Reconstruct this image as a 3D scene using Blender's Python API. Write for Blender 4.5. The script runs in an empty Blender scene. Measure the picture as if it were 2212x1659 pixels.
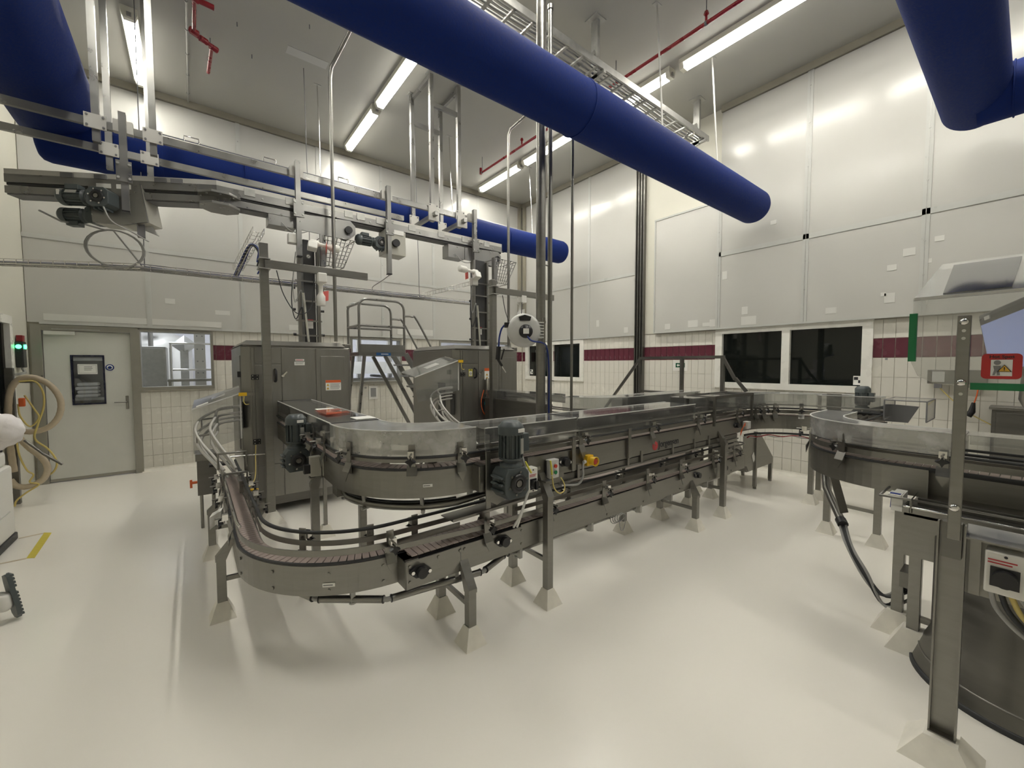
import bpy, bmesh, math, random
from mathutils import Vector, Matrix
random.seed(7)
PI = math.pi
scene = bpy.context.scene
COL = scene.collection

# ---------------------------------------------------------------- camera, world, exposure
cam_data = bpy.data.cameras.new('camera')
cam_data.sensor_fit = 'HORIZONTAL'
cam_data.sensor_width = 36.0
cam_data.lens = 36.0 * 880.0 / 2212.0
cam_data.clip_start = 0.05
cam = bpy.data.objects.new('camera', cam_data)
COL.objects.link(cam)
yaw, pitch, roll = math.radians(38.045), math.radians(2.743), math.radians(0.094)
fw = Vector((math.sin(yaw) * math.cos(pitch), math.cos(yaw) * math.cos(pitch), -math.sin(pitch)))
rt = Vector((math.cos(yaw), -math.sin(yaw), 0))
dn = -rt.cross(fw)
rt2 = math.cos(roll) * rt + math.sin(roll) * dn
dn2 = -math.sin(roll) * rt + math.cos(roll) * dn
cam.matrix_world = Matrix(((rt2.x, -dn2.x, -fw.x, 0), (rt2.y, -dn2.y, -fw.y, 0), (rt2.z, -dn2.z, -fw.z, 1.65), (0, 0, 0, 1)))
scene.camera = cam

world = bpy.data.worlds.new('night')
world.use_nodes = True
world.node_tree.nodes['Background'].inputs[0].default_value = (0.02, 0.022, 0.03, 1)
world.node_tree.nodes['Background'].inputs[1].default_value = 0.3
scene.world = world
scene.view_settings.view_transform = 'Standard'
scene.view_settings.look = 'None'
scene.view_settings.gamma = 1.0
scene.view_settings.use_curve_mapping = False
scene.view_settings.exposure = 0.62
LAMP_STRENGTH = 62.0

# ---------------------------------------------------------------- materials
MATS = {}
def mat(name, col, rough=0.5, metal=0.0, var=0.04, scale=6.0, stretch=(1, 1, 1), bump=0.0, rvar=0.08, emit=None, estr=0.0, spec=0.5, coat=0.0):
    m = bpy.data.materials.new(name); m.use_nodes = True
    nt = m.node_tree; b = nt.nodes['Principled BSDF']
    b.inputs['Base Color'].default_value = (*col, 1)
    b.inputs['Roughness'].default_value = rough
    b.inputs['Metallic'].default_value = metal
    b.inputs['Specular IOR Level'].default_value = spec
    if coat: b.inputs['Coat Weight'].default_value = coat; b.inputs['Coat Roughness'].default_value = 0.12
    if emit:
        b.inputs['Emission Color'].default_value = (*emit, 1); b.inputs['Emission Strength'].default_value = estr
    tc = nt.nodes.new('ShaderNodeTexCoord'); mp = nt.nodes.new('ShaderNodeMapping')
    mp.inputs['Scale'].default_value = stretch
    nz = nt.nodes.new('ShaderNodeTexNoise'); nz.inputs['Scale'].default_value = scale; nz.inputs['Detail'].default_value = 5
    nt.links.new(tc.outputs['Object'], mp.inputs[0]); nt.links.new(mp.outputs[0], nz.inputs['Vector'])
    mr = nt.nodes.new('ShaderNodeMapRange'); mr.inputs[1].default_value = 0.3; mr.inputs[2].default_value = 0.7
    mr.inputs[3].default_value = 1 - var; mr.inputs[4].default_value = 1 + var
    nt.links.new(nz.outputs['Fac'], mr.inputs[0])
    vm = nt.nodes.new('ShaderNodeVectorMath'); vm.operation = 'SCALE'; vm.inputs[0].default_value = col
    nt.links.new(mr.outputs[0], vm.inputs['Scale']); nt.links.new(vm.outputs[0], b.inputs['Base Color'])
    if rvar:
        r2 = nt.nodes.new('ShaderNodeMapRange'); r2.inputs[1].default_value = 0.3; r2.inputs[2].default_value = 0.7
        r2.inputs[3].default_value = max(0.02, rough - rvar); r2.inputs[4].default_value = min(1, rough + rvar)
        nt.links.new(nz.outputs['Fac'], r2.inputs[0]); nt.links.new(r2.outputs[0], b.inputs['Roughness'])
    if bump:
        bp = nt.nodes.new('ShaderNodeBump'); bp.inputs['Strength'].default_value = bump; bp.inputs['Distance'].default_value = 0.01
        nt.links.new(nz.outputs['Fac'], bp.inputs['Height']); nt.links.new(bp.outputs[0], b.inputs['Normal'])
    MATS[name] = m
    return m
def clear(name, tint, gloss=0.12, haze=0.06, hcol=(0.75, 0.76, 0.76), rough=0.06):
    m = bpy.data.materials.new(name); m.use_nodes = True; nt = m.node_tree; nt.nodes.clear()
    out = nt.nodes.new('ShaderNodeOutputMaterial'); tr = nt.nodes.new('ShaderNodeBsdfTransparent'); tr.inputs[0].default_value = (*tint, 1)
    gl = nt.nodes.new('ShaderNodeBsdfGlossy'); gl.inputs['Roughness'].default_value = rough; gl.inputs[0].default_value = (1, 1, 1, 1)
    df = nt.nodes.new('ShaderNodeBsdfDiffuse'); df.inputs[0].default_value = (*hcol, 1)
    lw = nt.nodes.new('ShaderNodeFresnel'); lw.inputs['IOR'].default_value = 1.45
    ad = nt.nodes.new('ShaderNodeMath'); ad.operation = 'MULTIPLY_ADD'; ad.inputs[1].default_value = 0.8; ad.inputs[2].default_value = gloss * 0.3; ad.use_clamp = True
    nt.links.new(lw.outputs[0], ad.inputs[0])
    m1 = nt.nodes.new('ShaderNodeMixShader'); m1.inputs[0].default_value = haze
    tc = nt.nodes.new('ShaderNodeTexCoord'); nz = nt.nodes.new('ShaderNodeTexNoise'); nz.inputs['Scale'].default_value = 9; nz.inputs['Detail'].default_value = 4
    nt.links.new(tc.outputs['Object'], nz.inputs['Vector'])
    mr = nt.nodes.new('ShaderNodeMapRange'); mr.inputs[1].default_value = 0.35; mr.inputs[2].default_value = 0.75; mr.inputs[3].default_value = haze * 0.6; mr.inputs[4].default_value = haze * 1.6
    nt.links.new(nz.outputs['Fac'], mr.inputs[0]); nt.links.new(mr.outputs[0], m1.inputs[0])
    nt.links.new(tr.outputs[0], m1.inputs[1]); nt.links.new(df.outputs[0], m1.inputs[2])
    m2 = nt.nodes.new('ShaderNodeMixShader'); nt.links.new(ad.outputs[0], m2.inputs[0])
    nt.links.new(m1.outputs[0], m2.inputs[1]); nt.links.new(gl.outputs[0], m2.inputs[2])
    nt.links.new(m2.outputs[0], out.inputs[0]); MATS[name] = m
    return m

mat('floor', (0.86, 0.83, 0.765), 0.24, var=0.012, scale=0.8, rvar=0, bump=0.0, spec=0.5)
mat('plinth', (0.82, 0.79, 0.71), 0.5, var=0.06, scale=12, bump=0.2)
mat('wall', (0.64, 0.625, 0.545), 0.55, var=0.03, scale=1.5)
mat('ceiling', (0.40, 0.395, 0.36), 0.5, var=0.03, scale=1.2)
mat('panel', (0.53, 0.525, 0.495), 0.22, var=0.02, scale=1.0, rvar=0.05)
mat('panel_joint', (0.50, 0.505, 0.48), 0.35, var=0.03)
mat('tile', (0.72, 0.70, 0.635), 0.25, var=0.035, scale=4)
mat('red_tile', (0.125, 0.028, 0.045), 0.25, var=0.08, scale=7)
mat('grout', (0.56, 0.53, 0.45), 0.9, var=0.06, scale=20)
mat('paper', (0.86, 0.85, 0.82), 0.6, var=0.02)
mat('tape_patch', (0.64, 0.635, 0.60), 0.45, var=0.02)
mat('trim', (0.34, 0.32, 0.26), 0.4, metal=0.3, var=0.05)
mat('steel', (0.27, 0.263, 0.245), 0.36, metal=0.95, var=0.06, scale=5, stretch=(1, 1, 8), rvar=0.08)
mat('dark_steel', (0.19, 0.185, 0.172), 0.36, metal=0.9, var=0.07, scale=4, stretch=(1, 1, 6))
mat('cabinet_steel', (0.29, 0.283, 0.265), 0.38, metal=0.85, var=0.05, scale=3, stretch=(6, 6, 1))
mat('chrome', (0.78, 0.77, 0.75), 0.14, metal=1.0, var=0.02)
mat('alloy', (0.29, 0.287, 0.275), 0.33, metal=0.8, var=0.04, scale=8)
mat('galvanised', (0.45, 0.45, 0.43), 0.45, metal=0.7, var=0.1, scale=18)
mat('white_alloy', (0.54, 0.53, 0.50), 0.42, metal=0.3, var=0.03)
mat('chain', (0.36, 0.295, 0.27), 0.42, var=0.1, scale=14)
mat('black_plastic', (0.018, 0.018, 0.02), 0.35, var=0.1)
mat('rubber', (0.03, 0.032, 0.035), 0.5, var=0.1)
mat('blue_fabric', (0.003, 0.018, 0.135), 0.8, var=0.1, scale=60, bump=0.08, spec=0.25)
mat('motor_paint', (0.072, 0.086, 0.09), 0.35, var=0.06, scale=10)
mat('machine_grey', (0.47, 0.46, 0.41), 0.35, var=0.03)
mat('white_plastic', (0.80, 0.79, 0.75), 0.35, var=0.02)
mat('light_grey_plastic', (0.60, 0.60, 0.58), 0.4, var=0.03)
mat('yellow', (0.78, 0.48, 0.02), 0.35, var=0.04)
mat('floor_tape', (0.62, 0.52, 0.07), 0.5, var=0.08, scale=30)
mat('red_button', (0.50, 0.04, 0.02), 0.35)
mat('red_paint', (0.26, 0.012, 0.02), 0.3, var=0.08)
mat('orange', (0.70, 0.13, 0.03), 0.45)
mat('green', (0.01, 0.20, 0.07), 0.4, var=0.05)
mat('sign_green', (0.0, 0.09, 0.04), 0.4)
mat('blue', (0.01, 0.03, 0.20), 0.4)
mat('light_blue', (0.03, 0.13, 0.36), 0.4)
mat('sign_red', (0.52, 0.03, 0.03), 0.4)
mat('sign_yellow', (0.72, 0.42, 0.05), 0.4)
mat('label_yellow', (0.75, 0.68, 0.10), 0.45)
mat('pink_tag', (0.80, 0.16, 0.14), 0.6)
mat('ink', (0.02, 0.02, 0.025), 0.5)
mat('ink_grey', (0.25, 0.25, 0.25), 0.6)
mat('logo_red', (0.55, 0.05, 0.06), 0.4)
mat('grey_cable', (0.33, 0.33, 0.32), 0.5)
mat('white_cable', (0.70, 0.70, 0.68), 0.45)
mat('yellow_cable', (0.62, 0.50, 0.17), 0.5)
mat('hose', (0.52, 0.44, 0.32), 0.55, var=0.06, scale=20)
mat('coverall', (0.78, 0.75, 0.75), 0.85, var=0.05, scale=14, bump=0.3)
mat('boot', (0.74, 0.73, 0.70), 0.4, var=0.05)
mat('glove', (0.05, 0.16, 0.55), 0.4)
mat('skin', (0.55, 0.33, 0.25), 0.5)
mat('door_leaf', (0.66, 0.66, 0.615), 0.4, var=0.02)
mat('door_frame', (0.33, 0.32, 0.28), 0.38, metal=0.5, var=0.05)
mat('window_frame', (0.83, 0.82, 0.77), 0.3, var=0.02)
mat('night_glass', (0.006, 0.008, 0.007), 0.04, var=0.1, scale=2, rvar=0.02, spec=0.5)
mat('screen', (0.10, 0.13, 0.3), 0.2, emit=(0.30, 0.36, 0.62), estr=0.36)
mat('lamp', (0.9, 0.9, 0.85), 0.3, emit=(1.0, 0.965, 0.865), estr=LAMP_STRENGTH)
mat('lamp_side', (0.9, 0.9, 0.85), 0.3, emit=(1.0, 0.965, 0.865), estr=LAMP_STRENGTH * 0.045)
mat('lamp_end', (0.75, 0.74, 0.64), 0.35)
mat('green_lamp', (0.1, 0.8, 0.3), 0.3, emit=(0.05, 1.0, 0.35), estr=6.0)
mat('teal', (0.02, 0.30, 0.30), 0.35)
mat('backroom_wall', (0.80, 0.80, 0.85), 0.6, var=0.02)
mat('backroom_lamp', (0.9, 0.9, 0.95), 0.4, emit=(0.92, 0.94, 1.0), estr=9.0)
mat('navy', (0.006, 0.008, 0.03), 0.3)
mat('dark_chute', (0.06, 0.06, 0.062), 0.4, var=0.1)
mat('stain_grey', (0.17, 0.17, 0.18), 0.5)
clear('acrylic', (0.90, 0.905, 0.90), 0.25, 0.07)
clear('milky_acrylic', (0.78, 0.78, 0.77), 0.5, 0.30, hcol=(0.85, 0.85, 0.84), rough=0.14)
clear('glass', (0.93, 0.95, 0.95), 0.1, 0.0, rough=0.02)
clear('tinted_acrylic', (0.33, 0.34, 0.36), 0.12, 0.06)
clear('orange_acrylic', (0.95, 0.45, 0.35), 0.1, 0.25, hcol=(0.8, 0.25, 0.15))

# ---------------------------------------------------------------- mesh helpers
ORG = {}
def vec(p): return Vector(p)
class MB:
    def __init__(s): s.v = []; s.f = []; s.sm = []
    def add(s, vs, fs, smooth=False):
        o = len(s.v); s.v += [tuple(p) for p in vs]
        for f in fs: s.f.append(tuple(i + o for i in f)); s.sm.append(smooth)
        return s
    def box(s, x0, x1, y0, y1, z0, z1):
        if x0 > x1: x0, x1 = x1, x0
        if y0 > y1: y0, y1 = y1, y0
        if z0 > z1: z0, z1 = z1, z0
        return s.add([(x0, y0, z0), (x1, y0, z0), (x1, y1, z0), (x0, y1, z0), (x0, y0, z1), (x1, y0, z1), (x1, y1, z1), (x0, y1, z1)],
                     [(0, 3, 2, 1), (4, 5, 6, 7), (0, 1, 5, 4), (1, 2, 6, 5), (2, 3, 7, 6), (3, 0, 4, 7)])
    def frame(s, c, ax, ay, az, hx, hy, hz):
        c, ax, ay, az = Vector(c), Vector(ax), Vector(ay), Vector(az)
        P = [c + ax * (i * hx) + ay * (j * hy) + az * (k * hz) for k in (-1, 1) for (i, j) in ((-1, -1), (1, -1), (1, 1), (-1, 1))]
        return s.add(P, [(0, 3, 2, 1), (4, 5, 6, 7), (0, 1, 5, 4), (1, 2, 6, 5), (2, 3, 7, 6), (3, 0, 4, 7)])
    def bar(s, p0, p1, w, h, up=(0, 0, 1)):
        p0, p1 = Vector(p0), Vector(p1); d = p1 - p0; L = d.length; d.normalize(); up = Vector(up)
        if abs(d.dot(up)) > 0.98: up = Vector((0, 1, 0)) if abs(d.y) < 0.9 else Vector((1, 0, 0))
        a = d.cross(up).normalized(); b = a.cross(d).normalized()
        return s.frame((p0 + p1) / 2, d, a, b, L / 2, w / 2, h / 2)
    def cyl(s, p0, p1, r, r2=None, n=14, caps=True, smooth=True):
        p0, p1 = Vector(p0), Vector(p1); d = (p1 - p0).normalized(); r2 = r if r2 is None else r2
        t = Vector((0, 0, 1)) if abs(d.z) < 0.9 else Vector((1, 0, 0)); a = d.cross(t).normalized(); b = d.cross(a)
        A = [p0 + a * (r * math.cos(2 * PI * i / n)) + b * (r * math.sin(2 * PI * i / n)) for i in range(n)]
        B = [p1 + a * (r2 * math.cos(2 * PI * i / n)) + b * (r2 * math.sin(2 * PI * i / n)) for i in range(n)]
        s.add(A + B, [(i, (i + 1) % n, n + (i + 1) % n, n + i) for i in range(n)], smooth)
        if caps:
            s.add(A, [tuple(range(n - 1, -1, -1))]); s.add(B, [tuple(range(n))])
        return s
    def tube(s, path, r, n=8, closed=False, caps=True):
        P = [Vector(p) for p in path]; m = len(P); rings = []; prev = None
        for i in range(m):
            d = (P[(i + 1) % m] - P[i - 1]) if (closed or 0 < i < m - 1) else (P[1] - P[0] if i == 0 else P[-1] - P[-2])
            d.normalize()
            if prev is None:
                t = Vector((0, 0, 1)) if abs(d.z) < 0.9 else Vector((1, 0, 0)); a = d.cross(t).normalized()
            else:
                a = (prev - d * prev.dot(d)).normalized()
            prev = a; b = d.cross(a)
            rr = r[i] if isinstance(r, (list, tuple)) else r
            rings += [P[i] + a * (rr * math.cos(2 * PI * k / n)) + b * (rr * math.sin(2 * PI * k / n)) for k in range(n)]
        fs = []
        for i in range(m if closed else m - 1):
            j = (i + 1) % m
            fs += [(i * n + k, i * n + (k + 1) % n, j * n + (k + 1) % n, j * n + k) for k in range(n)]
        s.add(rings, fs, True)
        if caps and not closed:
            s.add(rings[:n], [tuple(range(n - 1, -1, -1))]); s.add(rings[-n:], [tuple(range(n))])
        return s
    def sweep(s, path, prof, closed=False, caps=True):
        """horizontal path of (x, y); prof is a closed polygon of (lateral, z); lateral is to the right of travel"""
        P = [Vector((p[0], p[1], 0)) for p in path]; m = len(P); n = len(prof); V = []
        for i in range(m):
            d1 = (P[i] - P[i - 1]).normalized() if i > 0 else None; d2 = (P[i + 1] - P[i]).normalized() if i < m - 1 else None
            d = ((d1 or d2) + (d2 or d1)).normalized(); k = 1 / max(0.5, d.dot(d1 or d2)); a = Vector((d.y, -d.x, 0)) * k
            V += [(P[i].x + a.x * l, P[i].y + a.y * l, z) for (l, z) in prof]
        fs = [(i * n + k, i * n + (k + 1) % n, (i + 1) * n + (k + 1) % n, (i + 1) * n + k) for i in range(m - 1) for k in range(n)]
        s.add(V, fs)
        if caps: s.add(V[:n], [tuple(range(n - 1, -1, -1))]); s.add(V[-n:], [tuple(range(n))])
        return s
    def prism(s, poly, d):
        d = Vector(d); A = [Vector(p) for p in poly]; B = [p + d for p in A]; n = len(A)
        return s.add(A + B, [tuple(range(n - 1, -1, -1)), tuple(range(n, 2 * n))] + [(i, (i + 1) % n, n + (i + 1) % n, n + i) for i in range(n)])
    def lathe(s, prof, c, axis=(0, 0, 1), n=24, smooth=True):
        c, d = Vector(c), Vector(axis).normalized(); t = Vector((0, 0, 1)) if abs(d.z) < 0.9 else Vector((1, 0, 0))
        a = d.cross(t).normalized(); b = d.cross(a); V = []
        for (r, h) in prof: V += [c + d * h + a * (r * math.cos(2 * PI * i / n)) + b * (r * math.sin(2 * PI * i / n)) for i in range(n)]
        m = len(prof)
        s.add(V, [(k * n + i, k * n + (i + 1) % n, (k + 1) * n + (i + 1) % n, (k + 1) * n + i) for k in range(m - 1) for i in range(n)], smooth)
        if prof[0][0] > 1e-4: s.add(V[:n], [tuple(range(n - 1, -1, -1))])
        if prof[-1][0] > 1e-4: s.add(V[-n:], [tuple(range(n))])
        return s
    def mesh(s, name, m, org=(0, 0, 0), bevel=0.0, seg=2):
        me = bpy.data.meshes.new(name)
        me.from_pydata([(x - org[0], y - org[1], z - org[2]) for (x, y, z) in s.v], [], s.f)
        me.polygons.foreach_set('use_smooth', s.sm)
        bm = bmesh.new(); bm.from_mesh(me)
        if bevel:
            bmesh.ops.remove_doubles(bm, verts=bm.verts, dist=1e-5)
            ed = [e for e in bm.edges if len(e.link_faces) == 2 and e.calc_face_angle(0) > 0.6]
            bmesh.ops.bevel(bm, geom=ed, offset=bevel, segments=seg, affect='EDGES', profile=0.5, clamp_overlap=True)
        bmesh.ops.recalc_face_normals(bm, faces=bm.faces)
        bm.to_mesh(me); bm.free()
        me.materials.append(MATS[m]); me.update()
        return me
    def build(s, name, m, parent=None, bevel=0.0, kind=None, label=None, seg=2):
        org = ORG.get(parent.name, (0, 0, 0)) if parent else (0, 0, 0)
        o = bpy.data.objects.new(name, s.mesh(name, m, org, bevel, seg)); COL.objects.link(o)
        if parent: o.parent = parent
        ORG[o.name] = org
        if kind: o['kind'] = kind
        if label: o['label'] = label
        return o
def thing(name, label, cat, loc=(0, 0, 0), group=None):
    o = bpy.data.objects.new(name, None); o.empty_display_size = 0.1; COL.objects.link(o); o.location = loc; ORG[o.name] = tuple(loc)
    o['label'] = label; o['category'] = cat
    if group: o['group'] = group
    return o
def tag(o, label, cat, group=None):
    o['label'] = label; o['category'] = cat
    if group: o['group'] = group
    return o
def solo(mb, name, m, label, cat, group=None, bevel=0.0, kind=None):
    """a thing that is one mesh, its origin at its base centre"""
    xs, ys, zs = zip(*mb.v); org = ((min(xs) + max(xs)) / 2, (min(ys) + max(ys)) / 2, min(zs))
    o = bpy.data.objects.new(name, mb.mesh(name, m, org, bevel)); COL.objects.link(o); o.location = org; ORG[o.name] = org
    if kind: o['kind'] = kind
    return tag(o, label, cat, group)
def struct(mb, name, m, parent=None, bevel=0.0):
    o = mb.build(name, m, parent, bevel)
    if not parent: o['kind'] = 'structure'
    return o
def inst(me, name, parent, loc, rotz=0.0, rot=None):
    o = bpy.data.objects.new(name, me); COL.objects.link(o); org = ORG.get(parent.name, (0, 0, 0)) if parent else (0, 0, 0)
    L = Vector(loc) - Vector(org)
    if rot is not None: o.matrix_local = Matrix.Translation(L) @ rot.to_4x4()
    else: o.location = L; o.rotation_euler = (0, 0, rotz)
    if parent: o.parent = parent
    return o
def text(s, size, org, right, up, m, parent, name='lettering', depth=0.0008, align='LEFT', bold=0.0):
    c = bpy.data.curves.new('tmp', 'FONT'); c.body = s; c.size = size; c.extrude = depth; c.align_x = align; c.offset = bold
    t = bpy.data.objects.new('tmp', c); COL.objects.link(t); bpy.context.view_layer.update()
    me = bpy.data.meshes.new_from_object(t.evaluated_get(bpy.context.evaluated_depsgraph_get()))
    bpy.data.objects.remove(t); R, U = Vector(right).normalized(), Vector(up).normalized(); N = R.cross(U)
    o3 = ORG.get(parent.name, (0, 0, 0)); O = Vector(org) - Vector(o3)
    me.transform(Matrix(((R.x, U.x, N.x, O.x), (R.y, U.y, N.y, O.y), (R.z, U.z, N.z, O.z), (0, 0, 0, 1))))
    me.materials.clear(); me.materials.append(MATS[m])
    o = bpy.data.objects.new(name, me); COL.objects.link(o); o.parent = parent; ORG[o.name] = o3
    return o
def arc(cx, cy, r, a0, a1, n=16):
    return [(cx + r * math.cos(math.radians(a0 + (a1 - a0) * i / n)), cy + r * math.sin(math.radians(a0 + (a1 - a0) * i / n))) for i in range(n + 1)]
def smooth(pts, n=6):
    """Catmull-Rom through points"""
    P = [Vector(p) for p in pts]; P = [P[0] * 2 - P[1]] + P + [P[-1] * 2 - P[-2]]; out = []
    for i in range(1, len(P) - 2):
        a, b, c, d = P[i - 1:i + 3]
        for k in range(n):
            t = k / n; out.append(0.5 * ((2 * b) + (c - a) * t + (2 * a - 5 * b + 4 * c - d) * t * t + (3 * b - a - 3 * c + d) * t ** 3))
    out.append(P[-2]); return out
def plen(path):
    return sum(math.dist(path[i][:2], path[i + 1][:2]) for i in range(len(path) - 1))
def walk(path, step, start=0.0):
    """points with heading every step along a 2-D path"""
    out = []; need = start
    for i in range(len(path) - 1):
        a, b = path[i], path[i + 1]; L = math.dist(a[:2], b[:2]); t = need
        while t <= L + 1e-9:
            k = t / L if L else 0; out.append((a[0] + (b[0] - a[0]) * k, a[1] + (b[1] - a[1]) * k, math.atan2(b[1] - a[1], b[0] - a[0]))); t += step
        need = t - L
    return out
def lines(mb, o, right, up, w, n, gap, h, nrm, rnd=0.25):
    """short printed lines that stand for text too small to read"""
    o, R, U, N = Vector(o), Vector(right), Vector(up), Vector(nrm)
    for i in range(n):
        ww = w * (1 - rnd * random.random()); mb.frame(o + R * (ww / 2) - U * (i * gap) + N * 0.0006, R, U, N, ww / 2, h / 2, 0.0005)
    return mb
# ---------------------------------------------------------------- room shell
XL, XB, YA, YN, ZC = -1.75, 6.92, 8.40, -4.5, 5.80
struct(MB().box(XL - 0.2, XB + 0.2, YN - 0.2, YA + 0.2, -0.1, 0.0), 'floor', 'floor')
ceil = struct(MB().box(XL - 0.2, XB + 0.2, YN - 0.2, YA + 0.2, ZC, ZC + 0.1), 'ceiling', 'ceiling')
def holed(axis, c0, c1, u0, u1, z0, z1, holes):
    """slab with rectangular openings; axis 'y' runs along x, axis 'x' runs along y"""
    mb = MB(); us = sorted({u0, u1} | {h[0] for h in holes} | {h[1] for h in holes})
    for a, b in zip(us, us[1:]):
        zs = [(z0, z1)]
        for h in holes:
            if h[0] <= a + 1e-6 and h[1] >= b - 1e-6:
                nz = []
                for (p, q) in zs:
                    if h[2] > p: nz.append((p, min(q, h[2])))
                    if h[3] < q: nz.append((max(p, h[3]), q))
                zs = nz
        for (p, q) in zs:
            if axis == 'y': mb.box(a, b, c0, c1, p, q)
            else: mb.box(c0, c1, a, b, p, q)
    return mb
HA = [(-1.66, -0.69, 0.0, 2.17), (-0.63, 0.25, 1.30, 2.165), (2.51, 3.52, 1.30, 2.165), (4.48, 6.49, 1.30, 2.165)]
HB = [(6.25, 7.25, 1.28, 2.20), (7.30, 8.20, 1.28, 2.20), (1.29, 3.28, 1.28, 2.22)]
wall_a = struct(holed('y', YA + 0.012, YA + 0.2, XL - 0.2, XB + 0.2, 0, ZC, HA), 'wall_left', 'grout')
wall_b = struct(holed('x', XB + 0.012, XB + 0.2, YN, YA + 0.2, 0, ZC, HB), 'wall_right', 'grout')
wall_l = struct(holed('x', XL - 0.2, XL, YN, YA + 0.2, 0, ZC, [(6.5, 7.68, 0.95, 2.2)]), 'wall_side', 'wall')
wall_n = struct(MB().box(XL - 0.2, XB + 0.2, YN - 0.2, YN, 0, ZC), 'wall_near', 'wall')
# painted upper faces behind the panels
struct(MB().box(XL, XB + 0.01, YA, YA + 0.014, 2.23, ZC), 'plaster', 'wall', wall_a)
struct(MB().box(XB, XB + 0.014, YN, YA, 2.23, ZC), 'plaster', 'wall', wall_b)

# wall tiles
TW, TH = 0.12, 0.247
tA = MB().box(0.002, TW - 0.002, 0, 0.012, 0.002, TH - 0.002).mesh('tile', 'tile')
tAr = MB().box(0.004, TW - 0.004, 0, 0.012, 0.003, TH - 0.003).mesh('red_tile', 'red_tile')
tB = MB().box(0, 0.012, 0.002, TW - 0.002, 0.002, TH - 0.002).mesh('tile', 'tile')
tBr = MB().box(0, 0.012, 0.004, TW - 0.004, 0.003, TH - 0.003).mesh('red_tile', 'red_tile')
def tiles(wall, axis, u0, u1, holes, lo_hidden):
    cells = []
    n = int((u1 - u0) / TW)
    for i in range(n):
        for k in range(9):
            a, z = u0 + i * TW, k * TH
            b, zt = a + TW, min((k + 1) * TH, 2.215)
            bad = False; cut = [(a, b, z, zt)]
            for h in holes:
                if a < h[1] - 1e-3 and b > h[0] + 1e-3 and z < h[3] - 1e-3 and zt > h[2] + 1e-3: bad = True
            if bad:
                parts = []
                for h in holes:
                    if a < h[1] - 1e-3 and b > h[0] + 1e-3 and z < h[3] - 1e-3 and zt > h[2] + 1e-3:
                        if a < h[0] - 0.004: parts.append((a, h[0], z, zt))
                        if b > h[1] + 0.004: parts.append((h[1], b, z, zt))
                        if z < h[2] - 0.004: parts.append((max(a, h[0]), min(b, h[1]), z, h[2]))
                        if zt > h[3] + 0.004: parts.append((max(a, h[0]), min(b, h[1]), h[3], zt))
                cut = parts
            whole = not bad and zt - z > TH - 1e-3
            for c in cut:
                y = (a + b) / 2; d = math.hypot(y, YA) if axis == 'y' else math.hypot(XB, y)
                cells.append((d + lo_hidden(y, z), whole, c, k == 7))
    cells.sort(key=lambda c: c[0])
    stuff = {False: MB(), True: MB()}; count = {False: 0, True: 0}
    for (d, whole, c, red) in cells:
        if whole and count[red] < 300:
            count[red] += 1; nm = 'red_tile' if red else 'tile'
            if axis == 'y': inst(tAr if red else tA, nm, wall, (c[0], YA, c[2]))
            else: inst(tBr if red else tB, nm, wall, (XB, c[0], c[2]))
        else:
            g = 0.003 if red else 0.002; a0, a1, z0, z1 = c[0] + g, c[1] - g, c[2] + g, c[3] - g
            if axis == 'y': stuff[red].box(a0, a1, YA, YA + 0.012, z0, z1)
            else: stuff[red].box(XB, XB + 0.012, a0, a1, z0, z1)
    if stuff[False].v: stuff[False].build('tile_field', 'tile', wall, kind='stuff')
    if stuff[True].v: stuff[True].build('red_tile_field', 'red_tile', wall, kind='stuff')
tiles(wall_a, 'y', -0.65, XB, HA, lambda u, z: 9.0 if (0.5 < u < 2.1 or 3.4 < u < 6.0) and z < 1.7 else (5.0 if u > 6.2 else 0))
tiles(wall_b, 'x', -1.33, YA, HB, lambda u, z: 9.0 if u < -0.45 else (6.0 if u > 4.4 and z < 1.0 else 0))

# wall panels with joint strips
def panel_a(x0, x1, z0, z1): MB().box(x0 + 0.006, x1 - 0.006, YA - 0.022, YA, z0 + 0.006, z1 - 0.006).build('wall_panel', 'panel', wall_a, 0.003)
def panel_b(y0, y1, z0, z1, t=0.022): MB().box(XB - t, XB, y0 + 0.006, y1 - 0.006, z0 + 0.006, z1 - 0.006).build('wall_panel', 'panel', wall_b, 0.003)
SA = [XL, -0.50, 0.71, 1.95, 3.15, 4.32, 5.52, XB]
for a, b in zip(SA, SA[1:]):
    panel_a(a, b, 2.23, 3.40); panel_a(a, b, 3.40, 5.70)
for x in SA[1:-1]:
    MB().box(x - 0.03, x + 0.03, YA - 0.030, YA - 0.022, 2.23, 5.70).build('joint_strip', 'panel_joint', wall_a)
    for z in (2.6, 3.1, 3.7, 4.3, 4.9, 5.4): MB().cyl((x, YA - 0.036, z), (x, YA - 0.03, z), 0.008, n=6).build('screw', 'galvanised', wall_a)
MB().box(XL, XB, YA - 0.031, YA - 0.022, 3.37, 3.43).build('joint_strip', 'panel_joint', wall_a)
MB().box(XL + 0.12, XB, YA - 0.045, YA, 2.215, 2.245).build('panel_edge', 'panel_joint', wall_a)
MB().box(XL + 0.16, 0.40, YA - 0.028, YA - 0.022, 2.27, 2.36).build('cover_strip', 'tape_patch', wall_a)
SB = [YA, 7.25, 6.07, 4.86]
for a, b in zip(SB, SB[1:]):
    panel_b(b, a, 2.23, 3.43); panel_b(b, a, 3.43, 5.70)
for y in SB[1:3]: MB().box(XB - 0.030, XB - 0.022, y - 0.03, y + 0.03, 2.23, 5.70).build('joint_strip', 'panel_joint', wall_b)
MB().box(XB - 0.031, XB - 0.022, 4.86, YA, 3.40, 3.46).build('joint_strip', 'panel_joint', wall_b)
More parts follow.
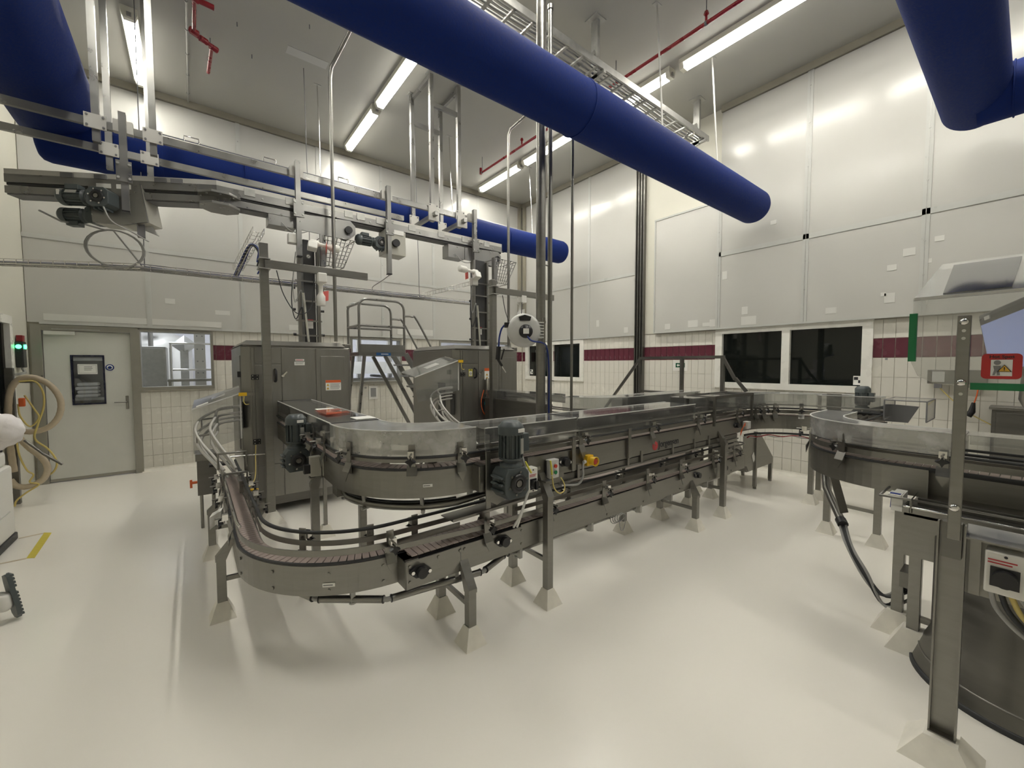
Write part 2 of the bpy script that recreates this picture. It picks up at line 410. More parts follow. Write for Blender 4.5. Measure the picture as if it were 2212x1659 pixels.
MB().box(XB - 0.045, XB, 4.84, YA, 2.215, 2.245).build('panel_edge', 'panel_joint', wall_b)
TB = 0.07
panel_b(3.24, 4.42, 2.24, 4.30, TB)
SB2 = [3.24, 2.035, 0.84, -0.36, -1.56, -2.76, YN]
for a, b in zip(SB2, SB2[1:]):
    panel_b(b, a, 2.24, 3.44, TB); panel_b(b, a, 3.44, 5.70, TB)
for y in [3.24] + SB2[1:-1]:
    MB().box(XB - TB - 0.008, XB - TB, y - 0.035, y + 0.035, 2.24, 5.70 if y < 3.2 else 4.30).build('joint_strip', 'panel_joint', wall_b)
    MB().box(XB - TB - 0.010, XB - TB - 0.008, y - 0.003, y + 0.003, 2.24, 5.70 if y < 3.2 else 4.30).build('joint_gap', 'galvanised', wall_b)
    for z in (2.7, 3.1, 3.8, 4.4, 5.0, 5.5):
        if z < 4.3 or y < 3.2: MB().cyl((XB - TB - 0.014, y, z), (XB - TB - 0.008, y, z), 0.010, n=6).build('screw', 'galvanised', wall_b)
MB().box(XB - TB - 0.008, XB - TB, YN, 3.24, 3.405, 3.475).build('joint_strip', 'panel_joint', wall_b)
MB().box(XB - TB - 0.01, XB, YN, 4.42, 2.225, 2.25).build('panel_edge', 'panel_joint', wall_b)
MB().box(XB - TB - 0.01, XB, 4.405, 4.43, 2.24, 4.32).build('panel_edge', 'panel_joint', wall_b)
MB().box(XB - TB - 0.01, XB, 3.24, 4.42, 4.29, 4.32).build('panel_edge', 'panel_joint', wall_b)
# pale rectangles of tape on the right wall
for (y, z, w, h, t) in ((5.81, 2.53, 0.08, 0.14, .024), (5.08, 2.34, 0.10, 0.11, .024), (4.14, 2.335, 0.11, 0.10, .072), (3.66, 2.35, 0.18, 0.12, .072), (3.43, 2.32, 0.12, 0.06, .072), (3.32, 2.335, 0.10, 0.12, .072),
                        (3.14, 3.09, 0.08, 0.13, .072), (2.45, 3.75, 0.08, 0.06, .072), (2.82, 2.49, 0.09, 0.12, .072), (2.76, 2.33, 0.22, 0.13, .072), (1.72, 2.375, 0.12, 0.08, .072), (1.13, 2.47, 0.10, 0.12, .072),
                        (0.97, 3.0, 0.11, 0.09, .072), (1.12, 2.84, 0.09, 0.07, .072), (1.19, 2.52, 0.05, 0.05, .072), (0.83, 2.4, 0.07, 0.1, .072), (0.72, 3.1, 0.08, 0.06, .072), (0.80, 2.86, 0.05, 0.05, .072)):
    MB().box(XB - t - 0.002, XB - t + 0.003, y - w / 2, y + w / 2, z - h / 2, z + h / 2).build('tape_patch', 'tape_patch', wall_b)
for (x, z, w, h) in ((-0.25, 2.65, 0.12, 0.08), (0.42, 2.52, 0.20, 0.07), (3.9, 2.36, 0.9, 0.13), (1.55, 2.33, 0.3, 0.1)):
    MB().box(x - w / 2, x + w / 2, YA - 0.026, YA - 0.021, z - h / 2, z + h / 2).build('tape_patch', 'tape_patch', wall_a)
# ceiling edge strips and coved skirting
struct(MB().box(XL, XB, YA - 0.06, YA, 5.70, ZC), 'trim_1', 'trim')
struct(MB().box(XB - 0.06, XB, 4.5, YA - 0.06, 5.70, ZC), 'trim_2', 'trim')
struct(MB().box(XB - 0.10, XB, YN, 3.24, 5.70, ZC), 'trim_3', 'trim')
struct(MB().prism([(-0.66, YA, 0), (-0.66, YA - 0.05, 0), (-0.66, YA - 0.012, 0.04), (-0.66, YA - 0.004, 0.06), (-0.66, YA, 0.06)], (XB + 0.66, 0, 0)), 'baseboard_left', 'plinth')
struct(MB().prism([(XB, YN, 0), (XB - 0.05, YN, 0), (XB - 0.012, YN, 0.04), (XB - 0.004, YN, 0.06), (XB, YN, 0.06)], (0, YA - YN, 0)), 'baseboard_right', 'plinth')
# corner posts
tr4 = struct(MB().box(6.74, 6.82, YA - 0.09, YA - 0.03, 2.23, 5.70), 'trim_4', 'trim')
struct(MB().box(XB - 0.09, XB - 0.03, 8.20, 8.28, 2.23, 5.70), 'trim_5', 'trim')
# steel channel upright on the right wall
ch = MB().box(XB - 0.03, XB, 4.66, 4.85, 1.02, 5.78)
for y in (4.665, 4.725, 4.785, 4.842): ch.box(XB - 0.075, XB - 0.03, y - 0.008, y + 0.008, 1.02, 5.78)
solo(ch, 'wall_channel', 'dark_steel', 'grey steel channel upright running up the right wall to the ceiling', 'channel')
# ---------------------------------------------------------------- door
d = MB()
d.box(-1.66, -1.62, YA - 0.035, YA + 0.16, 0, 2.17); d.box(-0.73, -0.64, YA - 0.035, YA + 0.16, 0, 2.17); d.box(-1.72, -0.64, YA - 0.035, YA + 0.16, 2.17, 2.21); d.box(-1.62, -0.73, YA - 0.03, YA + 0.16, 2.13, 2.17); d.box(-1.72, -1.66, YA - 0.035, YA + 0.02, 0, 2.17)
door = struct(d, 'door_1', 'door_frame')
leaf = holed('y', YA + 0.012, YA + 0.055, -1.615, -0.735, 0.05, 2.125, [(-1.345, -1.04, 1.10, 1.775)]).build('door_leaf', 'door_leaf', door)
MB().box(-1.615, -0.735, YA + 0.005, YA + 0.012, 0.012, 0.05).build('kick_strip', 'door_frame', door)
g = MB()
for (a, b, c, e) in ((-1.365, -1.345, 1.08, 1.795), (-1.04, -1.02, 1.08, 1.795), (-1.345, -1.04, 1.08, 1.10), (-1.345, -1.04, 1.775, 1.795)): g.box(a, b, YA + 0.002, YA + 0.06, c, e)
vp = g.build('vision_panel', 'navy', door, label='dark navy framed glass panel')
MB().box(-1.345, -1.04, YA + 0.03, YA + 0.036, 1.10, 1.775).build('pane', 'glass', vp)
nt = MB().box(-1.30, -1.10, YA + 0.024, YA + 0.027, 1.52, 1.665).build('notice', 'paper', vp, label='white printed notice taped to the glass')
pm = lines(MB(), (-1.235, YA + 0.024, 1.625), (1, 0, 0), (0, 0, 1), 0.09, 3, 0.022, 0.008, (0, -1, 0))
pm.box(-1.29, -1.11, YA + 0.0235, YA + 0.0239, 1.535, 1.538); pm.box(-1.29, -1.11, YA + 0.0235, YA + 0.0239, 1.648, 1.651); pm.box(-1.29, -1.287, YA + 0.0235, YA + 0.0239, 1.535, 1.651); pm.box(-1.113, -1.11, YA + 0.0235, YA + 0.0239, 1.535, 1.651)
pm.build('print', 'ink_grey', vp)
eye = MB().cyl((-0.967, YA + 0.012, 1.615), (-0.967, YA + 0.008, 1.615), 0.047, n=28).build('round_sticker', 'blue', door, label='round blue mandatory sign sticker')
MB().lathe([(0.0, 0), (0.034, 0), (0.034, 0.002), (0.0, 0.002)], (-0.967, YA + 0.008, 1.615), (0, -1, 0)).build('white_symbol', 'white_plastic', eye)
MB().cyl((-0.967, YA + 0.007, 1.615), (-0.967, YA + 0.004, 1.615), 0.021, n=20).build('symbol_centre', 'blue', eye)
MB().box(-0.812, -0.778, YA + 0.0, YA + 0.012, 0.99, 1.19).build('handle_plate', 'steel', door, 0.006)
MB().tube([(-0.795, YA + 0.0, 1.10), (-0.795, YA - 0.05, 1.10), (-0.81, YA - 0.055, 1.10), (-0.93, YA - 0.055, 1.10)], 0.009, 8).build('handle', 'steel', door)
MB().box(-1.60, -1.30, YA - 0.04, YA + 0.012, 2.075, 2.125).build('door_closer', 'door_leaf', door, 0.004)
MB().box(-1.52, -1.05, YA - 0.05, YA - 0.04, 2.145, 2.16).build('closer_rail', 'galvanised', door)

# ---------------------------------------------------------------- windows to the next room and to the night
def window_a(name, x0, x1, z0, z1, mull=()):
    f = MB(); w = 0.035
    f.box(x0 - w, x0, YA - 0.03, YA + 0.18, z0, z1); f.box(x1, x1 + w, YA - 0.03, YA + 0.18, z0, z1)
    f.box(x0 - w, x1 + w, YA - 0.03, YA + 0.18, z1, z1 + 0.03); f.box(x0 - w, x1 + w, YA - 0.045, YA + 0.18, z0 - 0.05, z0)
    for m in mull: f.box(m - 0.02, m + 0.02, YA + 0.04, YA + 0.10, z0, z1)
    o = struct(f, name, 'door_frame')
    MB().box(x0, x1, YA + 0.06, YA + 0.066, z0, z1).build('pane', 'glass', o)
window_a('window_1', -0.62, 0.24, 1.31, 2.16)
window_a('window_2', 2.52, 3.51, 1.31, 2.16)
window_a('window_3', 4.49, 6.48, 1.31, 2.16, (5.5,))
def window_b(name, y0, y1, z0, z1, mulls, stickers=()):
    f = MB(); w = 0.11; X0 = XB - 0.03
    f.box(X0, XB + 0.1, y0, y0 + w, z0 + w * 0.82, z1 - 0.08); f.box(X0, XB + 0.1, y1 - w, y1, z0 + w * 0.82, z1 - 0.08); f.box(X0, XB + 0.1, y0, y1, z0, z0 + w * 0.82); f.box(X0, XB + 0.1, y0, y1, z1 - 0.08, z1)
    for m in mulls: f.box(X0, XB + 0.1, m - 0.052, m + 0.052, z0 + w * 0.82, z1 - 0.08)
    o = struct(f, name, 'window_frame')
    ys = [y0 + w] + sorted(mulls) + [y1 - w]
    for a, b in zip(ys, ys[1:]):
        a2 = a + (0.052 if a in mulls else 0); b2 = b - (0.052 if b in mulls else 0)
        p = MB().box(XB + 0.03, XB + 0.04, a2, b2, z0 + w * 0.82, z1 - 0.08).build('pane', 'night_glass', o)
        for (sy, sz) in stickers:
            if a2 < sy < b2:
                s = MB().box(XB + 0.026, XB + 0.030, sy - 0.05, sy + 0.05, sz - 0.06, sz + 0.06).build('checker_sticker', 'paper', p, label='white sticker with two black squares')
                MB().box(XB + 0.024, XB + 0.026, sy, sy + 0.042, sz + 0.008, sz + 0.046).box(XB + 0.024, XB + 0.026, sy - 0.044, sy - 0.002, sz - 0.034, sz + 0.004).build('black_square', 'ink', p)
    return o
window_b('window_4', 6.22, 8.24, 1.265, 2.205, [7.255], [(8.05, 1.46)])
window_b('window_5', 1.28, 3.29, 1.265, 2.225, [2.262], [(1.425, 1.43)])
f = MB()
f.box(XL - 0.02, XL + 0.03, 7.60, 7.70, 0.9, 2.25); f.box(XL - 0.02, XL + 0.03, 6.45, 6.55, 0.9, 2.25); f.box(XL - 0.02, XL + 0.03, 6.55, 7.60, 2.15, 2.25); f.box(XL - 0.02, XL + 0.03, 6.55, 7.60, 0.9, 1.0)
w6 = struct(f, 'window_6', 'window_frame')
MB().box(XL - 0.06, XL - 0.05, 6.5, 7.65, 0.95, 2.2).build('pane', 'night_glass', w6)

# ---------------------------------------------------------------- bright room seen through the left wall windows
BY0, BY1 = YA + 0.2, 12.2
struct(MB().box(-3, 8.5, BY0, BY1, -0.1, 0.0), 'floor_beyond', 'floor')
struct(MB().box(-3, 8.5, BY1, BY1 + 0.1, 0, 3.2).box(-3.1, -3, BY0, BY1, 0, 3.2).box(8.5, 8.6, BY0, BY1, 0, 3.2), 'wall_beyond', 'backroom_wall')
struct(MB().box(-3, 8.5, BY0, BY1, 3.2, 3.3), 'ceiling_beyond', 'backroom_wall')
for x, wh in ((-0.6, 'window beside the door'), (2.4, 'window behind the ladder'), (5.4, 'wide window near the corner')):
    l = thing('panel_lamp', 'white ceiling lamp panel in the bright room behind the ' + wh, 'lamp', (x, 10.2, 3.1), 'lamps in the room beyond')
    MB().box(x - 0.55, x + 0.55, 9.6, 10.8, 3.13, 3.2).build('housing', 'white_plastic', l); MB().box(x - 0.5, x + 0.5, 9.65, 10.75, 3.12, 3.13).build('diffuser', 'backroom_lamp', l)
# cabinet, tank, hopper post, perforated column, guard rail, conveyor
t = thing('control_cabinet', 'grey control cabinet seen through the window beside the door', 'cabinet', (-0.68, 10.0, 0))
MB().box(-1.0, -0.37, 9.6, 10.3, 0, 1.98).build('body', 'galvanised', t, 0.01); MB().box(-0.97, -0.40, 9.585, 9.6, 0.1, 1.95).build('door', 'galvanised', t, 0.004); MB().box(-0.46, -0.44, 9.565, 9.585, 1.0, 1.15).build('handle', 'black_plastic', t)
t = thing('changing_locker', 'grey open locker with white suits seen through the door glass', 'locker', (-1.2, 9.3, 0))
MB().box(-1.75, -0.85, 9.5, 9.55, 0, 2.1).build('back', 'stain_grey', t); MB().box(-1.75, -1.70, 9.1, 9.5, 0, 2.1).build('side', 'galvanised', t); MB().box(-0.90, -0.85, 9.1, 9.5, 0, 2.1).build('side', 'galvanised', t); MB().box(-1.70, -0.90, 9.1, 9.5, 1.72, 1.76).build('shelf', 'galvanised', t); MB().box(-1.70, -0.90, 9.1, 9.5, 1.10, 1.14).build('shelf', 'galvanised', t); MB().box(-1.70, -0.90, 9.1, 9.5, 2.1, 2.14).build('top', 'galvanised', t)
t = thing('folded_suits', 'stack of white folded suits on the locker shelf behind the door glass', 'clothing', (-1.3, 9.25, 1.14))
for k in range(4): MB().box(-1.45 + 0.02 * (k % 2), -1.2, 9.14, 9.4, 1.14 + 0.06 * k, 1.195 + 0.06 * k).build('suit', 'paper', t, 0.02)
t = thing('mixing_tank', 'pale domed tank standing in the room behind the left wall', 'tank', (-0.6, 11.5, 0))
MB().lathe([(0.6, 0.3), (0.6, 2.05), (0.5, 2.22), (0.3, 2.33), (0.0, 2.36)], (-0.6, 11.5, 0)).build('shell', 'white_alloy', t)
for (a, b) in ((-0.95, 11.15), (-0.25, 11.15), (-0.95, 11.85), (-0.25, 11.85)): MB().cyl((a, b, 0), (a, b, 0.6), 0.04).build('leg', 'steel', t)
MB().cyl((-0.65, 10.9, 2.0), (-0.65, 10.9, 3.1), 0.04).build('riser_pipe', 'steel', t); MB().cyl((-0.8, 10.9, 2.36), (-0.5, 10.9, 2.36), 0.05).build('valve', 'steel', t)
t = thing('perforated_column', 'pale perforated steel column seen through the window beside the door', 'column', (0.11, 9.9, 0))
MB().box(0.03, 0.20, 9.82, 9.98, 0, 2.6).build('post', 'white_alloy', t, 0.005)
for z in (1.5, 1.72, 1.95, 2.05, 2.2): MB().cyl((0.075, 9.825, z), (0.075, 9.81, z), 0.012, n=8).cyl((0.155, 9.825, z), (0.155, 9.81, z), 0.012, n=8).build('bolt', 'stain_grey', t)
t = thing('diamond_hopper', 'grey post topped by a pointed diamond shaped hopper beyond the window', 'hopper', (-0.12, 10.42, 0))
MB().box(-0.19, -0.06, 10.36, 10.48, 0, 1.95).build('post', 'galvanised', t); MB().lathe([(0.0, 2.24), (0.22, 2.05), (0.0, 1.86)], (-0.12, 10.42, 0), n=4, smooth=False).build('hopper', 'galvanised', t)
t = thing('guard_rail', 'steel guard rail crossing the bright room beyond the window', 'rail', (0.0, 9.75, 0))
for z in (1.56, 2.05): MB().cyl((-0.33, 9.75, z), (0.9, 9.75, z), 0.02).build('rail', 'chrome', t)
for x in (-0.31, 0.8): MB().cyl((x, 9.75, 0), (x, 9.75, 2.05), 0.022).build('post', 'chrome', t)
t = thing('packing_bench', 'steel packing bench with dark shelf beyond the window', 'bench', (0.2, 9.3, 0))
MB().box(-0.35, 0.75, 9.15, 9.5, 1.36, 1.40).build('top', 'steel', t); MB().box(-0.35, 0.75, 9.15, 9.5, 1.20, 1.24).build('shelf', 'stain_grey', t)
for x in (-0.32, 0.72): MB().box(x - 0.02, x + 0.02, 9.18, 9.22, 0, 1.36).build('leg', 'steel', t)
t = thing('white_box', 'white box standing on the packing bench beyond the window', 'box', (0.42, 9.33, 1.40))
MB().box(0.33, 0.52, 9.25, 9.42, 1.40, 1.66).build('body', 'white_plastic', t, 0.005); MB().box(0.325, 0.525, 9.245, 9.425, 1.63, 1.665).build('lid', 'light_grey_plastic', t, 0.005)
t = thing('packing_conveyor', 'long conveyor with sloped pale cover behind the ladder window', 'conveyor', (3.4, 9.6, 0))
MB().box(1.6, 6.9, 9.2, 9.9, 1.20, 1.34).build('frame', 'steel', t)
MB().prism([(1.7, 9.25, 1.45), (1.7, 9.85, 1.45), (1.7, 9.75, 1.68), (1.7, 9.5, 1.72)], (5.0, 0, 0)).build('cover', 'paper', t)
for x in (1.8, 2.6, 3.4, 4.2, 5.0, 5.8, 6.6):
    MB().box(x - 0.03, x + 0.03, 9.2, 9.26, 0, 1.2).build('leg', 'steel', t); MB().cyl((x, 9.18, 1.39), (x, 9.9, 1.39), 0.03, n=10).build('roller', 'stain_grey', t)
for x in (2.7, 3.15, 3.9, 5.1): MB().box(x - 0.05, x + 0.05, 9.95, 10.05, 1.2, 2.6).build('mast', 'white_alloy', t)

# ---------------------------------------------------------------- ceiling lamps
def lamp(x, y, row, nth, L=1.5):
    t = thing('ceiling_lamp', 'long fluorescent lamp, ' + nth + ' from the left wall in the row ' + row, 'lamp', (x, y, 5.80), 'fluorescent lamps on the ceiling')
    MB().box(x - 0.075, x + 0.075, y - L / 2, y + L / 2, 5.735, 5.80).build('housing', 'lamp_end', t)
    MB().prism([(x - 0.07, y - L / 2 + 0.06, 5.735), (x - 0.045, y - L / 2 + 0.06, 5.675), (x + 0.045, y - L / 2 + 0.06, 5.675), (x + 0.07, y - L / 2 + 0.06, 5.735)], (0, L - 0.12, 0)).build('diffuser', 'lamp_side', t)
    MB().box(x - 0.043, x + 0.043, y - L / 2 + 0.065, y + L / 2 - 0.065, 5.671, 5.676).build('tube_window', 'lamp', t)
    for s in (-1, 1):
        y0 = y + s * (L / 2 - 0.06); MB().prism([(x - 0.076, y0, 5.74), (x - 0.05, y0, 5.668), (x + 0.05, y0, 5.668), (x + 0.076, y0, 5.74)], (0, s * 0.06, 0)).build('end_cap', 'lamp_end', t)
        MB().box(x - 0.02, x + 0.02, y + s * (L / 2), y + s * (L / 2 + 0.02), 5.69, 5.73).build('latch', 'galvanised', t)
for x, row in ((-0.46, 'above the door'), (2.44, 'between the two feed columns'), (5.42, 'beside the long red pipe')):
    for y, nth in ((7.36, 'first'), (5.76, 'second'), (4.02, 'third'), (2.38, 'fourth'), (0.78, 'fifth'), (-0.82, 'sixth')):
        if x > 0 or nth in ('first', 'third'): lamp(x, y, row, {'third': 'second'}.get(nth, nth) if x < 0 else nth)

# ---------------------------------------------------------------- blue fabric ducts
def duct(path, r, name, parent, capend=True):
    P = [Vector(p) for p in path]; R = [r] * len(P)
    if capend:
        d = (P[-1] - P[-2]).normalized(); e = P[-1]
        for (k, q) in ((0.55, 0.93), (0.8, 0.8), (0.95, 0.55), (1.0, 0.25)): P.append(e + d * (k * r * 0.42)); R.append(r * q)
    return MB().tube(P, R, 40).build(name, 'blue_fabric', parent)
def ring(c, d, r, parent):
    d = Vector(d); t = Vector((0, 0, 1)); a = d.cross(t).normalized(); b = d.cross(a); c = Vector(c)
    MB().tube([c + a * (r * math.cos(2 * PI * i / 40)) + b * (r * math.sin(2 * PI * i / 40)) for i in range(40)], 0.006, 6, closed=True).build('seam', 'blue_fabric', parent)
t = thing('air_duct', 'dark blue fabric air duct bending from the side wall and running along the left wall', 'duct', (-0.95, 6.5, 4.05))
duct([(-1.07, YN + 0.02, 4.42), (-1.07, 0, 4.42), (-1.07, 3, 4.42), (-1.07, 6.60, 4.36)], 0.352, 'trunk', t)
duct([(-0.2, 6.5, 4.06), (-1.12, 6.5, 4.05)], 0.245, 'elbow', t)
duct([(-0.9, 6.5, 4.06), (1.5, 6.5, 4.09), (3.5, 6.5, 4.11), (6.42, 6.5, 4.11)], 0.237, 'branch', t)
MB().cyl((-0.3, 6.5, 4.40), (6.3, 6.5, 4.36), 0.008, n=6).build('suspension_rail', 'galvanised', t)
for x in (1.58, 3.8, 5.72):
    MB().cyl((x, 6.6, 4.37), (x, 6.7, ZC), 0.009, n=6).build('hanger_rod', 'chrome', t); MB().box(x - 0.05, x + 0.05, 6.68, 6.72, ZC - 0.006, ZC).build('hanger_plate', 'galvanised', t)
for x in (0.6, 4.9): ring((x, 6.5, 4.1), (1, 0, 0), 0.239, t)
t = thing('air_duct', 'dark blue fabric air duct crossing the hall above the conveyors', 'duct', (2.6, 2.6, 3.94))
duct([(-0.75, 2.6, 3.94), (2, 2.6, 3.94), (4, 2.6, 3.94), (6.50, 2.6, 3.94)], 0.230, 'sleeve', t)
ring((2.78, 2.6, 3.94), (1, 0, 0), 0.232, t)
MB().cyl((0.5, 2.72, 4.17), (6.45, 2.72, 4.17), 0.008, n=6).build('suspension_rail', 'galvanised', t)
for x in (4.35, 5.67):
    MB().cyl((x, 2.72, 4.16), (x, 2.83, ZC), 0.011, n=6).build('hanger_rod', 'white_alloy', t); MB().box(x - 0.05, x + 0.05, 2.8, 2.86, ZC - 0.006, ZC).build('hanger_plate', 'galvanised', t)
t = thing('air_duct', 'dark blue fabric air duct with a side branch near the right wall', 'duct', (3.0, 0.43, 4.12))
duct([(-0.75, 0.43, 4.14), (2, 0.43, 4.14), (4.0, 0.43, 4.14), (5.98, 0.43, 4.14)], 0.235, 'sleeve', t)
MB().tube([(5.80, 0.40, 4.08), (5.80, -2, 4.08), (5.80, YN + 0.02, 4.08)], 0.225, 40).build('branch', 'blue_fabric', t)
ring((5.80, 0.19, 4.08), (0, 1, 0), 0.232, t)

# ---------------------------------------------------------------- red sprinkler pipes
t = thing('sprinkler_pipe', 'red sprinkler pipe hung beside the right lamp row', 'pipe', (4.69, 2, 5.5))
MB().cyl((4.69, YN + 0.02, 5.5), (4.69, 7.0, 5.5), 0.021, n=12).build('pipe', 'red_paint', t); MB().cyl((4.69, 7.0, 5.48), (4.69, 7.0, 5.60), 0.026, n=10).build('end_elbow', 'red_paint', t)
for y in (6.95, 5.2, 3.67, 2.42, 0.8, -1.0): MB().cyl((4.69, y, 5.5), (4.69, y, ZC), 0.006, n=6).build('hanger_rod', 'stain_grey', t); MB().cyl((4.69, y - 0.012, 5.5), (4.69, y + 0.012, 5.5), 0.026, n=10).build('pipe_clip', 'stain_grey', t)
for y in (2.42, 5.7): MB().cyl((4.69, y, 5.5), (4.69, y, 5.62), 0.014, n=8).cyl((4.69, y, 5.6), (4.69, y, 5.63), 0.03, 0.02, n=8).build('sprinkler_head', 'red_paint', t)
t = thing('sprinkler_pipe', 'short red zigzag sprinkler pipe near the left lamp row', 'pipe', (0.2, 6.2, 5.5))
z5 = 5.52
for a, b, r in (((0.13, YN + 0.02, z5), (0.13, 6.17, z5), 0.020), ((0.10, 6.17, z5), (0.36, 6.33, z5), 0.024), ((0.30, 6.33, z5), (0.28, 6.88, z5), 0.02)): MB().cyl(a, b, r, n=12).build('pipe', 'red_paint', t)
for p in ((0.13, 5.60, z5), (0.13, 6.15, z5), (0.22, 6.24, z5), (0.32, 6.32, z5)): MB().cyl((p[0] - 0.035, p[1] - 0.02, p[2]), (p[0] + 0.035, p[1] + 0.02, p[2]), 0.034, n=8).build('coupling', 'red_paint', t)
MB().cyl((0.0, 5.6, z5), (0.3, 5.62, z5), 0.028, n=8).build('tee', 'red_paint', t)
for (x, y) in ((0.13, 5.9), (0.30, 6.6), (0.13, 4.0), (0.13, 2.0)): MB().cyl((x, y, z5), (x, y, ZC), 0.006, n=6).build('hanger_rod', 'stain_grey', t)
t = thing('ceiling_conduit', 'thin galvanised conduit clipped across the ceiling to the left wall', 'conduit', (0.07, 6, ZC))
MB().cyl((0.07, YN, 5.785), (0.07, YA - 0.06, 5.785), 0.012, n=8).build('conduit', 'galvanised', t)
for i in range(9): MB().cyl((0.07, 8.1 - i * 0.5, 5.785), (0.07, 8.08 - i * 0.5, 5.785), 0.02, n=8).build('clip', 'galvanised', t)
for (x, y, w, l) in ((1.35, 6.2, 0.5, 0.16), (1.75, 4.75, 0.9, 1.1)): MB().box(x - w / 2, x + w / 2, y - l / 2, y + l / 2, ZC - 0.004, ZC).build('ceiling_patch', 'panel_joint', ceil)
for (x, y) in ((2.95, 4.9), (3.3, 5.0), (0.55, 6.1), (0.75, 6.6), (1.25, 5.6), (2.2, 4.0), (3.5, 4.4)): MB().cyl((x, y, ZC - 0.05), (x, y, ZC), 0.006, n=6).build('anchor_stub', 'stain_grey', ceil)

# ---------------------------------------------------------------- cable ladder above the middle duct
t = thing('cable_ladder', 'steel cable ladder hung from the ceiling above the crossing duct', 'cable tray', (3.5, 3.4, 5.2))
for y in (3.28, 3.55): MB().box(0.5, 6.5, y - 0.012, y + 0.012, 5.15, 5.23).build('side_rail', 'galvanised', t)
for i in range(24): MB().box(0.6 + i * 0.25, 0.63 + i * 0.25, 3.28, 3.55, 5.15, 5.17).build('rung', 'galvanised', t)
for k, (y, r) in enumerate(((3.33, 0.012), (3.37, 0.009), (3.42, 0.014), (3.48, 0.01))): MB().tube([(0.5 + i * 0.5, y + 0.01 * math.sin(i * 1.7 + k), 5.185) for i in range(13)], r, 6).build('cable', 'grey_cable', t)
for x in (1.5, 3.96, 6.38):
    MB().box(x - 0.02, x + 0.02, 3.36, 3.46, 5.1, ZC).build('drop_post', 'galvanised', t); MB().box(x - 0.09, x + 0.09, 3.32, 3.5, ZC - 0.012, ZC).build('head_plate', 'galvanised', t)
    MB().bar((x - 0.32, 3.41, 5.13), (x - 0.02, 3.41, 5.42), 0.03, 0.04).build('brace', 'galvanised', t); MB().box(x - 0.02, x + 0.02, 3.26, 3.58, 5.11, 5.15).build('arm', 'galvanised', t)
# ---------------------------------------------------------------- motors, shared by several machines
def gearmotor(t, c, up, side, s=1.0, name='gear_motor', colour='motor_paint', fins=18, plates=True):
    """c: centre of the gearbox; up: motor axis; side: direction of the hollow shaft flange"""
    c, U, S = Vector(c), Vector(up).normalized(), Vector(side).normalized(); W = U.cross(S)
    g = MB(); hw, hs, hu = 0.085 * s, 0.075 * s, 0.10 * s
    poly = [(-0.07, -0.10), (0.06, -0.10), (0.095, -0.06), (0.095, 0.06), (0.06, 0.10), (-0.07, 0.10), (-0.10, 0.06), (-0.10, -0.06)]
    g.prism([c + W * (a * s) + U * (b * s) - S * hs for a, b in poly], S * (2 * hs))
    for k in (-0.045, 0.0, 0.045): g.prism([c - W * (0.10 * s) + U * ((k - 0.008) * s) - S * hs * 0.8, c - W * (0.125 * s) + U * ((k - 0.008) * s) - S * hs * 0.8, c - W * (0.125 * s) + U * ((k + 0.008) * s) - S * hs * 0.8, c - W * (0.10 * s) + U * ((k + 0.008) * s) - S * hs * 0.8], S * (1.6 * hs))
    root = g.build(name, colour, t, 0.006)
    MB().lathe([(0.062 * s, 0), (0.062 * s, 0.012 * s), (0.05 * s, 0.018 * s), (0.03 * s, 0.018 * s), (0.03 * s, 0.006)], c + S * hs, S, 20).build('shaft_flange', 'black_plastic', root)
    MB().cyl(c + S * (hs + 0.004), c + S * (hs + 0.016 * s), 0.022 * s).build('hollow_shaft', 'steel', root)
    for k in range(6):
        a = k * PI / 3 + 0.3; q = c + S * hs + W * (0.074 * s * math.cos(a)) + U * (0.074 * s * math.sin(a)); MB().cyl(q, q + S * 0.008, 0.009 * s, n=6).build('flange_bolt', 'chrome', root)
    b = c + U * hu
    MB().lathe([(0.075 * s, 0), (0.075 * s, 0.022 * s), (0.055 * s, 0.03 * s), (0.055 * s, 0.045 * s), (0.078 * s, 0.05 * s), (0.078 * s, 0.06 * s)], b, U, 24).build('adapter_ring', colour, root)
    h0, h1 = 0.06 * s, 0.215 * s
    body = MB().cyl(b + U * h0, b + U * h1, 0.066 * s, n=24).build('motor_housing', colour, root)
    fm = MB()
    for k in range(fins):
        a = 2 * PI * k / fins; r = W * math.cos(a) + S * math.sin(a); tt = U.cross(r)
        fm.frame(b + U * ((h0 + h1) / 2) + r * (0.072 * s), r, tt, U, 0.010 * s, 0.0028 * s, (h1 - h0) / 2 - 0.004)
    fm.build('cooling_fins', colour, body)
    MB().lathe([(0.084 * s, 0), (0.084 * s, 0.05 * s), (0.080 * s, 0.058 * s), (0.058 * s, 0.083 * s), (0.053 * s, 0.086 * s), (0.0, 0.080 * s)], b + U * (h1 - 0.002), U, 28).build('fan_cover', colour, root)
    q = b + U * ((h0 + h1) / 2 + 0.015 * s) + W * (0.095 * s)
    MB().frame(q, W, S, U, 0.026 * s, 0.045 * s, 0.06 * s).build('terminal_box', colour, root, 0.004)
    if plates: MB().frame(b + U * (h1 + 0.028 * s) + (S + W * 0.25).normalized() * (0.0845 * s), W, S, U, 0.026 * s, 0.004, 0.012 * s).build('name_plate', 'paper', root); MB().frame(b + U * ((h0 + h1) / 2) + (S * 0.9 + W * 0.45).normalized() * (0.079 * s), (W - S * 0.45).normalized(), (S * 0.9 + W * 0.45).normalized(), U, 0.018 * s, 0.004, 0.05 * s).build('rating_plate', 'galvanised', root)
    return root

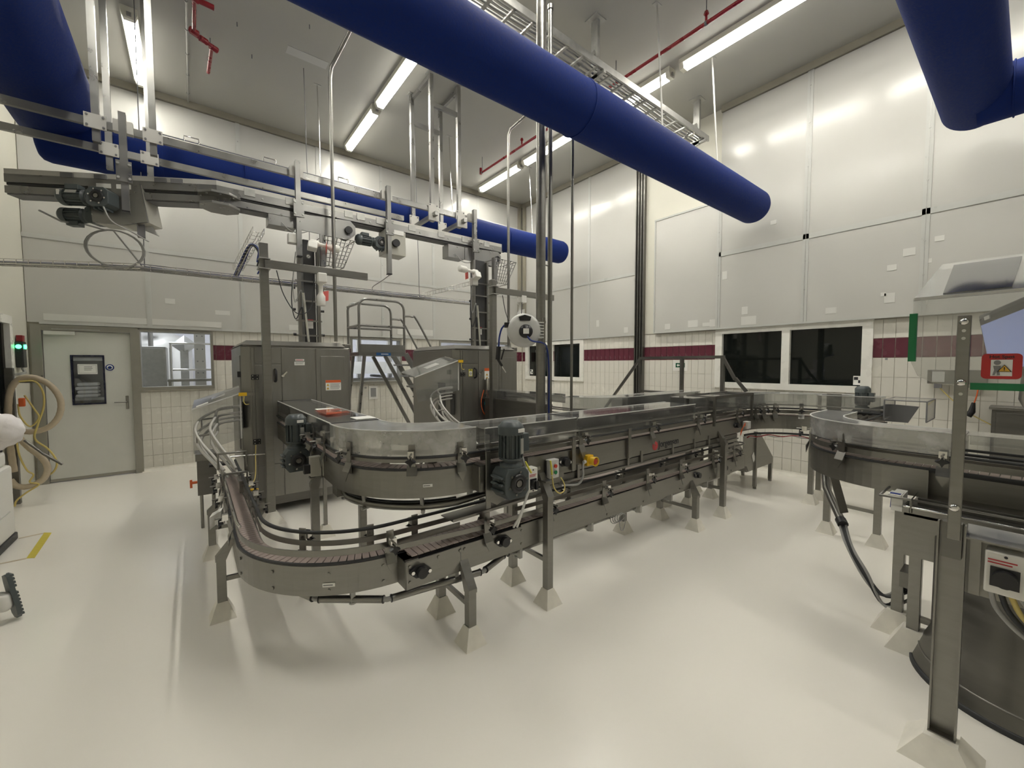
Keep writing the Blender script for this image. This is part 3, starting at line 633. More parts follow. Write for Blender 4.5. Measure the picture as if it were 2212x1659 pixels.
# ---------------------------------------------------------------- overhead conveyor on hanging rails
OC = thing('overhead_conveyor', 'grey overhead belt conveyor carried on rails above both machines', 'conveyor', (1.8, 5.55, 3.4))
OY0, OY1, OZ0, OZ1 = 5.40, 5.72, 3.38, 3.57
bend = (0.28, 5.47); lx = Vector((-0.866, 0.5)); left_end = (bend[0] + lx.x * 1.9, bend[1] + lx.y * 1.9)
path = [left_end, bend, (4.0, 5.47)]
for sgn in (-1, 1):
    l = sgn * 0.085
    MB().sweep(path, [(l - 0.012, 3.465), (l + 0.012, 3.465), (l + 0.012, 3.545), (l - 0.012, 3.545)]).build('upper_profile', 'alloy', OC)
    MB().sweep(path, [(l - 0.010, 3.545), (l + 0.010, 3.545), (l + 0.010, 3.595), (l - 0.010, 3.595)]).build('guard_strip', 'white_alloy', OC)
    if sgn > 0: MB().sweep([left_end, bend, (1.15, 5.47)], [(l - 0.012, 3.36), (l + 0.012, 3.36), (l + 0.012, 3.43), (l - 0.012, 3.43)]).build('lower_profile', 'alloy', OC)
    else: MB().sweep([left_end, bend, (1.15, 5.47)], [(l - 0.012, 3.36), (l + 0.012, 3.36), (l + 0.012, 3.43), (l - 0.012, 3.43)]).build('lower_profile', 'alloy', OC)
MB().sweep(path, [(-0.075, 3.445), (0.075, 3.445), (0.075, 3.485), (-0.075, 3.485)]).build('belt', 'dark_chute', OC, label='dark conveyor belt')
MB().sweep([left_end, bend, (1.15, 5.47)], [(-0.075, 3.35), (0.075, 3.35), (0.075, 3.37), (-0.075, 3.37)]).build('return_belt', 'stain_grey', OC)
# bend plates
def octa(z0, z1, r, c=bend): return MB().prism([(c[0] + r * math.cos(PI / 8 + k * PI / 4), c[1] - 0.03 + r * math.sin(PI / 8 + k * PI / 4), z0) for k in range(8)], (0, 0, z1 - z0))
octa(3.43, 3.455, 0.20).build('bend_plate', 'alloy', OC, 0.003); octa(3.32, 3.345, 0.19).build('bend_plate', 'alloy', OC, 0.003)
for k in range(8): MB().cyl((bend[0] + 0.16 * math.cos(k * PI / 4), bend[1] - 0.03 + 0.16 * math.sin(k * PI / 4), 3.42), (bend[0] + 0.16 * math.cos(k * PI / 4), bend[1] - 0.03 + 0.16 * math.sin(k * PI / 4), 3.431), 0.011, n=6).build('bolt', 'galvanised', OC)
# clips and joints along the front
for x in (0.55, 0.95, 1.6, 1.75, 2.0, 2.45, 2.9, 3.3, 3.7):
    MB().box(x - 0.05, x + 0.05, 5.365, 5.378, 3.50, 3.575).build('joint_clip', 'galvanised', OC)
    MB().cyl((x + 0.12, 5.365, 3.50), (x + 0.12, 5.374, 3.50), 0.011, n=6).build('bolt', 'galvanised', OC)
for k in (0.35, 0.5, 1.05, 1.35):
    p = Vector((bend[0] + lx.x * k, bend[1] + lx.y * k)); n = Vector((-0.5, -0.866)); c = p + n * 0.10
    MB().frame((c.x, c.y, 3.56), (lx.x, lx.y, 0), (n.x, n.y, 0), (0, 0, 1), 0.055, 0.008, 0.022).build('joint_clip', 'stain_grey', OC)
# drive unit on the sloped left part
dc = Vector((bend[0] + lx.x * 0.98, bend[1] + lx.y * 0.98)); n2 = Vector((-0.5, -0.866)); dcf = dc + n2 * 0.11
L3, N3 = Vector((lx.x, lx.y, 0)), Vector((n2.x, n2.y, 0))
MB().prism([Vector((dcf.x, dcf.y, 0)) + L3 * a + Vector((0, 0, z)) for a, z in ((0.17, 3.50), (-0.30, 3.50), (-0.36, 3.12), (-0.12, 3.08), (0.14, 3.10))], N3 * 0.02).build('drive_plate', 'alloy', OC)
MB().prism([Vector((dcf.x, dcf.y, 0)) - N3 * 0.20 + L3 * a + Vector((0, 0, z)) for a, z in ((0.17, 3.50), (-0.30, 3.50), (-0.36, 3.12), (-0.12, 3.08), (0.14, 3.10))], N3 * 0.19).build('drive_box', 'machine_grey', OC)
for a in (-0.02, 0.16): MB().frame(Vector((dcf.x, dcf.y, 3.46)) - L3 * a + N3 * 0.025, L3, N3, Vector((0, 0, 1)), 0.065, 0.003, 0.022).build('maker_label', 'paper', OC)
gearmotor(OC, Vector((dcf.x, dcf.y, 3.30)) + N3 * 0.11 - L3 * 0.03, L3, N3, 0.95, fins=14)
gearmotor(OC, Vector((dcf.x, dcf.y, 3.19)) - N3 * 0.10 + L3 * 0.16, L3, -N3, 0.9, fins=14, plates=False)
# second drive near the middle and end rollers
MB().box(2.06, 2.35, 5.36, 5.60, 3.13, 3.455).build('drive_box', 'machine_grey', OC, 0.006)
MB().box(2.10, 2.32, 5.352, 5.36, 3.40, 3.46).build('maker_label', 'paper', OC)
MB().cyl((2.20, 5.36, 3.28), (2.20, 5.31, 3.28), 0.05, n=16).build('shaft_bearing', 'black_plastic', OC)
gearmotor(OC, (2.02, 5.44, 3.27), (-1, 0, 0), (0, -1, 0), 0.8, fins=12, plates=False)
def roller_end(x, parent, c='machine_grey'):
    MB().prism([(x - 0.62, 5.37, 3.42), (x - 0.62, 5.37, 3.24), (x - 0.10, 5.37, 3.22), (x, 5.37, 3.24), (x + 0.06, 5.37, 3.30), (x + 0.06, 5.37, 3.40), (x, 5.37, 3.46)], (0, 0.015, 0)).build('end_plate', 'alloy', parent)
    MB().cyl((x - 0.03, 5.39, 3.335), (x - 0.03, 5.56, 3.335), 0.085, n=20).build('end_roller', 'rubber', parent)
    MB().cyl((x - 0.03, 5.37, 3.335), (x - 0.03, 5.33, 3.335), 0.045, n=14).build('shaft_bearing', 'black_plastic', parent)
    MB().box(x - 0.90, x - 0.62, 5.38, 5.56, 3.24, 3.43).build('tail_box', 'alloy', parent, 0.004)
roller_end(1.62, OC); roller_end(3.92, OC)
for x0 in (0.85, 3.15): MB().tube(smooth([(x0, 5.36, 3.28), (x0 + 0.08, 5.34, 3.2), (x0 + 0.2, 5.36, 3.2), (x0 + 0.3, 5.4, 3.25)], 5), 0.006, 6).build('cable', 'grey_cable', OC)
# rails, arms, hangers
HR = thing('hanging_rails', 'pair of aluminium rails hung from the ceiling over the overhead conveyor', 'rail frame', (1.2, 5.75, 3.9))
MB().box(XL + 0.02, 3.55, 5.43, 5.47, 3.86, 3.93).build('rail', 'alloy', HR); MB().box(XL + 0.02, 2.62, 6.03, 6.07, 3.86, 3.93).build('rail', 'alloy', HR)
for (x, zb) in ((-0.45, 3.10), (1.02, 2.92), (2.10, 2.86), (3.45, 3.20)):
    MB().box(x - 0.026, x + 0.026, 5.30, 5.365, zb, 4.0).build('support_arm', 'alloy', HR)
    MB().box(x - 0.07, x + 0.07, 5.365, 5.43, 3.84, 3.95).build('clamp_plate', 'white_alloy', HR); MB().box(x - 0.055, x + 0.055, 5.285, 5.30, 3.36, 3.55).build('clamp_plate', 'alloy', HR)
    for (a, z) in ((-0.04, 3.39), (0.04, 3.39), (-0.04, 3.52), (0.04, 3.52)): MB().cyl((x + a, 5.285, z), (x + a, 5.275, z), 0.012, n=6).build('bolt', 'galvanised', HR)
    MB().box(x - 0.028, x + 0.028, 5.298, 5.367, zb - 0.012, zb).build('end_cap', 'black_plastic', HR)
for (x, y) in ((-0.64, 5.45), (-0.24, 5.45), (-0.62, 6.05), (-0.30, 6.05), (2.80, 5.45), (3.25, 5.45), (2.78, 6.05), (3.27, 6.05)):
    MB().box(x - 0.027, x + 0.027, y - 0.027, y + 0.027, 3.72 if y < 6 else 3.70, ZC - 0.01).build('hanger_post', 'alloy', HR)
    MB().box(x - 0.075, x + 0.075, y - 0.045, y - 0.03, 3.83, 3.96).build('clamp_plate', 'white_alloy', HR)
    MB().box(x - 0.06, x + 0.06, y - 0.06, y + 0.06, ZC - 0.012, ZC).build('ceiling_plate', 'galvanised', HR)
    for (a, z) in ((-0.055, 3.85), (0.055, 3.85), (-0.055, 3.94), (0.055, 3.94)): MB().cyl((x + a, y - 0.045, z), (x + a, y - 0.053, z), 0.010, n=6).build('bolt', 'stain_grey', HR)
for x in (2.79, 3.26):
    MB().box(x - 0.02, x + 0.02, 5.45, 6.05, 5.72, 5.78).build('cross_tie', 'alloy', HR)
for y in (5.45, 6.05): MB().box(2.80, 3.27, y - 0.02, y + 0.02, 5.35, 5.41).build('cross_tie', 'alloy', HR)
for x in (2.79, 3.26):
    MB().bar((x - 0.02, 5.25, 3.78), (x - 0.02, 6.15, 3.78), 0.05, 0.05).build('cross_tie', 'alloy', HR)
    for y in (5.40, 6.0): MB().box(x - 0.10, x + 0.06, y - 0.07, y - 0.045, 3.70, 3.86).build('clamp_plate', 'white_alloy', HR)
for x in (0.0, 0.7, 1.5): MB().tube([(x, 5.43, 3.94), (x, 5.43, 3.99), (x + 0.12, 5.43, 3.99), (x + 0.12, 5.43, 3.94)], 0.006, 6).build('wire_clip', 'chrome', HR)
MB().tube(smooth([(-0.6, 5.3, 3.1), (-0.55, 5.3, 2.98), (-0.42, 5.35, 2.92), (-0.3, 5.35, 2.85)], 5), 0.007, 6).build('cable', 'grey_cable', HR)
for x in (-0.38, -1.65):
    MB().box(x - 0.03, x + 0.03, 5.75, 5.82, 2.98, 3.40).build('rear_arm', 'stain_grey', HR); MB().prism([(x + 0.03, 5.78, 3.22), (x + 0.14, 5.78, 3.02), (x + 0.03, 5.78, 3.06)], (0, 0.02, 0)).build('gusset', 'galvanised', HR)

# ---------------------------------------------------------------- wire mesh cable tray with cables
MT = thing('mesh_cable_tray', 'wire mesh cable tray with cable bundle crossing behind both machine columns', 'cable tray', (1.2, 6.3, 2.74))
tp = [(XL + 0.02, 6.98), (-0.42, 6.32), (4.15, 6.32)]
for (l, z) in ((-0.06, 2.74), (0.06, 2.74), (-0.06, 2.79), (0.06, 2.79), (-0.02, 2.73), (0.02, 2.73)):
    MB().sweep(tp, [(l - 0.004, z - 0.004), (l + 0.004, z - 0.004), (l + 0.004, z + 0.004), (l - 0.004, z + 0.004)]).build('wire', 'chrome', MT)
hoop = MB().tube([(-0.06, 0, 0.055), (-0.06, 0, 0), (0.06, 0, 0), (0.06, 0, 0.055)], 0.004, 5).mesh('hoop', 'chrome')
for (x, y, a) in walk(tp, 0.11): inst(hoop, 'hoop', MT, (x, y, 2.735), a - PI / 2)
for k in range(5):
    l = -0.04 + k * 0.018; MB().tube(smooth([(p[0], p[1] + l + 0.008 * math.sin(i * 2.1 + k), 2.752 + 0.006 * (k % 3)) for i, p in enumerate([(XL + 0.05, 6.97), (-1.0, 6.6), (-0.42, 6.33), (0.4, 6.32), (1.2, 6.32), (2.2, 6.32), (3.1, 6.32), (4.1, 6.32)])], 4), 0.013, 6).build('cable', ('grey_cable', 'rubber', 'blue', 'grey_cable', 'rubber')[k], MT)
ram = MB()
for a, b in (((3.0, 6.25, 2.76), (3.85, 5.6, 3.02)), ((3.0, 6.37, 2.76), (3.85, 5.72, 3.02)), ((3.0, 6.25, 2.82), (3.85, 5.6, 3.08)), ((3.0, 6.37, 2.82), (3.85, 5.72, 3.08))): ram.cyl(a, b, 0.0035, n=5)
for i in range(12):
    q = Vector((3.0, 6.25, 2.76)).lerp(Vector((3.85, 5.6, 3.02)), i / 11); ram.tube([q + Vector((0, 0, 0.06)), q, q + Vector((0, 0.12, 0)), q + Vector((0, 0.12, 0.06))], 0.003, 5)
ram.build('branch_tray', 'chrome', MT)
ram = MB()
for i in range(13):
    q = Vector((0.46, 5.9, 2.78)).lerp(Vector((0.58, 5.0, 3.02)), i / 12); ram.tube([q + Vector((-0.05, 0, 0.05)), q + Vector((-0.05, 0, 0)), q + Vector((0.05, 0, 0)), q + Vector((0.05, 0, 0.05))], 0.003, 5)
for dx, dz in ((-0.05, 0.05), (-0.05, 0), (0, 0), (0.05, 0), (0.05, 0.05)): ram.cyl((0.46 + dx, 5.9, 2.78 + dz), (0.58 + dx, 5.0, 3.02 + dz), 0.003, n=5)
ram.build('branch_tray', 'chrome', MT)
for k in range(4): MB().tube(smooth([(0.44 + k * 0.015, 6.2, 2.77), (0.46 + k * 0.015, 5.8, 2.82), (0.52 + k * 0.012, 5.3, 2.95), (0.57 + k * 0.01, 4.98, 2.85 - 0.05 * k), (0.55, 4.93, 2.7 - 0.04 * k)], 5), 0.007, 6).build('cable', ('blue', 'rubber', 'grey_cable', 'blue')[k], MT)
lp = [(-0.63 + 0.24 * math.cos(a) * (1 - 0.06 * (i // 24)), 6.28, 2.93 + 0.20 * math.sin(a)) for i, a in enumerate([1.9 - k * 2 * PI / 24 for k in range(50)])]
MB().tube([(-1.12, 5.95, 3.14), (-1.0, 6.1, 3.10), (-0.85, 6.2, 3.13)] + lp + [(-0.42, 6.30, 2.78)], 0.009, 6).build('cable_coil', 'grey_cable', MT)
MB().tube(smooth([(2.12, 5.33, 2.86), (2.11, 5.6, 2.82), (2.14, 6.1, 2.8), (2.25, 6.3, 2.77)], 5), 0.006, 6).build('cable', 'grey_cable', MT)
for x in (-0.40, 1.35, 3.0): MB().cyl((x, 6.32, 2.74), (x, 6.45, ZC), 0.005, n=5).build('hanger_wire', 'stain_grey', MT)

# ---------------------------------------------------------------- standing pipes
def pipe_thing(name, label, pts, r, m='steel', extra=None):
    t = thing(name, label, 'pipe', (pts[0][0], pts[0][1], pts[0][2])); MB().tube(pts, r, 14).build('pipe', m, t)
    return t
t = thing('steel_column', 'thick polished steel column pipe carrying the hose reel', 'column', (2.68, 2.97, 0))
MB().cyl((2.68, 2.97, 0.02), (2.68, 2.97, ZC), 0.046, n=24).build('pipe', 'chrome', t); t.children[0].data.materials[0] = MATS['steel']
MB().cyl((2.68, 2.97, 0), (2.68, 2.97, 0.02), 0.1, n=20).build('foot_flange', 'steel', t)
for z in (1.78, 2.06): MB().cyl((2.68, 2.97, z - 0.012), (2.68, 2.97, z + 0.012), 0.052, n=24).build('clamp_band', 'steel', t)
t = thing('vent_pipe', 'slim polished pipe with capped top beside the thick column', 'pipe', (2.81, 2.98, 0))
MB().cyl((2.81, 2.98, 0), (2.81, 2.98, 5.05), 0.023, n=18).build('pipe', 'steel', t); MB().cyl((2.81, 2.98, 5.05), (2.81, 2.98, 5.09), 0.03, n=18).build('cap', 'steel', t)
MB().cyl((2.72, 2.975, 2.62), (2.79, 2.978, 2.62), 0.006, n=6).build('tie', 'steel', t)
pipe_thing('air_pipe', 'long thin air pipe with hooked top behind the middle cover', [(3.04, 2.9, 0), (3.04, 2.9, 2), (3.04, 2.9, 4.34)] + [(3.04 - 0.08 * (1 - math.cos(a)), 2.9, 4.34 + 0.08 * math.sin(a)) for a in (0.4, 0.8, 1.2, 1.57)] + [(2.75, 2.9, 4.42), (2.4, 2.9, 4.42)], 0.014)
pipe_thing('drop_pipe', 'steel drop pipe bent to the ceiling above the first cabinet', [(1.37, 5.2, 1.93), (1.37, 5.2, 3.5), (1.37, 5.2, 5.0), (1.38, 5.18, 5.12), (1.47, 5.0, 5.32), (1.60, 4.72, 5.62), (1.63, 4.66, ZC)], 0.020)
t = pipe_thing('drop_pipe', 'steel drop pipe bent to the ceiling above the second cabinet', [(3.71, 4.82, 1.93), (3.71, 4.82, 3.5), (3.71, 4.82, 4.98), (3.73, 4.80, 5.06), (3.85, 4.62, 5.2), (4.05, 4.3, 5.45), (4.1, 4.2, ZC)], 0.020)

# ---------------------------------------------------------------- hose reel on the column
t = thing('hose_reel', 'grey round hose reel with black hub fixed to the steel column', 'hose reel', (2.50, 2.86, 1.95))
rc, ra = Vector((2.435, 2.93, 1.965)), Vector((-0.55, -0.83, 0)).normalized()
MB().lathe([(0.0, -0.075), (0.12, -0.075), (0.150, -0.045), (0.158, 0.0), (0.150, 0.045), (0.12, 0.065), (0.0, 0.07)], rc, ra, 36).build('drum_case', 'light_grey_plastic', t)
MB().lathe([(0.0, 0.06), (0.066, 0.065), (0.060, 0.095), (0.0, 0.10)], rc + Vector((0.012, 0, -0.012)), ra, 28).build('hub_cover', 'black_plastic', t)
rs = -ra.cross(Vector((0, 0, 1))).normalized()
MB().frame(rc + ra * 0.1 + Vector((0.012, 0, -0.012)) + rs * 0.0, rs, Vector((0, 0, 1)), ra, 0.026, 0.024, 0.004).build('rating_label', 'paper', t)
MB().prism([rc + ra * 0.06 + rs * a + Vector((0, 0, b)) for a, b in ((-0.045, 0.085), (0.05, 0.085), (0.06, 0.12), (0.0, 0.138), (-0.055, 0.12))], ra * 0.012).build('handle_recess', 'black_plastic', t)
MB().frame(rc + rs * (-0.155) + Vector((0, 0, 0.05)), rs, ra, Vector((0, 0, 1)), 0.028, 0.03, 0.024).build('hose_outlet', 'black_plastic', t, 0.006)
for k in range(6): MB().frame(rc + rs * 0.145 + Vector((0, 0, 0.07 - 0.027 * k)), rs, ra, Vector((0, 0, 1)), 0.035, 0.05, 0.006).build('bracket_rib', 'light_grey_plastic', t)
MB().frame(rc + rs * 0.185, rs, ra, Vector((0, 0, 1)), 0.012, 0.03, 0.12).build('wall_bracket', 'steel', t)
ho = rc + rs * (-0.18) + Vector((0, 0, 0.05))
MB().tube(smooth([ho, ho + rs * (-0.03) + Vector((0, 0, -0.04)), ho + rs * (-0.05) + Vector((0, 0, -0.12)), ho + rs * (-0.055) + Vector((0, 0, -0.20))], 6), 0.008, 8).build('hose', 'blue', t)
gb = ho + rs * (-0.055) + Vector((0, 0, -0.20))
gun = MB().bar(gb, gb + Vector((0, 0, -0.12)) + rs * (-0.01), 0.03, 0.03).bar(gb + Vector((0, 0, -0.115)) + rs * (-0.01), gb + Vector((0, 0, -0.18)) + rs * 0.03, 0.022, 0.022).bar(gb + rs * 0.05 + Vector((0, 0, -0.02)), gb + rs * 0.022 + Vector((0, 0, -0.12)), 0.014, 0.014).build('air_gun', 'black_plastic', t)
MB().cyl(gb + Vector((0, 0, -0.178)) + rs * 0.028, gb + Vector((0, 0, -0.24)) + rs * 0.065, 0.005).build('nozzle', 'chrome', gun)
MB().tube(smooth([rc + ra * 0.09 + Vector((0.02, 0, -0.05)), rc + ra * 0.1 + rs * 0.06 + Vector((0, 0, -0.1)), rc + rs * 0.17 + ra * 0.07 + Vector((0, 0, -0.12)), (2.70, 2.90, 1.80), (2.735, 2.91, 1.6), (2.735, 2.91, 1.2), (2.735, 2.91, 1.0)], 7), 0.008, 8).build('supply_hose', 'blue', t)

# ---------------------------------------------------------------- rolling platform ladder between the machines
t = thing('platform_ladder', 'aluminium platform ladder with guard rails between the two cabinets', 'ladder', (2.7, 7.1, 0))
lx0, lx1, ly0, ly1, pz = 2.17, 2.95, 6.85, 7.45, 1.86
def bent(p): return MB().tube(smooth(p, 6), 0.021, 10)
for y in (ly0, ly1):
    MB().tube([(lx0, y, pz), (lx0, y, 2.60)] + [(lx0 + 0.14 * (1 - math.cos(a)), y, 2.60 + 0.14 * math.sin(a)) for a in (0.4, 0.8, 1.2, 1.57)] + [(lx1 - 0.14, y, 2.74)] + [(lx1 - 0.14 + 0.14 * math.sin(a), y, 2.60 + 0.14 * math.cos(a)) for a in (0.4, 0.8, 1.2, 1.57)] + [(lx1, y, pz)], 0.021, 10).build('guard_rail', 'alloy', t)
    MB().cyl((lx0, y, 2.30), (lx1, y, 2.30), 0.021, n=10).build('knee_rail', 'alloy', t)
    MB().tube(smooth([(lx1, y, 2.50), (lx1 + 0.15, y, 2.50), (lx1 + 0.26, y, 2.42), (lx1 + 0.75, y, 1.55), (lx1 + 1.05, y, 1.0)], 6), 0.019, 10).build('handrail', 'alloy', t)
    MB().bar((lx1 + 0.02, y, pz - 0.02), (lx1 + 1.12, y, 0.06), 0.03, 0.09).build('stringer', 'alloy', t)
    MB().bar((lx0 + 0.08, y, pz - 0.05), (lx0 - 0.12, y, 0.03), 0.06, 0.04, (1, 0, 0)).build('support_leg', 'alloy', t)
    MB().bar((lx1 - 0.35, y, pz - 0.06), (lx1 + 0.55, y, 0.10), 0.03, 0.06).build('brace', 'alloy', t)
    MB().cyl((lx0 - 0.12, y - 0.02, 0.05), (lx0 - 0.12, y + 0.02, 0.05), 0.05, n=14).build('wheel', 'rubber', t)
MB().cyl((lx0, ly0, 2.30), (lx0, ly1, 2.30), 0.021, n=10).cyl((lx0, ly0, 2.66), (lx0, ly1, 2.66), 0.021, n=10).build('end_rail', 'alloy', t)
MB().box(lx0 - 0.02, lx1 + 0.02, ly0 - 0.02, ly1 + 0.02, pz - 0.06, pz).build('platform', 'alloy', t, 0.004)
MB().box(lx0, lx1, ly0 - 0.032, ly0 - 0.02, pz, pz + 0.13).build('toe_board', 'alloy', t)
lb = MB().box(lx0 + 0.27, lx0 + 0.52, ly0 - 0.028, ly0 - 0.021, pz - 0.055, pz - 0.005).build('brand_label', 'light_blue', t, label='blue sticker with white print')
lines(MB(), (lx0 + 0.35, ly0 - 0.028, pz - 0.03), (1, 0, 0), (0, 0, 1), 0.13, 1, 0.02, 0.014, (0, -1, 0)).build('print', 'paper', lb)
for i in range(8):
    k = (i + 0.9) / 8.7; x = lx1 + 0.02 + 1.10 * k; z = pz - 0.02 - (pz - 0.08) * k
    MB().box(x - 0.10, x + 0.12, ly0, ly1, z - 0.03, z).build('tread', 'alloy', t, 0.003)
# ---------------------------------------------------------------- sorting machine cabinets
def cabinet(x0, y0, w, dpt, z0, z1, label, which):
    t = thing('machine_cabinet', label, 'machine', (x0 + w / 2, y0 + dpt / 2, 0))
    ch = 0.075
    b = MB().prism([(x0 + ch, y0, z0), (x0 + w - 0.03, y0, z0), (x0 + w, y0 + 0.06, z0), (x0 + w, y0 + dpt, z0), (x0, y0 + dpt, z0), (x0, y0 + ch, z0)], (0, 0, z1 - z0))
    body = b.build('body', 'cabinet_steel', t, 0.006)
    MB().prism([(x0 + 0.02, y0 + 0.02, z1), (x0 + w - 0.02, y0 + 0.02, z1), (x0 + w - 0.02, y0 + dpt - 0.02, z1), (x0 + 0.02, y0 + dpt - 0.02, z1)], (0, 0, 0.012)).build('roof_rim', 'cabinet_steel', t)
    rf = MB(); A = [(x0 + 0.0, y0 - 0.02, z1 + 0.012), (x0 + w - 0.08, y0 - 0.02, z1 + 0.012), (x0 + w - 0.08, y0 + dpt, z1 + 0.012), (x0, y0 + dpt, z1 + 0.012)]; B = [(x0 + 0.06, y0 + 0.12, z1 + 0.065), (x0 + w - 0.1, y0 + 0.12, z1 + 0.065), (x0 + w - 0.1, y0 + dpt - 0.1, z1 + 0.065), (x0 + 0.06, y0 + dpt - 0.1, z1 + 0.065)]
    rf.add(A + B, [(0, 3, 2, 1), (4, 5, 6, 7), (0, 1, 5, 4), (1, 2, 6, 5), (2, 3, 7, 6), (3, 0, 4, 7)]).build('roof', 'steel', t)
    MB().box(x0 + w - 0.075, x0 + w - 0.005, y0 + 0.02, y0 + dpt - 0.05, z1, z1 + 0.05).build('roof_end', 'steel', t, 0.006)
    # doors as thin proud sheets, gaps between them
    yf = y0 - 0.008
    X = [x0 + 0.085, x0 + 0.115, x0 + 0.365, x0 + 0.715, x0 + w - 0.035]
    X[1] = x0 + 0.115
    def sheet(nm, a, b_, c, d_): return MB().box(a + 0.004, b_ - 0.004, yf, y0 + 0.004, c + 0.004, d_ - 0.004).build(nm, 'cabinet_steel', t, 0.003)
    sheet('corner_sheet', X[0], X[1], z0, z1 - 0.01)
    sheet('upper_panel', X[1], X[2], z1 - 0.19, z1 - 0.01)
    dr = sheet('door', X[1], X[2], z0 + 0.37, z1 - 0.195); sheet('lower_panel', X[1], X[2], z0, z0 + 0.365)
    sheet('front_panel', X[2], X[3], z0 + 0.6, z1 - 0.01); sheet('lower_panel', X[2], X[3], z0, z0 + 0.595)
    rp = sheet('side_panel', X[3], X[4], z0, z1 - 0.01)
    MB().box(X[3] + 0.05, X[4] - 0.05, yf - 0.006, yf, z0 + 0.7, z1 - 0.1).build('inspection_plate', 'cabinet_steel', t, 0.003)
    for z in (z1 - 0.33, z1 - 1.02):
        h = MB().box(X[1] - 0.035, X[1] + 0.035, yf - 0.016, yf, z - 0.028, z + 0.028).build('hinge', 'black_plastic', t, 0.003)
        for a in (-0.02, 0.02):
            for c in (-0.016, 0.016): MB().cyl((X[1] + a, yf - 0.016, z + c), (X[1] + a, yf - 0.019, z + c), 0.005, n=6).build('hinge_screw', 'chrome', h)
    MB().tube([(X[2] - 0.06, yf, z1 - 0.38), (X[2] - 0.06, yf - 0.045, z1 - 0.365), (X[2] - 0.06, yf - 0.05, z1 - 0.315), (X[2] - 0.06, yf - 0.045, z1 - 0.265), (X[2] - 0.06, yf, z1 - 0.25)], 0.013, 10).build('door_handle', 'black_plastic', t)
    k = MB().cyl((X[2] + 0.01, yf, z1 - 0.32), (X[2] + 0.01, yf - 0.03, z1 - 0.32), 0.014, n=12).build('lock', 'chrome', t); MB().bar((X[2] + 0.01, yf - 0.03, z1 - 0.32), (X[2] + 0.05, yf - 0.04, z1 - 0.275), 0.014, 0.014).build('key', 'chrome', k)
    s = MB().box(X[2] - 0.155, X[2] - 0.095, yf - 0.002, yf, z1 - 0.36, z1 - 0.26).build('warning_label', 'label_yellow', t, label='yellow and white warning sticker')
    MB().box(X[2] - 0.148, X[2] - 0.102, yf - 0.003, yf - 0.002, z1 - 0.353, z1 - 0.29).build('label_field', 'paper', s); lines(MB(), (X[2] - 0.145, yf - 0.0025, z1 - 0.274), (1, 0, 0), (0, 0, 1), 0.04, 1, 0.01, 0.010, (0, -1, 0)).build('print', 'ink', s)
    MB().tube([(X[2] - 0.125 + 0.016 * math.cos(a), yf - 0.0035, z1 - 0.32 + 0.010 * math.sin(a)) for a in [i * 2 * PI / 12 for i in range(12)]], 0.002, 5, closed=True).build('symbol', 'ink', s)
    if which == 1:
        s = MB().box(X[2] + 0.14, X[2] + 0.23, yf - 0.002, yf, z1 - 0.155, z1 - 0.135).box(X[2] + 0.13, X[2] + 0.235, yf - 0.002, yf, z1 - 0.205, z1 - 0.165).build('notice_label', 'paper', t)
        lines(MB(), (X[2] + 0.145, yf - 0.002, z1 - 0.145), (1, 0, 0), (0, 0, 1), 0.08, 1, 0.01, 0.006, (0, -1, 0)).build('print', 'logo_red', s)
        lines(MB(), (X[2] + 0.14, yf - 0.002, z1 - 0.176), (1, 0, 0), (0, 0, 1), 0.085, 2, 0.012, 0.004, (0, -1, 0)).build('print', 'ink_grey', s)
        s = MB().box(X[3] + 0.10, X[3] + 0.27, yf - 0.009, yf - 0.006, z1 - 0.50, z1 - 0.38).build('safety_label', 'paper', t, label='white safety sticker with orange header')
        MB().box(X[3] + 0.10, X[3] + 0.27, yf - 0.011, yf - 0.009, z1 - 0.41, z1 - 0.38).build('label_header', 'orange', s)
        lines(MB(), (X[3] + 0.15, yf - 0.010, z1 - 0.425), (1, 0, 0), (0, 0, 1), 0.11, 5, 0.014, 0.005, (0, -1, 0)).build('print', 'ink_grey', s)
        for z in (z1 - 0.435, z1 - 0.475): MB().prism([(X[3] + 0.108, yf - 0.010, z - 0.012), (X[3] + 0.138, yf - 0.010, z - 0.012), (X[3] + 0.123, yf - 0.010, z + 0.014)], (0, -0.002, 0)).build('symbol', 'sign_yellow', s)
        MB().cyl((x0 + w + 0.03, y0 + 0.2, z1 - 0.36), (x0 + w, y0 + 0.2, z1 - 0.36), 0.03, n=14).build('stop_button', 'red_button', t)
    else:
        s = MB().box(X[2] + 0.10, X[2] + 0.18, yf - 0.003, yf - 0.001, z1 - 0.41, z1 - 0.25).build('safety_label', 'paper', t, label='white safety sticker with orange header'); MB().box(X[2] + 0.10, X[2] + 0.18, yf - 0.004, yf - 0.003, z1 - 0.29, z1 - 0.25).build('label_header', 'orange', s)
        for z in (z1 - 0.34, z1 - 0.385): MB().prism([(X[2] + 0.12, yf - 0.003, z - 0.012), (X[2] + 0.16, yf - 0.003, z - 0.012), (X[2] + 0.14, yf - 0.003, z + 0.016)], (0, -0.002, 0)).build('symbol', 'sign_yellow', s)
        for z in (1.72, 1.66): MB().box(X[2] + 0.185, X[2] + 0.22, yf - 0.003, yf - 0.001, z, z + 0.035).build('notice_label', 'paper', t)
        v = MB().cyl((X[2] + 0.13, yf - 0.05, 1.24), (X[2] + 0.13, yf - 0.05, 1.46), 0.035, n=14).build('filter_bowl', 'chrome', t); MB().cyl((X[2] + 0.13, yf - 0.05, 1.20), (X[2] + 0.13, yf - 0.05, 1.24), 0.045, n=14).build('bowl_base', 'black_plastic', v)
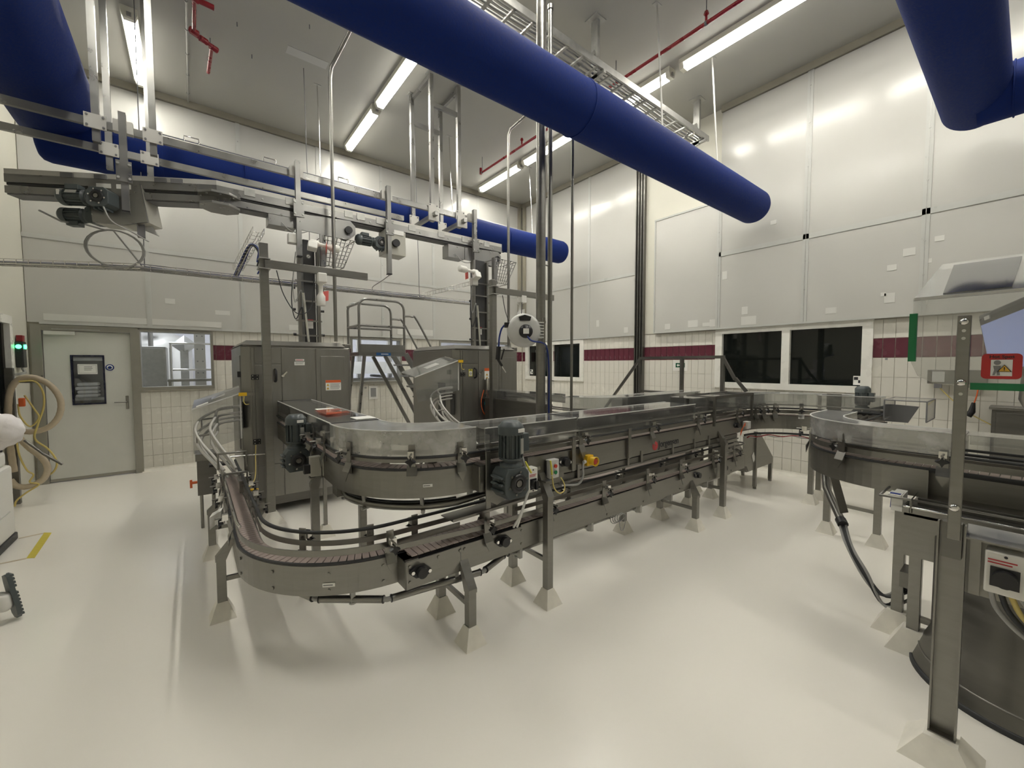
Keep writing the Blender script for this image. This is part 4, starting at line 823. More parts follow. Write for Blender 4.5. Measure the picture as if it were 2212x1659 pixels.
        MB().box(X[2] + 0.05, X[2] + 0.17, yf - 0.07, yf, 1.0, 1.18).build('valve_block', 'black_plastic', t, 0.006); MB().box(X[2] + 0.05, X[2] + 0.165, yf - 0.075, yf - 0.07, 1.10, 1.14).build('display', 'teal', t)
        MB().tube(smooth([(X[2] + 0.05, yf - 0.06, 1.3), (X[2] + 0.0, yf - 0.07, 1.15), (X[2] + 0.03, yf - 0.07, 1.0), (X[2] + 0.13, yf - 0.06, 0.9), (X[2] + 0.17, yf - 0.05, 0.8)], 6), 0.006, 6).build('air_line', 'orange', t)
    # left end: outlet opening, latch box
    MB().box(x0 - 0.006, x0, y0 + 0.12, y0 + 0.75, z0 + 0.45, z1 - 0.1).build('side_door', 'cabinet_steel', t, 0.003)
    MB().box(x0 - 0.03, x0, y0 + 0.10, y0 + 0.16, z1 - 0.33, z1 - 0.27).build('side_hinge', 'black_plastic', t); MB().box(x0 - 0.012, x0 - 0.004, y0 + 0.25, y0 + 0.45, z0 + 0.52, z0 + 1.2).build('slot_cover', 'black_plastic', t)
    MB().box(x0 - 0.004, x0 + 0.003, y0 + 0.02, y0 + 0.13, 0.98, 1.26).build('outlet', 'black_plastic', t)
    MB().box(x0 + 0.13, x0 + w - 0.15, y0 + 0.1, y0 + dpt - 0.1, z0 - 0.12, z0).build('plinth_box', 'dark_steel', t)
    for (a, c) in ((0.08, 0.08), (w - 0.08, 0.08), (0.08, dpt - 0.08), (w - 0.08, dpt - 0.08)):
        MB().cyl((x0 + a, y0 + c, 0.02), (x0 + a, y0 + c, z0), 0.025, n=12).build('foot', 'steel', t); MB().cyl((x0 + a, y0 + c, 0), (x0 + a, y0 + c, 0.02), 0.05, n=14).build('foot_pad', 'steel', t)
    # curved guide rods and hinged clear guard at the outlet
    kx, up = (1.0, 0.0) if which == 1 else (1.18, 0.13)
    pts_out = lambda sx, dz, ry: smooth([(x0 + 0.0, y0 + 0.07, 1.16 + dz + up), (x0 - 0.20 * kx, y0 + 0.02 - ry * 0.3, 1.14 + dz + up), (x0 - 0.35 * kx + sx, y0 - 0.13 - ry, 1.08 + dz + up), (x0 - 0.40 * kx + sx, y0 - 0.29 - ry, 1.0 + dz * 0.9 + up * 0.9), (x0 - 0.36 * kx + sx, y0 - 0.42 - ry, 0.90 + dz * 0.8 + up * 0.7), (x0 - 0.28 + sx * 0.9, y0 - 0.54 - ry, 0.79 + dz * 0.7 + up * 0.4), (x0 - 0.21 + sx * 0.8, y0 - 0.70 - ry, 0.69 + dz * 0.5)], 7)
    for (sx, dz, ry) in ((0, 0.05, 0.0), (0.0, -0.05, 0.0), (0.035, -0.09, 0.0), (0.11, 0.06, 0.02), (0.12, -0.01, 0.03), (0.12, -0.09, 0.04)): MB().tube(pts_out(sx, dz, ry), 0.0115, 10).build('guide_rod', 'chrome', t).data.materials.__setitem__(0, MATS['white_alloy'])
    for k in (14, 24):
        a = pts_out(0, 0.04, 0)[k]; b2 = pts_out(0.09, 0.05, 0.04)[k]; MB().cyl(a, b2, 0.008, n=8).cyl(a, pts_out(0, -0.05, 0)[k], 0.006, n=8).build('rod_tie', 'steel', t)
    g = MB()
    P = [(x0 - 0.42, y0 - 0.20, 1.23), (x0 - 0.03, y0 - 0.14, 1.36), (x0 - 0.03, y0 - 0.14, 0.90), (x0 - 0.42, y0 - 0.20, 0.80)] if which == 1 else [(x0 - 0.66, y0 - 0.20, 1.50), (x0 - 0.03, y0 - 0.14, 1.70), (x0 - 0.03, y0 - 0.14, 1.32), (x0 - 0.62, y0 - 0.20, 1.20)]
    g.add(P + [(p[0], p[1] + 0.006, p[2]) for p in P], [(0, 1, 2, 3), (7, 6, 5, 4), (0, 4, 5, 1), (1, 5, 6, 2), (2, 6, 7, 3), (3, 7, 4, 0)])
    Q = [P[0], P[1], (P[1][0] + 0.02, y0 + 0.25, P[1][2] + 0.06), (P[0][0] + 0.02, y0 + 0.25, P[0][2] + 0.05)]
    g.add(Q + [(p[0], p[1], p[2] + 0.006) for p in Q], [(0, 1, 2, 3), (7, 6, 5, 4), (0, 4, 5, 1), (1, 5, 6, 2), (2, 6, 7, 3), (3, 7, 4, 0)])
    gd = g.build('clear_guard', 'acrylic', t)
    MB().bar(P[0], P[1], 0.012, 0.010).bar(P[1], P[2], 0.012, 0.008).build('guard_edge', 'light_grey_plastic', gd)
    if which == 1: MB().frame((x0 - 0.34, y0 - 0.16, 1.268), (0.93, 0.17, 0.36), (0, 1, 0), (-0.36, 0, 0.93), 0.05, 0.03, 0.003).build('guard_tape', 'paper', gd)
    gz = P[1][2] - 1.36
    MB().box(x0 - 0.03, x0 + 0.10, y0 - 0.165, y0 - 0.14, 1.335 + gz, 1.365 + gz).build('guard_arm', 'steel', t)
    MB().box(x0 - 0.045, x0 + 0.025, y0 - 0.175, y0 - 0.165, 1.335 + gz, 1.37 + gz).build('guard_clamp', 'yellow', t)
    MB().tube(smooth([(x0 + 0.0, y0 - 0.17, 1.33 + gz), (x0 - 0.005, y0 - 0.18, 1.28 + gz), (x0 + 0.01, y0 - 0.18, 1.25 + gz), (x0 + 0.04, y0 - 0.175, 1.25 + gz)], 5), 0.005, 6).build('guard_lead', 'yellow_cable', t)
    MB().box(x0 - 0.31, x0 - 0.14, y0 - 0.42, y0 - 0.30, 0.70, 0.72).build('guide_block', 'black_plastic', t)
    return t
C1 = cabinet(0.40, 5.10, 1.12, 1.35, 0.20, 1.85, 'grey steel sorting cabinet joined to the front conveyor loop', 1)
C2 = cabinet(2.72, 4.70, 1.08, 1.30, 0.20, 1.85, 'grey steel sorting cabinet beside the hose reel column', 2)
# small junction box on the left of the first machine
t = thing('junction_box', 'low grey steel box with orange tap left of the first cabinet', 'box', (0.06, 5.22, 0))
MB().box(0.0, 0.16, 5.10, 5.35, 0.34, 0.69).build('body', 'dark_steel', t, 0.005); MB().box(-0.01, 0.17, 5.08, 5.36, 0.69, 0.76).build('hood', 'steel', t, 0.005)
for (a, c) in ((0.03, 5.13), (0.13, 5.13), (0.03, 5.32), (0.13, 5.32)): MB().cyl((a, c, 0), (a, c, 0.34), 0.014, n=8).build('leg', 'steel', t)
MB().cyl((-0.05, 5.15, 0.47), (0.0, 5.15, 0.47), 0.014, n=8).box(-0.06, -0.04, 5.14, 5.16, 0.42, 0.5).build('tap', 'orange', t)

# ---------------------------------------------------------------- feed columns rising from the cabinets to the overhead conveyor
def riser(x, y, w, label, z1=3.18):
    t = thing('feed_column', label, 'column', (x + w / 2, y, 1.915))
    MB().box(x + 0.07, x + w, y - 0.06, y + 0.10, 1.915, z1).build('chute', 'dark_chute', t, 0.004)
    for a in (x, x + w + 0.012): MB().box(a, a + 0.035, y - 0.10, y - 0.04, 1.915, z1 - 0.02).build('side_rail', 'steel', t)
    for z in (2.0, 2.18, 2.42, 2.66, 2.84): MB().box(x - 0.03, x + w + 0.06, y - 0.105, y - 0.085, z, z + 0.018).build('cross_bar', 'steel', t); 
    for z in (2.02, 2.32, 2.58): MB().cyl((x - 0.03, y - 0.08, z), (x - 0.06, y - 0.08, z), 0.016, n=8).cyl((x + w + 0.05, y - 0.08, z), (x + w + 0.09, y - 0.08, z), 0.016, n=8).build('knob', 'black_plastic', t)
    MB().cyl((x + 0.10, y - 0.11, 1.93), (x + 0.05, y - 0.12, 2.52), 0.016, n=8).build('pneumatic_tube', 'chrome', t)
    s = MB().cyl((x + 0.13, y - 0.062, 2.98), (x + 0.13, y - 0.066, 2.98), 0.03, n=20).build('prohibition_sticker', 'paper', t, label='round prohibition sticker with red ring')
    MB().tube([(x + 0.13 + 0.026 * math.cos(a), y - 0.067, 2.98 + 0.026 * math.sin(a)) for a in [i * 2 * PI / 20 for i in range(20)]], 0.0035, 5, closed=True).bar((x + 0.113, y - 0.067, 2.962), (x + 0.147, y - 0.067, 2.998), 0.004, 0.004).build('red_ring', 'ink', s)
    s = MB().box(x + 0.10, x + 0.165, y - 0.064, y - 0.061, 2.10, 2.21).build('warning_label', 'paper', t); MB().box(x + 0.10, x + 0.165, y - 0.066, y - 0.064, 2.185, 2.21).build('label_header', 'logo_red', s)
    for k, zz in enumerate((2.65, 2.45)): MB().tube(smooth([(x - 0.02, y - 0.12, 3.0), (x - 0.06 - 0.02 * k, y - 0.13, zz), (x - 0.04, y - 0.12, zz - 0.25), (x + 0.03, y - 0.12, zz - 0.1), (x + 0.04, y - 0.11, 2.2)], 6), 0.006, 6).build('cable', ('grey_cable', 'rubber')[k], t)
    # open wire basket
    b = MB(); bx0, bx1 = x + w + 0.05, x + w + 0.42
    F = lambda u, v: Vector((bx0 + (bx1 - bx0) * u * (1 - 0.35 * (1 - v)), y - 0.30 + 0.06 * (1 - v), 2.86 + 0.34 * v))
    for i in range(8): b.cyl(F(i / 7, 0), F(i / 7, 1), 0.0055, n=5)
    for i in range(8): b.cyl(F(0, i / 7), F(1, i / 7), 0.0055, n=5)
    b.tube([F(0, 0), F(1, 0), F(1, 1), F(0, 1)], 0.009, 6, closed=True)
    for p in (F(0, 1), F(1, 1), F(0, 0), F(1, 0)): b.cyl(p, (p.x - 0.02, y + 0.02, p.z), 0.006, n=6)
    b.build('wire_basket', 'alloy', t)
    MB().box(x + w + 0.02, x + w + 0.08, y - 0.28, y - 0.22, 2.84, 3.22).build('basket_plate', 'alloy', t)
    return t
R1 = riser(1.03, 5.60, 0.20, 'dark feed column with wire basket above the first cabinet')
R2 = riser(3.28, 5.20, 0.22, 'dark feed column with wire basket above the second cabinet', 3.2)
# level sensors: white horn shaped housings
def sensor(label, c, d, tagm='pink_tag', arm=None):
    t = thing('level_sensor', label, 'sensor', c); c, d = Vector(c), Vector(d).normalized()
    MB().lathe([(0.03, -0.02), (0.04, 0.0), (0.04, 0.06), (0.022, 0.085), (0.022, 0.15), (0.026, 0.17), (0.045, 0.20), (0.045, 0.30), (0.04, 0.305), (0.0, 0.305)], c, d, 18).build('horn', 'white_plastic', t)
    s = d.cross(Vector((0, 0.4, 1))).normalized(); u = s.cross(d)
    MB().frame(c + d * 0.01 - u * 0.05, d, s, u, 0.05, 0.045, 0.045).build('housing', 'white_plastic', t, 0.01)
    q = c + d * 0.15 - u * 0.0 + s * 0.03
    MB().prism([q + s * a + Vector((0, 0, b)) for a, b in ((-0.02, 0.0), (0.05, 0.02), (0.045, -0.09), (-0.025, -0.11))], (0, -0.004, 0)).build('tag', tagm, t, label='pink paper tag')
    return t
sensor('white level sensor lying along the overhead conveyor of the first column', (1.14, 5.26, 3.08), (1, -0.1, -0.12))
sensor('white level sensor hanging under the first crossbar', (1.13, 4.84, 2.60), (0, 0, -1))
sensor('white level sensor pointing sideways at the second column', (3.28, 5.02, 2.98), (-1, -0.1, 0.05))
sensor('white level sensor hanging under the second crossbar', (3.62, 4.44, 2.56), (0, 0, -1), 'white_plastic')
for (x, y, lab) in ((0.96, 5.38, 'small grey switch box clipped to the first column'), (3.27, 5.08, 'small grey switch box clipped to the second column')):
    t = thing('switch_box', lab, 'switch box', (x, y, 2.96)); z0_ = 3.06 if x < 2 else 2.80
    MB().box(x - 0.05, x + 0.05, y - 0.04, y + 0.04, z0_, z0_ + 0.11).build('body', 'light_grey_plastic', t, 0.006); MB().box(x - 0.045, x + 0.045, y - 0.046, y - 0.04, z0_ + 0.005, z0_ + 0.105).build('cover', 'white_plastic', t, 0.004)
# square posts with side arms
def tpost(x, y, h, L, za, label, foot=True):
    t = thing('square_post', label, 'post', (x, y, 0)); w = 0.038
    MB().box(x - w, x + w, y - w, y + w, 0.05, h).build('post', 'steel', t, 0.004)
    MB().box(x, x + L, y - 0.07, y - w, za - 0.04, za + 0.04).build('side_arm', 'steel', t, 0.003)
    for z in (za - 0.05, za + 0.05): MB().box(x - w - 0.012, x + w + 0.012, y - 0.085, y + w + 0.012, z - 0.004, z + 0.004).build('clamp', 'galvanised', t)
    A = [(x - 0.12, y - 0.12, 0), (x + 0.12, y - 0.12, 0), (x + 0.12, y + 0.12, 0), (x - 0.12, y + 0.12, 0)]; B = [(x - 0.045, y - 0.045, 0.12), (x + 0.045, y - 0.045, 0.12), (x + 0.045, y + 0.045, 0.12), (x - 0.045, y + 0.045, 0.12)]
    MB().add(A + B, [(0, 3, 2, 1), (4, 5, 6, 7), (0, 1, 5, 4), (1, 2, 6, 5), (2, 3, 7, 6), (3, 0, 4, 7)]).build('foot', 'plinth', t)
    MB().tube(smooth([(x + 0.1, y - 0.08, za - 0.06), (x + 0.16, y - 0.08, za - 0.3), (x + 0.28, y - 0.08, za - 0.48), (x + 0.42, y - 0.06, za - 0.4), (x + 0.46, y - 0.05, za - 0.05)], 6), 0.005, 6).build('cable', 'rubber', t)
    return t
tpost(0.60, 4.86, 2.88, 1.03, 2.67, 'tall square steel post with long side arm before the first cabinet')
tpost(3.14, 4.42, 2.76, 1.05, 2.62, 'tall square steel post with long side arm before the second cabinet')
# ---------------------------------------------------------------- floor conveyors
PITCH = 0.0381
slat_me = MB().box(-0.0168, 0.0168, -0.0525, 0.0525, -0.005, 0.0).box(-0.0172, 0.0, -0.018, 0.018, -0.012, -0.005).mesh('chain_slat', 'chain')
bracket_me = MB().prism([(0.004, -0.030, 0.0), (0.004, 0.030, 0.0), (0.030, 0.030, -0.055), (0.030, 0.0, -0.115), (0.030, -0.030, -0.055)], (0.004, 0, 0)).box(0.004, 0.010, -0.020, 0.020, -0.07, 0.125).cyl((-0.015, 0, 0.075), (0.10, 0, 0.075), 0.006, n=8).mesh('rail_bracket', 'steel')
clamp_me = MB().box(0.030, 0.062, -0.017, 0.017, 0.058, 0.096).box(0.055, 0.075, -0.008, 0.008, 0.045, 0.06).mesh('clamp_block', 'chrome')
star = [(0.030 if k % 2 == 0 else 0.014) for k in range(8)]
knob_me = MB().prism([(0.066, star[k] * math.cos(k * PI / 4), 0.042 + star[k] * math.sin(k * PI / 4)) for k in range(8)], (0.016, 0, -0.006)).cyl((0.055, 0, 0.045), (0.07, 0, 0.043), 0.012, n=8).mesh('star_knob', 'black_plastic')
foot_me = MB().add([(-0.072, -0.072, 0), (0.072, -0.072, 0), (0.072, 0.072, 0), (-0.072, 0.072, 0), (-0.03, -0.03, 0.11), (0.03, -0.03, 0.11), (0.03, 0.03, 0.11), (-0.03, 0.03, 0.11)], [(0, 3, 2, 1), (4, 5, 6, 7), (0, 1, 5, 4), (1, 2, 6, 5), (2, 3, 7, 6), (3, 0, 4, 7)]).mesh('foot', 'plinth')
screw_me = MB().cyl((0, 0, 0), (0.006, 0, 0), 0.009, n=6).mesh('screw', 'steel')
def slats(t, path, z, limit=300, start=0.02):
    for i, (x, y, a) in enumerate(walk(path, PITCH, start)):
        if i < limit: inst(slat_me, 'chain_slat', t, (x, y, z), a)
def plate(t, path, l, z0, z1, name='side_plate', m='steel', w=0.004):
    return MB().sweep(path, [(l - w, z0), (l + w, z0), (l + w, z1), (l - w, z1)]).build(name, m, t)
def tube_rail(t, path, l, z, r=0.010, m='rubber', name='guide_rail'):
    P = []
    for i, p in enumerate(path):
        a = Vector(path[max(0, i - 1)]); b = Vector(path[min(len(path) - 1, i + 1)]); d = (b - a).normalized(); P.append((p[0] + d.y * l, p[1] - d.x * l, z))
    return MB().tube(P, r, 8).build(name, m, t)
def wear(t, path, z, w=0.05): return MB().sweep(path, [(-w, z - 0.03), (w, z - 0.03), (w, z - 0.013), (-w, z - 0.013)]).build('wear_strip', 'black_plastic', t)
def bracket(t, x, y, ang, z, flip=False):
    """ang: outward heading"""
    b = inst(bracket_me, 'rail_bracket', t, (x, y, z), ang); ORG[b.name] = ORG[t.name]
    for me, nm in ((clamp_me, 'clamp_block'), (knob_me, 'star_knob')):
        o = bpy.data.objects.new(nm, me); COL.objects.link(o); o.parent = b
    return b
def leg(t, x, y, ztop, toward=None, zb=None, w=0.026):
    MB().box(x - w, x + w, y - w, y + w, 0.10, ztop).build('leg', 'steel', t, 0.003)
    inst(foot_me, 'foot', t, (x, y, 0))
    if toward:
        tx, ty = toward; d = Vector((tx - x, ty - y, 0)).normalized(); s = Vector((-d.y, d.x, 0)); zb = zb or ztop + 0.1
        p = Vector((x, y, ztop)); q = Vector((tx, ty, zb))
        MB().prism([p - d * 0.030 + s * 0.028 + Vector((0, 0, -0.02)), p + d * 0.026 + s * 0.028 + Vector((0, 0, -0.02)), q + s * 0.028 + Vector((0, 0, -0.01)), q + s * 0.028 + Vector((0, 0, 0.03)), p - d * 0.030 + s * 0.028 + Vector((0, 0, 0.004))], s * -0.056).build('leg_bracket', 'steel', t)
def crossbar(t, a, b, z): MB().bar((a[0], a[1], z), (b[0], b[1], z), 0.022, 0.028).build('crossbar', 'steel', t)
def bearing(t, x, y, z, s=1.0, d=(0, -1, 0)):
    D = Vector(d); W = D.cross(Vector((0, 0, 1))); c = Vector((x, y, z))
    b = MB().prism([c + W * (a * s) + Vector((0, 0, h * s)) for a, h in ((-0.062, -0.02), (-0.03, -0.036), (0.03, -0.030), (0.062, 0.0), (0.062, 0.02), (0.03, 0.036), (-0.03, 0.030), (-0.062, 0.0))], D * 0.016).build('shaft_bearing', 'black_plastic', t)
    MB().cyl(c + D * 0.014, c + D * 0.045 * s, 0.030 * s, n=16).build('bearing_cap', 'black_plastic', b)
    for k in (-1, 1): MB().cyl(c + W * (k * 0.05 * s) + D * 0.016 + Vector((0, 0, k * 0.008)), c + W * (k * 0.05 * s) + D * 0.026 + Vector((0, 0, k * 0.008)), 0.011 * s, n=6).build('bolt', 'chrome', b)
def ucover(path, lo, li, z0, z1, w=0.0025):
    """clear U-shaped cover: outer wall at lateral lo, inner wall at li"""
    a, b = max(lo, li), min(lo, li); m = MB()
    m.sweep(path, [(a - w, z0), (a + w, z0), (a + w, z1), (a - w, z1)]); m.sweep(path, [(b - w, z0), (b + w, z0), (b + w, z1), (b - w, z1)])
    return m.sweep(path, [(b - w, z1), (a + w, z1), (a + w, z1 + 2 * w), (b - w, z1 + 2 * w)])
def cover(t, path, lo, li, z0, z1, m='acrylic', edge=True, name='clear_cover'):
    c = ucover(path, lo, li, z0, z1).build(name, m, t)
    if edge:
        for l in (lo, li): MB().sweep(path, [(l - 0.004, z1 + 0.002), (l + 0.004, z1 + 0.002), (l + 0.004, z1 + 0.008), (l - 0.004, z1 + 0.008)]).build('edge_highlight', 'light_grey_plastic', c)  # pale strips paint the highlight along the clear sheet's top edges
    return c
def endframe(c, p, d, half, z0, z1, m='black_plastic'):
    """thin dark edge around the open end of a cover"""
    P = Vector((p[0], p[1], 0)); S = Vector((d[1], -d[0], 0)); f = MB()
    for s in half: f.cyl(P + S * s + Vector((0, 0, z0)), P + S * s + Vector((0, 0, z1)), 0.004, n=6)
    f.cyl(P + S * half[0] + Vector((0, 0, z1)), P + S * half[1] + Vector((0, 0, z1)), 0.004, n=6); f.build('cover_end', m, c)

# ------------- lower conveyor: leaves the first cabinet, turns and runs under the upper one
LC = thing('lower_conveyor', 'low steel slat conveyor curving from the first cabinet and running beneath the upper conveyor', 'conveyor', (1.25, 2.2, 0))
ZL = 0.585
curve = [(0.24, 4.85), (0.24, 4.2), (0.24, 3.5), (0.24, 2.92)] + arc(0.905, 2.92, 0.665, 180, 270, 20)[1:] + [(1.30, 2.255), (1.76, 2.255)]
slats(LC, curve, ZL, 150); wear(LC, curve, ZL)
main_curve = [p for p in curve if p[0] < 0.88] + [(0.89, 2.255)]
plate(LC, main_curve, 0.062, 0.41, 0.572); plate(LC, curve, -0.060, 0.41, 0.572)
MB().sweep(main_curve, [(0.056, 0.576), (0.070, 0.576), (0.070, 0.588), (0.056, 0.588)]).build('edge_trim', 'rubber', LC)
MB().sweep(curve[:-1], [(0.052, 0.62), (0.058, 0.62), (0.058, 0.655), (0.052, 0.655)]).build('guide_rail', 'steel', LC)
MB().sweep(curve, [(-0.060, 0.63), (-0.054, 0.63), (-0.054, 0.660), (-0.060, 0.660)]).build('guide_rail', 'steel', LC)
tube_rail(LC, [p for p in curve] + [(2.4, 2.255)], -0.062, 0.705, 0.011)
tube_rail(LC, curve[:6], 0.062, 0.71, 0.009, 'chrome')
str1 = [(0.885, 2.145), (5.15, 2.145)]
slats(LC, str1, ZL, 150, 0.06); wear(LC, str1, ZL)
MB().box(0.885, 1.70, 2.072, 2.082, 0.41, 0.566).build('tail_plate', 'steel', LC, 0.002); MB().box(0.882, 0.892, 2.082, 2.20, 0.41, 0.566).build('end_plate', 'steel', LC, 0.002)
MB().box(0.885, 0.96, 2.075, 2.19, 0.566, 0.572).build('end_cover', 'dark_steel', LC)
MB().box(1.70, 5.15, 2.078, 2.086, 0.41, 0.575).build('side_plate', 'steel', LC, 0.002); MB().box(1.76, 5.15, 2.204, 2.212, 0.41, 0.575).build('side_plate', 'steel', LC)
MB().prism([(5.15, 2.078, 0.43), (5.15, 2.078, 0.575), (5.22, 2.078, 0.56), (5.24, 2.078, 0.49), (5.20, 2.078, 0.42)], (0, 0.13, 0)).build('nose_plate', 'steel', LC)
MB().sweep([(0.80, 2.16), (1.35, 2.095), (2.2, 2.088), (5.2, 2.088)], [(-0.003, 0.615), (0.003, 0.615), (0.003, 0.645), (-0.003, 0.645)]).build('guide_rail', 'steel', LC)
MB().sweep([(1.75, 2.215), (2.4, 2.205), (5.2, 2.205)], [(-0.003, 0.615), (0.003, 0.615), (0.003, 0.645), (-0.003, 0.645)]).build('guide_rail', 'steel', LC)
tube_rail(LC, [(1.6, 2.2), (3.2, 2.205), (5.2, 2.205)], -0.0, 0.70, 0.010)
MB().tube([(4.75, 2.205, 0.70)] + [(5.12 + 0.10 * math.sin(a), 2.145 + 0.06 * math.cos(a), 0.70) for a in [i * PI / 8 for i in range(9)]] + [(4.75, 2.085, 0.70)], 0.010, 8).build('guide_rail', 'steel', LC)
for x in (0.895, 1.215, 1.245, 1.69): 
    for z in (0.45, 0.54): inst(screw_me, 'screw', LC, (x + 0.01, 2.072, z), -PI / 2)
for x in (1.08, 1.46, 1.98, 2.6, 3.1, 3.7, 4.3, 4.8):
    inst(screw_me, 'screw', LC, (x, 2.078 if x > 1.7 else 2.072, 0.545 if x < 1.7 else 0.44), -PI / 2)
MB().box(1.228, 1.232, 2.0705, 2.0725, 0.41, 0.566).build('seam', 'stain_grey', LC)
for a in (190, 215, 240, 262):
    for z in (0.44, 0.53): inst(screw_me, 'screw', LC, (0.905 + 0.731 * math.cos(math.radians(a)), 2.92 + 0.731 * math.sin(math.radians(a)), z), math.radians(a))
a = math.radians(240); lbp = Vector((0.905 + 0.7335 * math.cos(a), 2.92 + 0.7335 * math.sin(a), 0.47)); tg = Vector((-math.sin(a), math.cos(a), 0))
lb = MB().frame(lbp, tg, Vector((math.cos(a), math.sin(a), 0)), (0, 0, 1), 0.032, 0.0015, 0.010).build('type_label', 'paper', LC); lines(MB(), lbp - tg * 0.028 + Vector((math.cos(a), math.sin(a), 0)) * 0.001, tg, (0, 0, 1), 0.05, 1, 0.01, 0.007, (math.cos(a), math.sin(a), 0)).build('print', 'ink_grey', lb)
for (x, z) in ((0.965, 0.50), (1.54, 0.515)): bearing(LC, x, 2.072, z, 1.0)
bearing(LC, 4.02, 2.078, 0.52, 0.9); bearing(LC, 4.62, 2.078, 0.50, 0.8)
# brackets: outer side of the left leg, inside of the bend, both sides of the straight
for y in (3.15, 3.62, 4.02, 4.35): bracket(LC, 0.178, y, PI, 0.60)
for (y) in (3.28, 3.62, 3.95, 4.30): bracket(LC, 0.302, y, 0, 0.60)
for ang in (222, 258): bracket(LC, 0.905 + 0.605 * math.cos(math.radians(ang)), 2.92 + 0.605 * math.sin(math.radians(ang)), math.radians(ang + 180), 0.60)
for x in (0.84, 1.42, 1.95, 2.55, 3.15, 3.70, 4.35, 4.85): bracket(LC, x, 2.078 if x > 0.9 else 2.19, -PI / 2, 0.60)
for x in (1.05, 1.55, 2.3, 3.0, 3.7, 4.4): bracket(LC, x, 2.315 if x < 1.8 else 2.212, PI / 2, 0.60)
# guide bridge near the rods
MB().tube([(0.15, 4.42, 0.72), (0.15, 4.42, 0.86), (0.36, 4.42, 0.86), (0.36, 4.42, 0.72)], 0.012, 6).build('guide_bridge', 'steel', LC); MB().tube([(0.17, 4.02, 0.66), (0.17, 4.02, 0.76), (0.33, 4.02, 0.76), (0.33, 4.02, 0.66)], 0.011, 6).build('guide_bridge', 'dark_steel', LC)
MB().box(0.27, 0.32, 3.96, 4.0, 0.60, 0.70).build('sensor', 'steel', LC, 0.003); MB().cyl((0.24, 4.55, 0.80), (0.52, 4.50, 0.80), 0.006, n=8).build('adjuster_rod', 'chrome', LC)
MB().tube(smooth([(0.33, 4.2, 0.56), (0.42, 4.4, 0.60), (0.48, 4.9, 0.72), (0.5, 5.05, 0.8)], 5), 0.005, 6).build('sensor_lead', 'yellow_cable', LC); MB().cyl((0.33, 4.19, 0.56), (0.42, 4.16, 0.555), 0.012, n=8).build('lead_plug', 'yellow', LC)
MB().prism([(0.13, 3.66, 0.57), (0.13, 3.66, 0.50), (0.06, 3.62, 0.46), (0.06, 3.62, 0.55)], (0.02, 0.10, 0)).build('hanging_tag', 'paper', LC)
# legs
for (x, y) in ((0.105, 3.22), (0.085, 4.29)):
    leg(LC, x, y, 0.40, (0.178, y), 0.50); crossbar(LC, (x, y), (0.36, y - 0.02), 0.25)
leg(LC, 1.25, 2.0, 0.33, (1.25, 2.075), 0.45); leg(LC, 1.26, 2.385, 0.40); crossbar(LC, (1.255, 2.0), (1.26, 2.385), 0.22)
leg(LC, 3.92, 2.03, 0.34, (3.92, 2.08), 0.45); leg(LC, 3.91, 2.42, 0.40); crossbar(LC, (3.92, 2.03), (3.91, 2.42), 0.20)
MB().box(1.15, 1.37, 2.20, 2.40, 0.40, 0.41).build('cross_support', 'steel', LC); MB().box(3.80, 4.02, 2.08, 2.44, 0.40, 0.41).build('cross_support', 'steel', LC)
# conduit slung below
def conduit(t, pts, r, joints=()):
    for a, b in zip(pts, pts[1:]):
        a, b = Vector(a), Vector(b); d = (b - a).normalized(); MB().cyl(a + d * 0.02, b - d * 0.02, r, n=12).build('cable_conduit', 'steel', t)
    MB().tube(pts, r * 0.7, 8).build('conduit_cable', 'grey_cable', t)
    for a in pts[1:-1]:
        for s in (-0.022, 0.022):
            i = pts.index(a); d = (Vector(pts[i + (1 if s > 0 else 0)]) - Vector(pts[i - (0 if s > 0 else 1)])).normalized(); q = Vector(a) + d * s; MB().cyl(q - d * 0.003, q + d * 0.003, r * 1.12, n=12).build('edge_grommet', 'black_plastic', t)
conduit(LC, [(0.40, 2.62, 0.355), (0.50, 2.42, 0.345), (0.81, 2.16, 0.35), (1.40, 2.085, 0.35), (1.62, 2.15, 0.37), (2.75, 2.165, 0.365), (4.95, 2.165, 0.37)], 0.020)
for x in (0.66, 1.22, 1.72, 2.45, 3.1, 3.6, 4.3): MB().box(x - 0.012, x + 0.012, 2.10 if x > 1 else 2.27, 2.19 if x > 1 else 2.30, 0.33, 0.41).cyl((x, 2.14 if x > 1 else 2.285, 0.325), (x, 2.14 if x > 1 else 2.285, 0.335), 0.02, n=8).build('conduit_clip', 'galvanised', LC)
for k in range(5): MB().tube([(2.74 + 0.07 * math.cos(a) * (1 - 0.1 * k) + 0.012 * k, 2.10 - 0.008 * k, 0.375 + (0.05 - 0.006 * k) * math.sin(a) - (0.09 if k == 4 and math.sin(a) < 0 else 0) * -math.sin(a)) for a in [i * 2 * PI / 20 for i in range(20)]], 0.004, 5, closed=True).build('cable_coil', 'grey_cable', LC)

